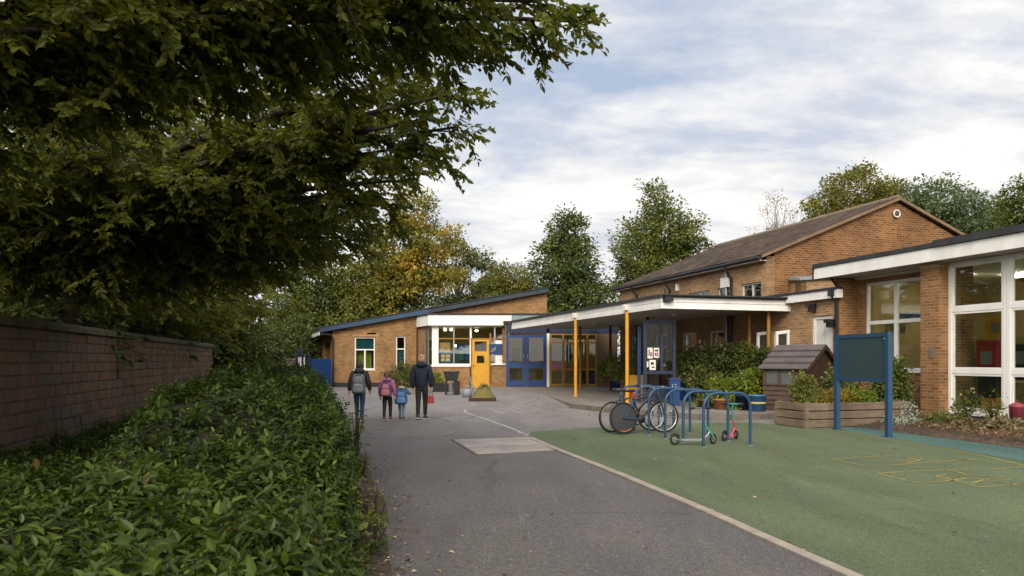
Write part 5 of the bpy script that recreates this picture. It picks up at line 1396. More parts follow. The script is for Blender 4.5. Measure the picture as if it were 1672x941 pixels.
    for sd, nm in ((-1, 'l'), (1, 'r')):
        st = stride*sd*.045*k; x0 = sd*.048*k; y0 = st-.012*k
        lift = .018*k if st < 0 else 0
        t = MB()
        rows = []
        for i, (yy, wd, ht, zb) in enumerate(((-.045, .012, .02, .6), (-.04, .026, .06, .3), (-.01, .03, .062, 0), (.03, .032, .048, 0), (.07, .034, .034, 0), (.1, .026, .026, 0), (.112, .008, .014, .1))):
            rows.append([(x0 + sd*.006*k*(i/6) + wd*k*math.cos(a), y0 + yy*k, max(.006, (ht*k)*(.5+.5*math.sin(a))) + .008*k + lift*(1 - i/6)) for a in np.linspace(0, 2*math.pi, 13)[:-1]])
        t.grid([r[::-1] for r in rows], closed=True)
        so = t.build('shoe', shoe, B)
        t = MB(); t.hexa([(x0-.03*k, y0-.045*k, .0+lift), (x0+.03*k, y0-.045*k, lift), (x0+.036*k, y0+.1*k, 0), (x0-.032*k, y0+.1*k, 0)], [(x0-.03*k, y0-.045*k, .016*k+lift), (x0+.03*k, y0-.045*k, .016*k+lift), (x0+.036*k, y0+.1*k, .014*k), (x0-.032*k, y0+.1*k, .014*k)])
        t.build('sole', K['sole'], so)
    return B, shz, J
def backpack(label, loc, rz, h, shz, w, ht, dep, mats, y0):
    k = h
    B = bpy.data.objects.new('backpack', None); COL.objects.link(B); B.location = loc; B.rotation_euler = (0, 0, rz); ORG[B.name] = (0, 0, 0)
    tag(B, label, 'backpack', 'backpacks worn by the family')
    zc = shz - .02*k - ht/2
    def rb(cx, cy, cz, a, b, c, e=.45):
        t = MB()
        def sq(q):
            m = (abs(q[0])**(2/e) + abs(q[1])**(2/e) + abs(q[2])**(2/e))**(e/2)
            s_ = 1/m if m else 1
            taper = 1 - .12*q[2]*s_
            return (q[0]*s_*taper, q[1]*s_, q[2]*s_)
        t.ell((cx, cy, cz), (a, b, c), 28, 18, fn=sq); return t
    rb(0, y0-dep/2, zc, w/2, dep/2, ht/2).build('bag', mats[0], B)
    rb(0, y0-dep*.98, zc-ht*.2, w*.38, dep*.22, ht*.22).build('front_pocket', mats[1], B)
    rb(0, y0-dep*.94, zc+ht*.22, w*.3, dep*.12, ht*.16).build('top_pocket', mats[1], B)
    t = MB(); t.box(-w*.36, y0-dep*1.0, zc-ht*.47, w*.36, y0-dep*.9, zc-ht*.43); t.tube([(-w*.4, y0-dep*.9, zc-ht*.35), (-w*.42, y0-dep*.93, zc+ht*.2), (-w*.2, y0-dep*.95, zc+ht*.45), (w*.2, y0-dep*.95, zc+ht*.45), (w*.42, y0-dep*.93, zc+ht*.2), (w*.4, y0-dep*.9, zc-ht*.35)], .008, 5)
    t.build('piping', mats[2], B)
    t = MB(); t.tube([(-.03, y0-dep*.3, zc+ht*.48), (-.025, y0-dep*.4, zc+ht*.58), (.025, y0-dep*.4, zc+ht*.58), (.03, y0-dep*.3, zc+ht*.48)], .007, 6); t.build('grab_handle', mats[2], B)
    for s_ in (-1, 1):
        t = MB(); t.tube([(s_*w*.3, y0-.01, zc+ht*.42), (s_*w*.36, y0+.05*k, shz+.018*k), (s_*.075*k, .04*k, shz+.03*k), (s_*.08*k, .088*k, shz-.05*k), (s_*.085*k, .075*k, shz-.16*k), (s_*w*.45, y0-.01, zc-ht*.3)], .014, 6); t.build('strap', mats[2], B)
    return B
gA, gB_, gC, gD = G(587, 689), G(632.5, 687.5), G(656, 686), G(688.5, 685.5)
z0 = .009
rzA = R(4)
bA, sh_, jA = person('woman in dark grey jacket and blue jeans under a big grey backpack', gA+(z0,), 1.5, rzA, K['charcoal'], K['denim'], K['hairdk'], K['shoered'], stride=-1.4, coat_len=.475, coat_fat=1.14, hair_style='long', hood=K['charcoal'])
backpack('large grey and black backpack on the back of the woman in jeans', gA+(z0,), rzA, 1.5, sh_, .33, .5, .2, (K['greybag'], M('bag_pocket_grey', (.2, .21, .22), .5, .5, 20), K['black']), -.09)
bB, sh_, jB = person('girl with a ponytail in mauve jacket and black leggings walking second from the left', gB_+(z0,), 1.26, R(-3), K['mauve'], K['leggings'], K['hairmid'], K['shoered'], stride=1.6, coat_len=.46, coat_fat=1.16, child=.6, hair_style='pony', hood=K['mauve'])
backpack('mauve school backpack worn by the girl in the matching jacket', gB_+(z0,), R(-3), 1.26, sh_, .27, .36, .15, (K['mauvedk'], M('bag_pocket_mauve', (.3, .1, .24), .6, .5, 20, col2=(.4, .2, .1)), K['navy']), -.085)
bC, sh_, jC = person('smallest child in pale jeans under a bright blue backpack, hand held', gC+(z0,), 1.02, R(2), K['bluecoat'], K['denimpale'], K['hairmid'], K['shoe'], stride=-1.3, coat_len=.44, coat_fat=1.2, child=1.0, hair_style='short', hood=M('fur_hood', (.4, .32, .22), .9, .4, 30),
           rarm=((.19, -.01, .665), (.245, .04, .70)))
backpack('bright blue patterned backpack almost as wide as the small child wearing it', gC+(z0,), R(2), 1.02, sh_, .31, .37, .15, (K['bluebag'], M('bag_pocket_blue', (.05, .17, .4), .6, .5, 24, col2=(.14, .2, .36)), K['navy']), -.075)
bD, sh_, jD = person('tall woman in navy hooded coat and black leggings walking at the right of the family', gD+(z0,), 1.67, R(-2), K['navy'], K['leggings'], K['hairfair'], K['shoe'], stride=1.2, coat_len=.455, coat_fat=1.2, hair_style='bun', hood=K['navy'],
           larm=((-.245, -.02, 1.06), (-.232, .01, .80)), rarm=((.25, -.02, 1.07), (.255, .03, .83)), head_turn=R(-25))
t = MB(); bx_, by_ = gD[0]+.235, gD[1]+.06
t.hexa([(bx_-.085, by_-.05, .42), (bx_+.085, by_-.05, .42), (bx_+.085, by_+.05, .42), (bx_-.085, by_+.05, .42)], [(bx_-.07, by_-.02, .62), (bx_+.07, by_-.02, .62), (bx_+.07, by_+.02, .62), (bx_-.07, by_+.02, .62)])
HB = thing('shopping_bag', 'small red bag hanging from the right hand of the woman in navy', 'bag', (bx_, by_, .36)); t.build('bag', K['red'], HB)
t = MB(); t.tube([(bx_-.05, by_, .62), (bx_-.025, by_, .76), (bx_+.025, by_, .76), (bx_+.05, by_, .62)], .008, 5); t.build('handle', K['red'], HB)

# =================================================================== FOLIAGE
rng = np.random.default_rng(11)
def nrm(a): return a/np.maximum(np.linalg.norm(a, axis=1, keepdims=True), 1e-9)
def leaves(name, mat, pos, d, n, L, W, tint, parent=None, org=(0, 0, 0), fine=False):
    """pos base, d along the leaf, n leaf normal; folded leaf (fine) or rhomb"""
    N = len(pos); d = nrm(d); n = nrm(n - d*(n*d).sum(1, keepdims=True)); s = np.cross(d, n)
    L = np.broadcast_to(np.asarray(L, float).reshape(-1, 1), (N, 1)); W = np.broadcast_to(np.asarray(W, float).reshape(-1, 1), (N, 1))
    pos = pos - np.array(ORG.get(parent.name, (0, 0, 0)) if parent else org)
    if fine:
        droop = -.13*L
        V = np.stack([pos, pos + d*L*.32 + s*W*.46 + n*W*.12, pos + d*L*.72 + s*W*.34 + n*(W*.1+droop*.5), pos + d*L + n*droop,
                      pos + d*L*.72 - s*W*.34 + n*(W*.1+droop*.5), pos + d*L*.32 - s*W*.46 + n*W*.12], 1)
        k = 6; quads = np.array([[0, 1, 2, 3], [0, 3, 4, 5]])
    else:
        V = np.stack([pos, pos + d*L*.45 + s*W*.5 + n*W*.1, pos + d*L - n*L*.12, pos + d*L*.45 - s*W*.5 + n*W*.1], 1)
        k = 4; quads = np.array([[0, 1, 2, 3]])
    q = len(quads)
    idx = (np.arange(N)[:, None, None]*k + quads[None]).reshape(-1)
    me = bpy.data.meshes.new(name)
    me.vertices.add(N*k); me.vertices.foreach_set('co', V.reshape(-1).astype(np.float32))
    me.loops.add(N*q*4); me.loops.foreach_set('vertex_index', idx.astype(np.int32))
    me.polygons.add(N*q); me.polygons.foreach_set('loop_start', (np.arange(N*q)*4).astype(np.int32))
    at = me.attributes.new('tint', 'FLOAT', 'FACE'); at.data.foreach_set('value', np.repeat(np.clip(tint, 0, 1), q).astype(np.float32))
    me.polygons.foreach_set('use_smooth', np.zeros(N*q, bool))
    me.materials.append(mat); me.update(calc_edges=True)
    return link(name, me, parent, org)
def rand_dirs(n): return nrm(rng.normal(size=(n, 3)))

LM = {}
LM['near'] = leaf_mat('leaf_beech', [(0, (.062, .085, .011)), (.45, (.11, .13, .017)), (.8, (.165, .17, .022)), (1, (.28, .19, .028))], .52, .45, .3)
LM['hedge'] = leaf_mat('leaf_laurel', [(0, (.02, .036, .006)), (.5, (.044, .075, .009)), (.8, (.092, .128, .012)), (.95, (.14, .15, .018)), (1, (.17, .1, .03))], .28, .42, .28)
LM['dark'] = leaf_mat('leaf_dark', [(0, (.038, .06, .016)), (.6, (.078, .108, .026)), (1, (.14, .165, .04))], .3)
LM['green'] = leaf_mat('leaf_sycamore', [(0, (.05, .075, .016)), (.5, (.1, .13, .026)), (1, (.18, .19, .04))], .33)
LM['autumn'] = leaf_mat('leaf_autumn', [(0, (.1, .13, .025)), (.4, (.2, .19, .028)), (.75, (.35, .26, .035)), (1, (.42, .24, .035))], .4)
LM['pale'] = leaf_mat('leaf_pale', [(0, (.07, .095, .03)), (.6, (.12, .145, .04)), (1, (.18, .18, .06))], .35)
LM['olive'] = leaf_mat('leaf_olive', [(0, (.1, .11, .018)), (.5, (.18, .175, .03)), (1, (.27, .24, .045))], .38)
LM['blue'] = leaf_mat('leaf_greyblue', [(0, (.06, .1, .045)), (.5, (.115, .16, .075)), (1, (.17, .21, .1))], .3)
LM['bare'] = leaf_mat('leaf_sparse', [(0, (.16, .12, .06)), (1, (.26, .22, .13))], .3)
LM['bright'] = leaf_mat('leaf_bright', [(0, (.07, .12, .015)), (.5, (.14, .2, .025)), (1, (.26, .27, .03))], .35)
LM['flower'] = leaf_mat('petal_yellow', [(0, (.3, .22, .02)), (1, (.55, .33, .02))], .3)
LM['pinkflower'] = leaf_mat('petal_pink', [(0, (.45, .22, .2)), (1, (.62, .5, .42))], .3)
LM['white'] = leaf_mat('petal_white', [(0, (.3, .34, .28)), (1, (.6, .6, .55))], .3)
LM['dead'] = leaf_mat('fallen_leaf', [(0, (.09, .05, .02)), (.6, (.22, .13, .05)), (1, (.42, .33, .2))], .1)

def blob(center, r, ncl, per, L, mat, tint0=.45, crad=.3, shell=.5, up=.3, flat=.7, name='crown', parent=None, W=.55, fine=False, lobes=None, seed_noise=.25):
    """leaf clumps spread through one or several ellipsoids"""
    C = []; cen = []
    lob = lobes or [(center, r)]
    vol = np.array([q[1][0]*q[1][1]*q[1][2] for q in lob])**.75; vol /= vol.sum()
    for (c, rr), w in zip(lob, vol):
        n = max(3, int(ncl*w)); u = rand_dirs(n); rad = (shell + (1-shell)*rng.random((n, 1))**.7)
        bump = 1 + seed_noise*np.sin(u[:, :1]*5.1+c[0])*np.sin(u[:, 1:2]*4.3+c[1]) + .12*np.sin(u[:, 2:]*9+c[2])
        C.append(np.array(c) + u*rad*bump*np.array(rr)); cen.append(np.repeat(np.array([c]), n, 0))
    C = np.concatenate(C); cen = np.concatenate(cen); n = len(C)
    out = nrm(C - cen)
    cr = crad*(.6+.8*rng.random((n, 1)))
    off = rng.normal(size=(n, per, 3))*.55; off[..., 2] *= flat
    pos = (C[:, None] + off*cr[:, None]).reshape(-1, 3)
    od = nrm(off.reshape(-1, 3))
    o2 = np.repeat(out, per, 0)
    d = od*.8 + o2*.5 + rng.normal(size=od.shape)*.45 + np.array([0, 0, -.25])
    nn = o2*.5 + np.array([0, 0, up+.4]) + rng.normal(size=od.shape)*.5
    tint = np.repeat(tint0 + rng.normal(size=n)*.22, per) + rng.normal(size=n*per)*.1
    ll = L*(.65+.7*rng.random(n*per))
    return leaves(name, mat, pos, d, nn, ll, ll*W, tint, parent, (0, 0, 0), fine), C
def limbs(t, base, top, trunk_r, targets, h0=.3, n=8, r_end=.012, thin=1.0):
    bz, tz = base[2], top[2]
    H = tz-bz
    pts = []; rr = []
    wx, wy = rng.normal(size=2)*.02*H
    for i in range(9):
        q = i/8; pts.append((base[0]+(top[0]-base[0])*q + wx*math.sin(q*5), base[1]+(top[1]-base[1])*q + wy*math.sin(q*4), bz+H*q)); rr.append(trunk_r*(1.25 if i == 0 else 1)*(1-.86*q))
    t.tube(pts, rr, 10)
    for c in targets:
        q = h0 + (1-h0)*.8*max(0, min(1, (c[2]-bz)/H - .22)) ; q = max(h0*.8, min(.93, q*rng.uniform(.75, 1.0)))
        i = q*8; k = int(i); f = i-k; a = Vector(pts[k]).lerp(Vector(pts[min(8, k+1)]), f); b = Vector(c)
        L = (b-a).length; m = a.lerp(b, .45) + Vector((0, 0, L*.12)) + Vector(rng.normal(size=3)*.05*L)
        r0 = max(.02, trunk_r*(1-.86*q)*.55*thin)
        t.tube([a, a.lerp(m, .55)+Vector((0, 0, .03*L)), m, m.lerp(b, .5)+Vector(rng.normal(size=3)*.04*L), b], [r0, r0*.75, r0*.5, r0*.3, r_end], 6, caps=False)
def tree(label, x, y, H, lobes, ncl, per, L, mat, bark, trunk_r, tint0=.45, crad=.45, nb=22, shell=.45, group='trees behind the school', name='tree', W=.6, up=.3, flat=.7):
    T = thing(name, label, 'tree', (x, y, 0), group)
    lob = [((x+c[0], y+c[1], c[2]), r) for c, r in lobes]
    o, C = blob(None, None, ncl, per, L, mat, tint0, crad, shell, up, flat, 'crown', T, W, lobes=lob)
    t = MB(); pick = C[rng.choice(len(C), min(nb, len(C)), replace=False)]
    limbs(t, (x, y, -.05), (x + lobes[0][0][0]*.5, y, H*.86), trunk_r, pick)
    t.build('trunk', bark, T); return T
def at(px, Y): return (px-CX)*Y/F
def hh(py, Y): return HC + (HY-py)*Y/F
# ---- far trees
Y = 54; H = hh(338, Y)
tree('tall dark green sycamore with narrow top behind the left end of the canopy', at(926, Y), Y, H, [((0, 0, H-2.0), (1.3, 1.3, 2.0)), ((-.2, 0, H-4.6), (2.5, 2.3, 2.6)), ((.3, 0, H-7.4), (3.1, 2.8, 2.8)), ((.2, .3, H-9.8), (2.8, 2.6, 2.2))], 620, 46, .24, LM['dark'], K['bark'], .35, .55, .55)
Y = 57; H = hh(302, Y)
tree('taller bright green tree with peaked crown behind the canopy and hall roof', at(1076, Y), Y, H, [((-.2, 0, H-1.6), (1.1, 1.1, 1.7)), ((.8, 0, H-3.6), (2.4, 2.2, 2.2)), ((-1.6, 0, H-5.2), (2.2, 2.2, 2.3)), ((1.3, .2, H-6.4), (2.7, 2.4, 2.6)), ((-.6, 0, H-8.8), (3.7, 3, 2.8)), ((.3, 0, H-11), (3.6, 3, 2.4))], 860, 46, .24, LM['green'], K['bark'], .4, .6, .55)
Y = 62; H = hh(432, Y)
tree('small yellowish olive tree just above the sloping roof of the low block', at(824, Y), Y, H, [((0, 0, H-1.6), (2.3, 2, 1.7)), ((-1.2, 0, H-2.6), (1.8, 1.8, 1.6)), ((1.4, 0, H-3), (1.7, 1.7, 1.8))], 300, 40, .23, LM['olive'], K['bark'], .22, .4, .5)
Y = 52; H = hh(312, Y)
tree('autumn tree with golden orange crown rising behind the low block', at(684, Y), Y, H, [((-.4, 0, H-1.6), (1.7, 1.7, 1.6)), ((1.1, 0, H-3.4), (2.0, 1.9, 1.5)), ((-1.4, 0, H-3.8), (2.3, 2.1, 2.0)), ((-.3, 0, H-6.2), (2.8, 2.4, 1.7)), ((1.6, -.2, H-6), (1.7, 1.6, 1.1)), ((-2.4, 0, H-7.5), (2.6, 2.2, 2.0))], 460, 36, .24, LM['autumn'], K['barkpale'], .3, .5, .5, 30, .5)
Y = 55; H = hh(372, Y)
tree('pale green open tree with thin limbs showing, right of the autumn tree', at(752, Y), Y, H, [((-.6, 0, H-1.4), (1.3, 1.2, .9)), ((.9, 0, H-2.6), (1.6, 1.4, 1.0)), ((-1.2, 0, H-3.6), (1.6, 1.4, .9)), ((1.2, 0, H-4.8), (1.5, 1.4, .9)), ((-.2, 0, H-5.8), (1.9, 1.6, .9))], 230, 30, .21, LM['pale'], K['barkpale'], .2, .55, .45, 40, .35, flat=.45)
for px_, py_, Y, hw_, mt, tn, lab in ((604, 348, 51, 3.0, 'olive', .25, 'tall olive green tree left of the autumn tree, behind the low block'), (548, 385, 51, 2.8, 'green', .6, 'tall leafy tree above the left end of the sloping roof'), (505, 415, 51, 2.8, 'pale', .2, 'tall grey green tree behind the blue fence railings'), (612, 405, 53, 3.0, 'green', .5, 'mid green tree standing left of the autumn tree behind the low block'), (560, 450, 52.5, 2.6, 'dark', .35, 'dark evergreen filling the gap above the left end of the sloping roof'),
                          (655, 470, 51.5, 2.6, 'dark', .3, 'dark bushy tree close behind the middle of the low block roof'), (720, 478, 51.5, 2.4, 'dark', .5, 'deep green bushy tree behind the white bay'),
                          (498, 455, 51, 2.6, 'green', .55, 'leafy tree behind the blue fence'), (470, 500, 47, 2.4, 'dark', .6, 'dark round tree behind the brick pier at the fence'),
                          (412, 520, 42.5, 2.0, 'pale', .25, 'grey green bushy tree left of the fence, near the wall end'), (372, 500, 38, 2.2, 'green', .35, 'bushy tree at the far end of the stone wall'), (520, 500, 56, 3.2, 'dark', .4, 'broad tree beyond the fence')):
    H = hh(py_, Y)
    tree(lab, at(px_, Y), Y, H, [((0, 0, H-H*.22), (hw_*.62, hw_*.6, H*.22)), ((-hw_*.4, 0, H*.55), (hw_*.7, hw_*.65, H*.25)), ((hw_*.4, 0, H*.5), (hw_*.7, hw_*.65, H*.25)), ((0, -.3, H*.26), (hw_*1.05, hw_*.8, H*.24))], int(80*hw_), 40, .22, LM[mt], K['bark'], .2, tn, .5, 14, .4)
# right hand trees beyond the hall
Y = 50; H = hh(303, Y)
T = tree('almost bare pale tree with thin grey branches behind the hall ridge', at(1272, Y), Y, H, [((0, 0, H-1.7), (1.5, 1.3, 1.7)), ((-.9, 0, H-3.8), (1.6, 1.4, 1.4)), ((.8, 0, H-3.5), (1.3, 1.2, 1.4))], 150, 8, .12, LM['bare'], M('bark_grey', (.3, .26, .22), .9, .4, 4, .4, 30), .14, .5, .3, 110, .2)
Y = 53; H = hh(276, Y)
tree('broad olive yellow tree behind the hall roof ridge', at(1402, Y), Y, H, [((.2, 0, H-1.7), (2.3, 2, 1.8)), ((-1.9, 0, H-2.9), (2.0, 2, 2.0)), ((2.0, 0, H-2.6), (2.0, 2, 1.9)), ((-.4, 0, H-4.8), (3.6, 2.6, 2.4)), ((-1, 0, H-7.5), (3.6, 2.6, 3))], 700, 42, .22, LM['olive'], K['bark'], .35, .42, .5)
Y = 51; H = hh(288, Y)
tree('greyish blue green tree behind the gable, right of the olive tree', at(1548, Y), Y, H, [((-.6, 0, H-1.7), (2.2, 2, 1.7)), ((1.5, 0, H-3.2), (2.0, 2, 2)), ((-1.9, 0, H-2.8), (1.8, 1.8, 1.9)), ((2.9, 0, H-5), (1.7, 1.8, 2.0)), ((0, 0, H-5.2), (3.6, 2.6, 2.6)), ((1, 0, H-8), (3.6, 2.6, 3))], 720, 42, .22, LM['blue'], K['bark'], .35, .5, .5)
Y = 44; H = hh(280, Y)
tree('dark green tree cut by the right edge above the classroom roof', at(1690, Y), Y, H, [((0, 0, H-1.8), (1.6, 1.6, 1.9)), ((-.4, 0, H-4), (1.9, 1.8, 2.0)), ((.6, 0, H-6), (2.6, 2, 2.4))], 400, 40, .21, LM['green'], K['bark'], .3, .45, .45)
Y = 56; H = hh(330, Y)
tree('low bushy tree filling the gap right of the gable', at(1630, Y), Y, H, [((0, 0, H-2.2), (2.6, 2, 2.2)), ((-1.5, 0, H-4), (2.6, 2, 2.6))], 280, 40, .22, LM['dark'], K['bark'], .25, .6, .5)

# ---- the near overhanging trees on the left: boughs with leafy sprays
def bez(a, b, sag, n=14):
    a, b = Vector(a), Vector(b); L = (b-a).length
    m = a.lerp(b, .5) + Vector((0, 0, sag*L)); 
    return [((1-q)**2)*a + 2*q*(1-q)*m + q*q*b for q in map(float, np.linspace(0, 1, n))]
def sprays(twigs, L, mat, parent, nl=11, tint0=.4, jit=.13, fine=True, W=.56):
    """twigs: (base, dir, length) arrays -> alternate drooping leaves"""
    Bp, D, LL = twigs; N = len(Bp); D = nrm(D)
    tt = np.linspace(.12, 1.0, nl)[None, :] + rng.uniform(-.03, .03, (N, nl))
    droop = np.array([0, 0, -1.0])
    pos = Bp[:, None] + D[:, None]*(tt*LL[:, None])[..., None] + droop*((tt**2)*LL[:, None]*.22)[..., None]
    side = np.cross(D, np.array([0, 0, 1.0])); side = nrm(side + 1e-6)
    sg = np.where(np.arange(nl) % 2 == 0, 1., -1.)[None, :, None]
    d = D[:, None]*.62 + side[:, None]*sg*.75 + np.array([0, 0, -.38]) + rng.normal(size=(N, nl, 3))*.24
    n = np.array([.12, -.25, .6]) + rng.normal(size=(N, nl, 3))*.6
    ti = tint0 + np.repeat(rng.normal(size=(N, 1))*jit, nl, 1) + rng.normal(size=(N, nl))*.1
    ll = L*(.62+.6*rng.random(N*nl))
    return leaves('crown', mat, pos.reshape(-1, 3), d.reshape(-1, 3), n.reshape(-1, 3), ll, ll*W, ti.reshape(-1), parent, (0, 0, 0), fine)
def big_tree(label, x, y, H, tr, tips, nsub, ntw, L, mat, seed, sublen=1.5, nl=13, tint0=.4, fine=True):
    global rng
    rng = np.random.default_rng(seed)
    T = thing('tree', label, 'tree', (x, y, 0), 'trees overhanging the stone wall')
    t = MB(); pts = []; rr = []
    for i in range(10):
        q = i/9; pts.append((x+.15*math.sin(q*4+seed), y+.2*math.sin(q*3), -.05+H*q)); rr.append(tr*(1.3 if i == 0 else 1)*(1-.8*q))
    t.tube(pts, rr, 12)
    B0, D0, L0 = [], [], []
    for tip in tips:
        tip = Vector(tip); dist = math.hypot(tip.x-x, tip.y-y)
        z0 = max(3.0, min(H*.9, tip.z - .22*dist + rng.uniform(-.3, .6)))
        i = min(8, int(z0/H*9)); a = Vector(pts[i]); a.z = z0
        bp = bez(a, tip, .07, 16); r0 = min(tr*.45, .03 + .012*dist)
        t.tube(bp, [r0*(1-.93*k/15)+.004 for k in range(16)], 7, caps=False)
        for s in range(nsub):
            q = .12 + .88*(s+rng.random())/nsub; k = min(14, int(q*15)); p = bp[k].lerp(bp[k+1], q*15-k); dd = (bp[k+1]-bp[k]).normalized()
            sl = sublen*(1.12-q*.85)*rng.uniform(.6, 1.15)
            ang = rng.uniform(.45, 1.15)*(1 if s % 2 else -1); ca, sa = math.cos(ang), math.sin(ang)
            sd = Vector((dd.x*ca-dd.y*sa, dd.x*sa+dd.y*ca, dd.z*.4+rng.normal()*.45)).normalized()
            sb_ = bez(p, p + sd*sl + Vector((0, 0, -.08*sl)), .08, 6)
            t.tube(sb_, [.012+.006*sl, .011, .009, .007, .005, .003], 5, caps=False)
            for w in range(ntw):
                f = .1 + .9*(w+rng.random())/ntw; k2 = min(4, int(f*5)); pb = sb_[k2].lerp(sb_[k2+1], f*5-k2)
                an = rng.uniform(.3, 1.0)*(1 if w % 2 else -1); ca, sa = math.cos(an), math.sin(an)
                td = Vector((sd.x*ca-sd.y*sa, sd.x*sa+sd.y*ca, sd.z*.4 + rng.normal()*.5)).normalized()
                tl = rng.uniform(.25, .5)*(1.1-.35*q)
                if pb.z < 2.72 and pb.x < -7.7-.25*(pb.y-11.1)+1.7 and rng.random() < .93: continue
                B0.append(pb); D0.append(td); L0.append(tl)
                t.tube([pb, pb+td*tl*.6+Vector((0, 0, -.06*tl)), pb+td*tl*.97+Vector((0, 0, -.22*tl))], [.0045, .0035, .002], 3, caps=False)
        for w in range(3):   # the very tip
            td = (bp[-1]-bp[-2]).normalized() + Vector(rng.normal(size=3)*.35); B0.append(bp[-1] - td*.1); D0.append(td); L0.append(.35)
    t.build('trunk', K['bark'], T)
    sprays((np.array([tuple(p) for p in B0]), np.array([tuple(p) for p in D0]), np.array(L0)), L, mat, T, nl, tint0, fine=fine)
    return T
tipsZ = [(985, 47, 7), (925, 15, 6.7), (880, 62, 7.2), (838, 95, 7.6), (800, -30, 6.2), (768, 92, 7.5), (700, 20, 6.6), (650, 95, 7.1), (560, 30, 6.2), (480, 110, 6.6), (380, 40, 5.7), (300, 140, 6.2), (200, 60, 5.4), (110, 160, 5.8), (860, -20, 6.5), (600, -60, 5.5)]
tipsZ = [P(a - 45*(a > 640), b_ - 12, c_) for a, b_, c_ in tipsZ] + [(-1.5, 3, 4.9), (-2.5, .5, 4.7), (-3.5, -1.5, 4.5), (-1.5, 5.5, 6.0), (-10, 7, 6.5)]  # ends with out-of-view boughs, added overhead to shade the hedge and wall
big_tree('big beech tree whose long boughs reach over the top of the picture', -8.2, 5.2, 8.6, .34, tipsZ, 23, 10, .092, LM['near'], 21, 1.55, tint0=.4)
tipsA = [(738, 160, 8.4), (742, 214, 8.8), (712, 258, 9.4), (700, 200, 8.6), (668, 300, 10), (645, 250, 9), (650, 340, 10.4), (560, 325, 9.5), (560, 395, 11), (500, 425, 12), (480, 380, 10), (425, 432, 11.5), (400, 300, 9), (330, 415, 11.5), (320, 370, 10), (240, 395, 11),
         (250, 330, 9.5), (150, 370, 10.5), (160, 280, 9), (60, 350, 10.3), (60, 320, 9.3), (-20, 340, 9), (600, 150, 8.6), (500, 230, 8.6), (690, 120, 8.4), (90, 210, 9), (540, 250, 11), (610, 360, 12), (660, 160, 10), (620, 210, 11), (680, 260, 11.5), (560, 180, 12), (460, 300, 12), (500, 350, 13), (640, 300, 12.5), (530, 400, 13), (430, 400, 13)]
tipsA += [(590, 385, 12.5), (548, 425, 13.5), (505, 448, 14.5), (455, 455, 14), (600, 330, 13), (400, 440, 13)]
tipsA = [P(a, b_ - 6 - 42*(a < 345), c_) for a, b_, c_ in tipsA] + [(-9, 14, 8), (-11, 11, 7)]
big_tree('big beech tree with low boughs hanging above the stone wall coping', -9.3, 12.4, 9.2, .36, tipsA, 22, 10, .095, LM['near'], 33, 1.6, tint0=.42)
tipsB = []
def ring(x, y, r, zs, n, rs):
    rg = np.random.default_rng(rs); out = []
    for z in zs:
        for k in range(n):
            a_ = 2*math.pi*(k+rg.random())/n; q = r*(1-.09*abs(z-4.5))*rg.uniform(.6, 1.05)
            out.append((x+q*math.cos(a_), y+q*math.sin(a_), z+rg.uniform(-.5, .5)))
    return out
big_tree('leafy tree behind the wall, second trunk along from the near one', -10.8, 18, 9.5, .3, ring(-9.6, 18, 4.6, (3.3, 4.6, 6.2, 8.2), 9, 1), 13, 7, .15, LM['near'], 41, 1.9, 10, .46)
big_tree('leafy tree behind the wall, farther along towards the fence', -12.8, 25, 9.5, .3, ring(-12.0, 25, 4.8, (3.2, 4.6, 6.3, 8), 9, 2), 12, 6, .2, LM['near'], 42, 2.2, 10, .5, False)
big_tree('leafy tree at the far end of the wall with low green sprays', -16, 33, 9, .3, ring(-15.8, 33, 5.0, (2.2, 3.8, 5.6, 7.6), 9, 3), 11, 6, .24, LM['near'], 43, 2.4, 10, .56, False)
# understory shrubs behind the wall (block the low sky as a real thicket does)
under = [(-11.7, 11.5, 3.0, 3.4), (-12.6, 15, 3.2, 3.8), (-13.7, 19.5, 3.2, 4.0), (-14.9, 24, 3.2, 4.2), (-16.2, 29, 3.4, 4.4), (-17, 14, 4, 6), (-19, 21, 4, 6.5), (-20, 30, 4.5, 7), (-18, 38, 4.5, 7), (-14.5, 8.5, 3.6, 5), (-22, 46, 5, 8), (-24, 12, 5, 8)]
names_u = ['nearest', 'second', 'third', 'fourth', 'fifth', 'tall far left', 'sixth', 'seventh', 'eighth', 'near left', 'ninth', 'farthest left']
prs = np.random.default_rng(5)
lab_u = ['shrub close behind the stone wall where the low boughs meet the coping', 'shrub behind the wall to the right of the nearest one', 'shrub behind the middle of the stone wall', 'shrub behind the farther half of the stone wall', 'shrub behind the far end of the stone wall', 'tall dark thicket shrub deep behind the wall at the left', 'tall thicket shrub deep behind the middle of the wall', 'tall thicket shrub deep behind the wall near its far end', 'large shrub beyond the far end of the wall', 'dark shrub behind the wall at the very left edge', 'large shrub far beyond the wall end, left of the pier', 'far left thicket shrub mostly hidden by the others']
rng = np.random.default_rng(77)
for (x, y, r, h_), lab in zip(under, lab_u):
    T = thing('shrub', lab, 'shrub', (x, y, 0), 'thicket behind the stone wall')
    o, C = blob((x, y, h_*.5), (r, r, h_*.52), int(60*r), 22, .2+.004*y, LM['dark'], .3, .55, .35, name='foliage', parent=T)
    t = MB()
    for c in C[::12]: t.tube([(x+rng.normal()*.2, y+rng.normal()*.2, 0), (x*.5+c[0]*.5, y*.5+c[1]*.5, c[2]*.6), tuple(c)], [.04, .025, .008], 5, caps=False)
    t.build('stem', K['bark'], T)

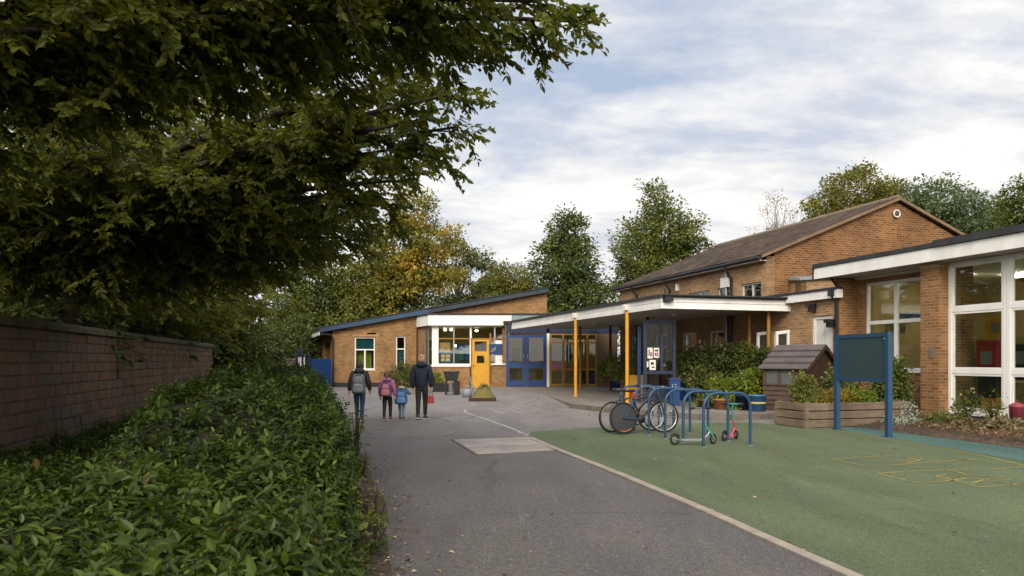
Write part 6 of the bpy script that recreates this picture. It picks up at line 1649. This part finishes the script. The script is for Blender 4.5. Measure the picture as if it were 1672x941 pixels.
# =================================================================== STONE WALL on the left
WX = lambda y: -7.7 - .25*(y-11.1)
WA, WB = -6.0, 31.0
wd = Vector((-.25, 1)).normalized(); wn = Vector((wd.y, -wd.x))     # wn points to the lane
WT = thing('boundary_wall', 'dark stone boundary wall with flat coping under the overhanging trees', 'wall', (WX(14), 14, 0))
wr = random.Random(4)
o0 = Vector((WX(WA), WA)); LW = (WB-WA)/wd.y
t = MB()
def wq(s, n_): p = o0 + wd*s + wn*n_; return (p.x, p.y)
zc = 0.0; course = 0
hs_ = [.24, .22, .23, .2, .21, .2, .2, .19, .19, .18]
for ch in hs_:
    s = -wr.random()*.3
    while s < LW:
        L = wr.choice((.22, .3, .34, .42, .52)) * wr.uniform(.85, 1.15); e = wr.uniform(-.012, .018); g_ = .008; c_ = .012
        a_, b_ = s+g_/2, s+L-g_/2; z0, z1 = zc+g_/2, zc+ch-g_/2
        w4 = lambda: wr.uniform(-.007, .007)
        f = [wq(a_+c_, e)+(z0+c_+w4(),), wq(b_-c_+w4(), e)+(z0+c_+w4(),), wq(b_-c_+w4(), e)+(z1-c_+w4(),), wq(a_+c_+w4(), e)+(z1-c_+w4(),)]
        bk = [wq(a_, -.03)+(z0,), wq(b_, -.03)+(z0,), wq(b_, -.03)+(z1,), wq(a_, -.03)+(z1,)]
        mi = wr.choice((0, 0, 1, 2))
        t.face(f[::1], mi)
        for i in range(4):
            j = (i+1) % 4; t.face([bk[i], bk[j], f[j], f[i]], mi)
        s += L
    zc += ch
t.prism([wq(0, -.4), wq(LW, -.4), wq(LW, -.022), wq(0, -.022)], 0, zc+.02, 3)
t.build('stonework', [K['brickold'], M('old_stone_red', (.15, .08, .046), .95, .5, 2, .9, 28, col2=(.1, .052, .034)), M('old_stone_grey', (.11, .082, .056), .95, .5, 2, .9, 28, col2=(.08, .058, .042)), M('old_mortar', (.1, .075, .052), .95, .4, 4, .6, 40)], WT)
t = MB(); s = 0
while s < LW:
    L = wr.uniform(.7, 1.1); e = wr.uniform(-.01, .012); zz = wr.uniform(-.008, .01)
    q = [wq(s+.006, -.46+e), wq(s+L-.006, -.46+e), wq(s+L-.006, .07+e), wq(s+.006, .07+e)]
    q2 = [wq(s+.006, -.44+e), wq(s+L-.006, -.44+e), wq(s+L-.006, .045+e), wq(s+.006, .045+e)]
    t.hexa([p+(zc+.02,) for p in q], [p+(zc+.11+zz,) for p in q]); t.hexa([p+(zc+.11+zz,) for p in q], [p+(zc+.16+zz,) for p in q2]); s += L
t.build('coping', M('mossy_coping', (.1, .08, .055), .95, .5, 2.5, .8, 30, col2=(.05, .06, .025)), WT)

# =================================================================== HEDGE (planted shrubs between wall and lane)
def foot(y): return edge_x(y) - .22
def sstep(a, b, x): q = np.clip((x-a)/(b-a), 0, 1); return q*q*(3-2*q)
EY_ = np.array([e[1] for e in EDGE]); EX_ = np.array([e[0] for e in EDGE])
def footv(y): return np.interp(y, EY_, EX_) - .22
def Hf(s, y):
    """height over s metres left of the foot line"""
    far = sstep(5.4, 7.3, y)
    wid = 2.15 + .3*np.sin(y*.8) + .035*y
    top = .68 + (.5 + .08*sstep(9, 13, y) - .2*sstep(14, 20, y))*far + .1*far*np.sin(y*.9+s*1.3) + .075*np.sin(s*2.9+y*2.1) + .06*np.sin(s*5.3-y*4.1+1) + .035*np.sin(s*11+y*8.3)
    low = .34 + .07*np.sin(s*3.3+y*2.7) + .05*np.sin(s*7-y*5) - .2*sstep(7.5, 11, y)
    k = sstep(wid-.45, wid+.5, s)*(.35+.65*far)
    top = top*(1-k) + low*k
    top = top*(1 - .16*far*sstep(.8, 0, s)) 
    edge = 1 - np.clip(1 - s/.55, 0, 1)**3.0
    endc = np.sqrt(np.clip(1 - np.clip((y-20.5)/2.2, 0, 1)**2, 0, 1))
    return np.maximum(top*edge**.8*endc, 0)
def widv(y): return footv(y) - (-7.7-.25*(y-11.1)) - .08
def hedge_shoots(y0, y1, dens, Lf, nl, name, label, seed, ragged=.05):
    global rng
    rng = np.random.default_rng(seed)
    N = int(dens*(y1-y0)*6*2.2)
    y = rng.uniform(y0, y1, N); w = widv(y); s = rng.random(N)**1.1*w
    h = Hf(s, y); e = .03
    gs = (Hf(s+e, y)-Hf(np.maximum(s-e, 0), y))/(2*e); gy = (Hf(s, y+e)-Hf(s, y-e))/(2*e)
    area = np.sqrt(1+np.minimum(gs**2+gy**2, 16)); keep = (rng.random(N) < area/3.6*(.6+.5*s**.35)) & (h > .04) & (np.sin(s*3.7+y*2.9)*np.sin(s*2.3-y*3.3+1)+rng.random(N)*1.5 > -.15)
    y, s, h, gs, gy = (a[keep] for a in (y, s, h, gs, gy)); N = len(y)
    fx_ = footv(y); x = fx_ - s; dfx = (footv(y+.05)-footv(y-.05))/.1
    # surface: z=H(foot(y)-x, y): dz/dx=-gs ; dz/dy = gy + gs*dfx
    nrmv = nrm(np.stack([np.clip(gs, -3, 3), -np.clip(gy + gs*dfx, -3, 3), np.ones(N)], 1))
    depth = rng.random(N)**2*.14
    pos = np.stack([x, y, h], 1) - nrmv*depth[:, None] + nrmv*rng.normal(size=(N, 1))*ragged
    ax = nrm(nrmv + np.array([0, 0, .5]) + rng.normal(size=(N, 3))*.38)
    T = thing('hedge', label, 'hedge', (float(footv(np.array([(y0+y1)/2]))[0])-1.5, (y0+y1)/2, 0))
    # whorl of leaves per shoot
    a1 = nrm(np.cross(ax, rng.normal(size=(N, 3)))); a2 = np.cross(ax, a1)
    ph = np.arange(nl)*2.4 + rng.random((N, 1))*6.28
    tt = (np.arange(nl)/nl)[None, :] + rng.normal(size=(N, nl))*.03
    rad = a1[:, None]*np.cos(ph)[..., None] + a2[:, None]*np.sin(ph)[..., None]
    open_ = (1.05 - .75*tt)[..., None]
    d = rad*open_*1.1 + ax[:, None]*(.15+.5*tt)[..., None] + np.array([0, 0, -.22]) + rng.normal(size=(N, nl, 3))*.2
    p = pos[:, None] + ax[:, None]*((tt-.8)*.15)[..., None]
    n = ax[:, None]*.9 - rad*.35 + rng.normal(size=(N, nl, 3))*.2 + np.array([0, 0, .25])
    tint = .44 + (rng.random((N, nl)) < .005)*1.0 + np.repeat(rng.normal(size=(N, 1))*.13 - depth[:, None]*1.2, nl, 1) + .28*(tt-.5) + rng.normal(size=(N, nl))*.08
    ll = (Lf*(.55+.75*rng.random((N, 1)))*(.75+.5*rng.random((N, nl)))*(1.05-.45*tt)).reshape(-1)
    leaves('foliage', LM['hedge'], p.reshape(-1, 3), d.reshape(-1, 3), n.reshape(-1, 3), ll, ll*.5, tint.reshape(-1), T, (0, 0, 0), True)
    # dark twiggy interior
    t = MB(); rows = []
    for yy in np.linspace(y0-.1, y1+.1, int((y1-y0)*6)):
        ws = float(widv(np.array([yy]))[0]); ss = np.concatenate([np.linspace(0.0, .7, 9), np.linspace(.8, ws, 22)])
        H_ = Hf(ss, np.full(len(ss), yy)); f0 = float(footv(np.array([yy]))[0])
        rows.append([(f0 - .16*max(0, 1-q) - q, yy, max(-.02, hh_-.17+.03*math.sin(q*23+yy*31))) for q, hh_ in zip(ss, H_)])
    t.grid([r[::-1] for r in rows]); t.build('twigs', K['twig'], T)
    t = MB(); sel = rng.choice(N, min(N, 900), replace=False)
    for i in sel: 
        pb = pos[i]; t.tube([tuple(pb-ax[i]*.25), tuple(pb+ax[i]*.02)], [.005, .003], 3, caps=False)
    t.build('stem', K['bark'], T)
    return T
hedge_shoots(1.2, 6.2, 330, .094, 8, 'hedge', 'low leafy laurel bed filling the bottom left corner', 3, .05)
hedge_shoots(6.2, 22.6, 190, .09, 8, 'hedge', 'rounded laurel hedge along the lane, taller than the near planting', 4, .05)

# =================================================================== PLANTS IN POTS, PLANTERS AND BEDS
def bush(label, c, r, ncl, per, L, mat, tint=.5, crad=.16, name='bush', grp=None, stems=True, W=.5, z0=None, flower=None, nf=0, shell=.35, fine=True):
    T = thing(name, label, 'plant', (c[0], c[1], c[2]-r[2] if z0 is None else z0), grp)
    o, C = blob(c, r, ncl, per, L, LM[mat], tint, crad, shell, name='foliage', parent=T, W=W, fine=fine)
    if flower: blob((c[0], c[1], c[2]+r[2]*.1), (r[0]*1.02, r[1]*1.02, r[2]*1.05), nf, 5, L*.55, LM[flower], .5, .04, .9, name='flower', parent=T, W=.9)[0]['kind'] = 'stuff'
    t = MB(); zb = c[2]-r[2] if z0 is None else z0
    for p in C[::max(1, len(C)//14)]: t.tube([(c[0]+rng.normal()*r[0]*.15, c[1]+rng.normal()*r[1]*.15, zb), (c[0]*.4+p[0]*.6, c[1]*.4+p[1]*.6, zb*.4+p[2]*.6), tuple(p)], [.014, .009, .004], 5, caps=False)
    t.build('stem', K['bark'], T)
    return T
rng = np.random.default_rng(123)
def bpx(px, py, Y, rx, rz, label, mat, tint=.5, dens=1.0, ry=None, **kw):
    x, _, z = P(px, py, Y); s = Y/F; a_, b_ = rx*s, rz*s
    return bush(label, (x, Y, z), (a_, ry or a_*.9, b_), int(95*dens), 14, .10, mat, tint, .17, **kw)
# shrubs under the canopy
bpx(1015, 598, 30.5, 26, 24, 'leafy green bush growing from the blue square planter under the canopy', 'green', .75, 1.6, z0=.9)
bpx(990, 603, 32, 14, 16, 'smaller bush left of the leafy one in the shade of the canopy', 'green', .5, .9, z0=.6)
bpx(1044, 592, 29, 13, 24, 'bush squeezed between the near yellow post and the kiosk', 'green', .8, 1.0, z0=.7)
bpx(1118, 592, 25, 24, 22, 'dark shrub directly right of the notice kiosk', 'green', .35, 1.6, z0=.8)
bpx(1160, 592, 24.5, 30, 30, 'large shrub with pale pink flowers right of the kiosk', 'dark', .5, 2.2, z0=.4, flower='pinkflower', nf=34)
bpx(1195, 590, 24.2, 28, 28, 'dark leafy shrub behind the tubs, before the far yellow post', 'dark', .55, 2.0, z0=.4)
bpx(1218, 582, 23.8, 16, 20, 'feathery green shrub beside the far yellow post', 'green', .7, 1.0, z0=.5)
bpx(1145, 622, 23.9, 22, 18, 'flowering bush low beneath the large pink flowered shrub', 'green', .5, 1.2, z0=.2, flower='pinkflower', nf=26)
bpx(1245, 590, 23.0, 14, 16, 'dark ivy like shrub growing at the wall behind the shed', 'dark', .4, .9, z0=.8)
bpx(1178, 634, 22.2, 20, 17, 'bright green mounded plant in the terracotta pot', 'bright', .55, 1.4, z0=.4)
bpx(1204, 640, 21.9, 16, 16, 'light green plant spilling from the darker blue tub', 'bright', .35, 1.2, z0=.5)
bpx(1230, 628, 21.5, 22, 22, 'fresh yellow green shrub in the banded blue tub', 'bright', .6, 1.9, z0=.62)
bpx(1150, 658, 21.5, 12, 9, 'small yellow flowered plant in the brown pot', 'green', .7, .6, z0=.25, flower='flower', nf=8)
bpx(1200, 662, 21.0, 18, 9, 'low round plant at the kerb below the tubs', 'green', .6, .8, z0=.16)
bpx(1186, 648, 22.6, 20, 8, 'crimson leaved plant among the pots', 'pinkflower', .1, .4, z0=.3)
# timber planter plants
def sbush(v, u, z, r, label, mat, tint=.5, dens=1.0, L=.07, **kw):
    x, y = S(v, u); return bush(label, (x, y, z), r, int(60*dens), 13, L, mat, tint, .11, **kw)
sbush(11.45, 14.5, .86, (.24, .24, .34), 'upright fern like shrub at the left end of the timber planter', 'green', .8, 2.2, z0=.55)
sbush(12.2, 14.4, .66, (.5, .32, .15), 'mass of yellow flowers in the middle of the timber planter', 'olive', .8, 1.8, z0=.5, flower='flower', nf=130)
sbush(13.0, 14.5, .66, (.4, .3, .17), 'low green herbs with yellow tips right of the yellow flowers', 'bright', .4, 1.6, z0=.5, flower='flower', nf=18)
sbush(13.35, 15.45, .95, (.42, .4, .5), 'dark glossy bush behind the timber planter and sign board', 'dark', .7, 2.4, z0=.3, L=.09)
sbush(14.35, 14.85, .85, (.46, .5, .72), 'big glossy evergreen bush against the brick pier', 'dark', .75, 4.2, z0=.05, L=.1)
sbush(14.2, 14.9, 1.25, (.3, .3, .35), 'upper sprays of the pier bush with paler shoots', 'green', .8, 1.4, z0=.6, L=.1)
# bed plants
sbush(13.2, 13.35, .2, (.42, .3, .1), 'silvery white flowered ground plant at the tip of the bed', 'white', .05, .6, z0=.1, L=.06)
sbush(13.55, 13.5, .38, (.14, .14, .2), 'tall white flower spray beside the sign post', 'white', .3, .3, z0=.1, L=.05)
sbush(13.9, 13.0, .24, (.35, .26, .12), 'straggly pale green plant on the soil beside the white flowers', 'pale', .7, .8, z0=.1, L=.08)
sbush(14.55, 12.9, .52, (.24, .2, .34), 'red and yellow flowered plant under the classroom window', 'green', .5, .7, z0=.12, L=.07, flower='pinkflower', nf=8)
sbush(14.6, 12.3, .5, (.18, .16, .32), 'thin stemmed seed head plant between the flowers and the lantern', 'olive', .3, .45, z0=.12, L=.06)
sbush(13.9, 11.5, .2, (.4, .3, .1), 'dry straw coloured tuft on the soil before the lantern', 'bare', .6, .6, z0=.1, L=.14)
sbush(13.4, 11.8, .18, (.45, .3, .08), 'trailing brown plant near the edge of the bed', 'bare', .2, .5, z0=.08, L=.1)
sbush(14.4, 10.9, .3, (.4, .3, .18), 'low green clump at the right edge of the bed', 'olive', .4, .8, z0=.1, L=.1)
# red flower beside window
x, y = S(14.45, 12.85)
# plants by the bay
x, y = G(716, 640); bush('yellow green plant in the black trough by the bay wall', (x-.1, y, .62), (.5, .22, .28), 60, 12, .1, 'bright', .5, .14, z0=.3)
x, y = P2(655, 41.2); bush('climbing shrub at the foot of the narrow window', (x, y, .75), (.75, .3, .75), 110, 12, .13, 'green', .55, .2, z0=0)
x, y = P2(668, 40.9); bush('low round shrub beside the climbing one by the narrow window', (x, y, .4), (.5, .3, .4), 60, 12, .12, 'green', .7, .18, z0=0)
# weeds along the soil strip and one tall weed
for i, (yy, lab) in enumerate(((11.3, 'tall thin weed standing at the hedge foot by the lane'), (9.7, 'small weed on the soil strip below the tall weed'), (6.9, 'dry weed tuft beside the near lane edge'), (5.9, 'green weed tuft near the bottom of the lane edge'))):
    x = edge_x(yy)-.1; h_ = (.85, .35, .3, .3)[i]
    bush(lab, (x, yy, h_*.6), (.14, .16, h_*.45), 18, 7, .05, 'green', .5, .06, name='weed', z0=0)
# fallen leaves
N = 1500
yy = rng.uniform(3.5, 22, N); xx = np.interp(yy, EY_, EX_) + np.abs(rng.normal(size=N))*.28 - .25
q = rng.random(N) < .22; xx[q] = rng.uniform(-3, 7, q.sum()); yy[q] = rng.uniform(4.5, 22, q.sum())
pos = np.stack([xx, yy, np.where(xx < np.interp(yy, EY_, EX_), .05, .016)], 1)
d = nrm(np.stack([rng.normal(size=N), rng.normal(size=N), rng.normal(size=N)*.1], 1)); nn = np.array([0, 0, 1.0]) + rng.normal(size=(N, 3))*.2
o = leaves('fallen_leaves', LM['dead'], pos, d, nn, .045*(.5+rng.random(N)), .03*(.5+rng.random(N)), rng.random(N), None, (0, 0, 0)); o['kind'] = 'stuff'
N = 5000
v_ = rng.uniform(12.2, 15, N); u_ = rng.uniform(9, 14, N); xx = SC*v_-SS*u_; yy = SS*v_+SC*u_
pos = np.stack([xx, yy, .15+.03*rng.random(N)], 1); ok = (v_ > 12.2 + (u_-9.6)*.2)
o = leaves('bed_litter', LM['dead'], pos[ok], rng.normal(size=(ok.sum(), 3))*np.array([1, 1, .3]), np.array([0, 0, 1.])+rng.normal(size=(ok.sum(), 3))*.4, .05, .028, rng.random(ok.sum())**2*.8, None, (0, 0, 0)); o['kind'] = 'stuff'

# =================================================================== CAMERA, SKY, SUN
cd = bpy.data.cameras.new('camera'); cam = bpy.data.objects.new('camera', cd); COL.objects.link(cam)
cam.location = (0, 0, HC); cam.rotation_euler = (R(90), 0, 0)
cd.sensor_width = 36; cd.lens = 36*F/1672; cd.shift_y = (HY-470.5)/1672; cd.clip_end = 3000; cd.clip_start = .05
cd.dof.use_dof = True; cd.dof.focus_distance = 18; cd.dof.aperture_fstop = 4.5
scene.camera = cam
SUN_EL, SUN_AZ = R(31), math.atan2(-.62, -.70)      # direction to the sun: behind and to the left
sdir = Vector((math.cos(SUN_EL)*-.17, math.cos(SUN_EL)*-.985, math.sin(SUN_EL)))
w = bpy.data.worlds.new('World'); scene.world = w; w.use_nodes = True
nt = w.node_tree; nt.nodes.clear(); out = nt.nodes.new('ShaderNodeOutputWorld')
sky = nd(nt, 'TexSky', sky_type='NISHITA', sun_disc=False)
sky.sun_elevation = SUN_EL; sky.sun_rotation = math.atan2(sdir.x, sdir.y); sky.air_density = 1.0; sky.dust_density = 2.0
vec = nd(nt, 'TexCoord').outputs['Generated']
sep = nd(nt, 'SeparateXYZ', {0: vec})
zz = nd(nt, 'Math', {0: nd(nt, 'Math', {0: sep.outputs[2], 1: 0.0}, operation='MAXIMUM').outputs[0], 1: .24}, operation='ADD').outputs[0]
cxy = nd(nt, 'CombineXYZ', {0: nd(nt, 'Math', {0: sep.outputs[0], 1: zz}, operation='DIVIDE').outputs[0], 1: nd(nt, 'Math', {0: sep.outputs[1], 1: zz}, operation='DIVIDE').outputs[0], 2: 0.0})
mp = nd(nt, 'Mapping', {'Vector': cxy.outputs[0], 'Location': (3.1, 1.7, 0), 'Scale': (.7, .9, 1)})
n1 = noise(nt, mp.outputs[0], 1.5, 11, .6, .2)
n2 = noise(nt, nd(nt, 'Mapping', {'Vector': cxy.outputs[0], 'Location': (-2.3, 5.2, 0), 'Scale': (.8, 1.5, 1)}).outputs[0], 2.1, 10, .63, .25)
# overcast deepens to the horizon, opens towards the upper right
open_ = nd(nt, 'Math', {0: sep.outputs[2], 1: .3}, operation='MULTIPLY').outputs[0]
cov = nd(nt, 'Math', {0: n1, 1: open_}, operation='SUBTRACT').outputs[0]
mask = ramp(nt, cov, [(.26, .08), (.43, 1.0)])
cl = ramp(nt, n2, [(.36, (4.2, 4.55, 5.2)), (.49, (5.9, 5.9, 5.95)), (.6, (7.3, 7.1, 6.8))])
gapc = mixc(nt, .85, sky.outputs[0], (2.7, 3.35, 4.5))
colr = mixc(nt, mask, gapc, cl)
# the veiled sun brightens the cloud round it
dt = nd(nt, 'VectorMath', {0: vec, 1: tuple(sdir)}, operation='DOT_PRODUCT').outputs['Value']
gl = ramp(nt, nd(nt, 'MapRange', {'Value': dt, 'From Min': -1.0, 'From Max': 1.0}).outputs[0], [(.35, 0.0), (.7, .3), (1, 1.0)])
colr = mixc(nt, gl, colr, (14.5, 13.2, 11.4), 'ADD')
bg = nd(nt, 'Background', {'Color': colr, 'Strength': .1})
nt.links.new(bg.outputs[0], out.inputs[0])
sl = bpy.data.lights.new('sun', 'SUN'); sl.energy = 1.7; sl.angle = R(22); sl.color = (1.0, .9, .76)
so = bpy.data.objects.new('sun', sl); COL.objects.link(so); so.location = (0, 0, 30)
so.rotation_euler = (-sdir).to_track_quat('-Z', 'Y').to_euler()
scene.view_settings.view_transform = 'Standard'; scene.view_settings.look = 'None'; scene.view_settings.gamma = 1.0; scene.view_settings.use_curve_mapping = False
scene.view_settings.exposure = 0.62
cy = scene.cycles
cy.max_bounces = 8; cy.diffuse_bounces = 4; cy.glossy_bounces = 3; cy.transmission_bounces = 4; cy.transparent_max_bounces = 10
cy.use_denoising = True; cy.caustics_reflective = False; cy.caustics_refractive = False; cy.sample_clamp_indirect = 8
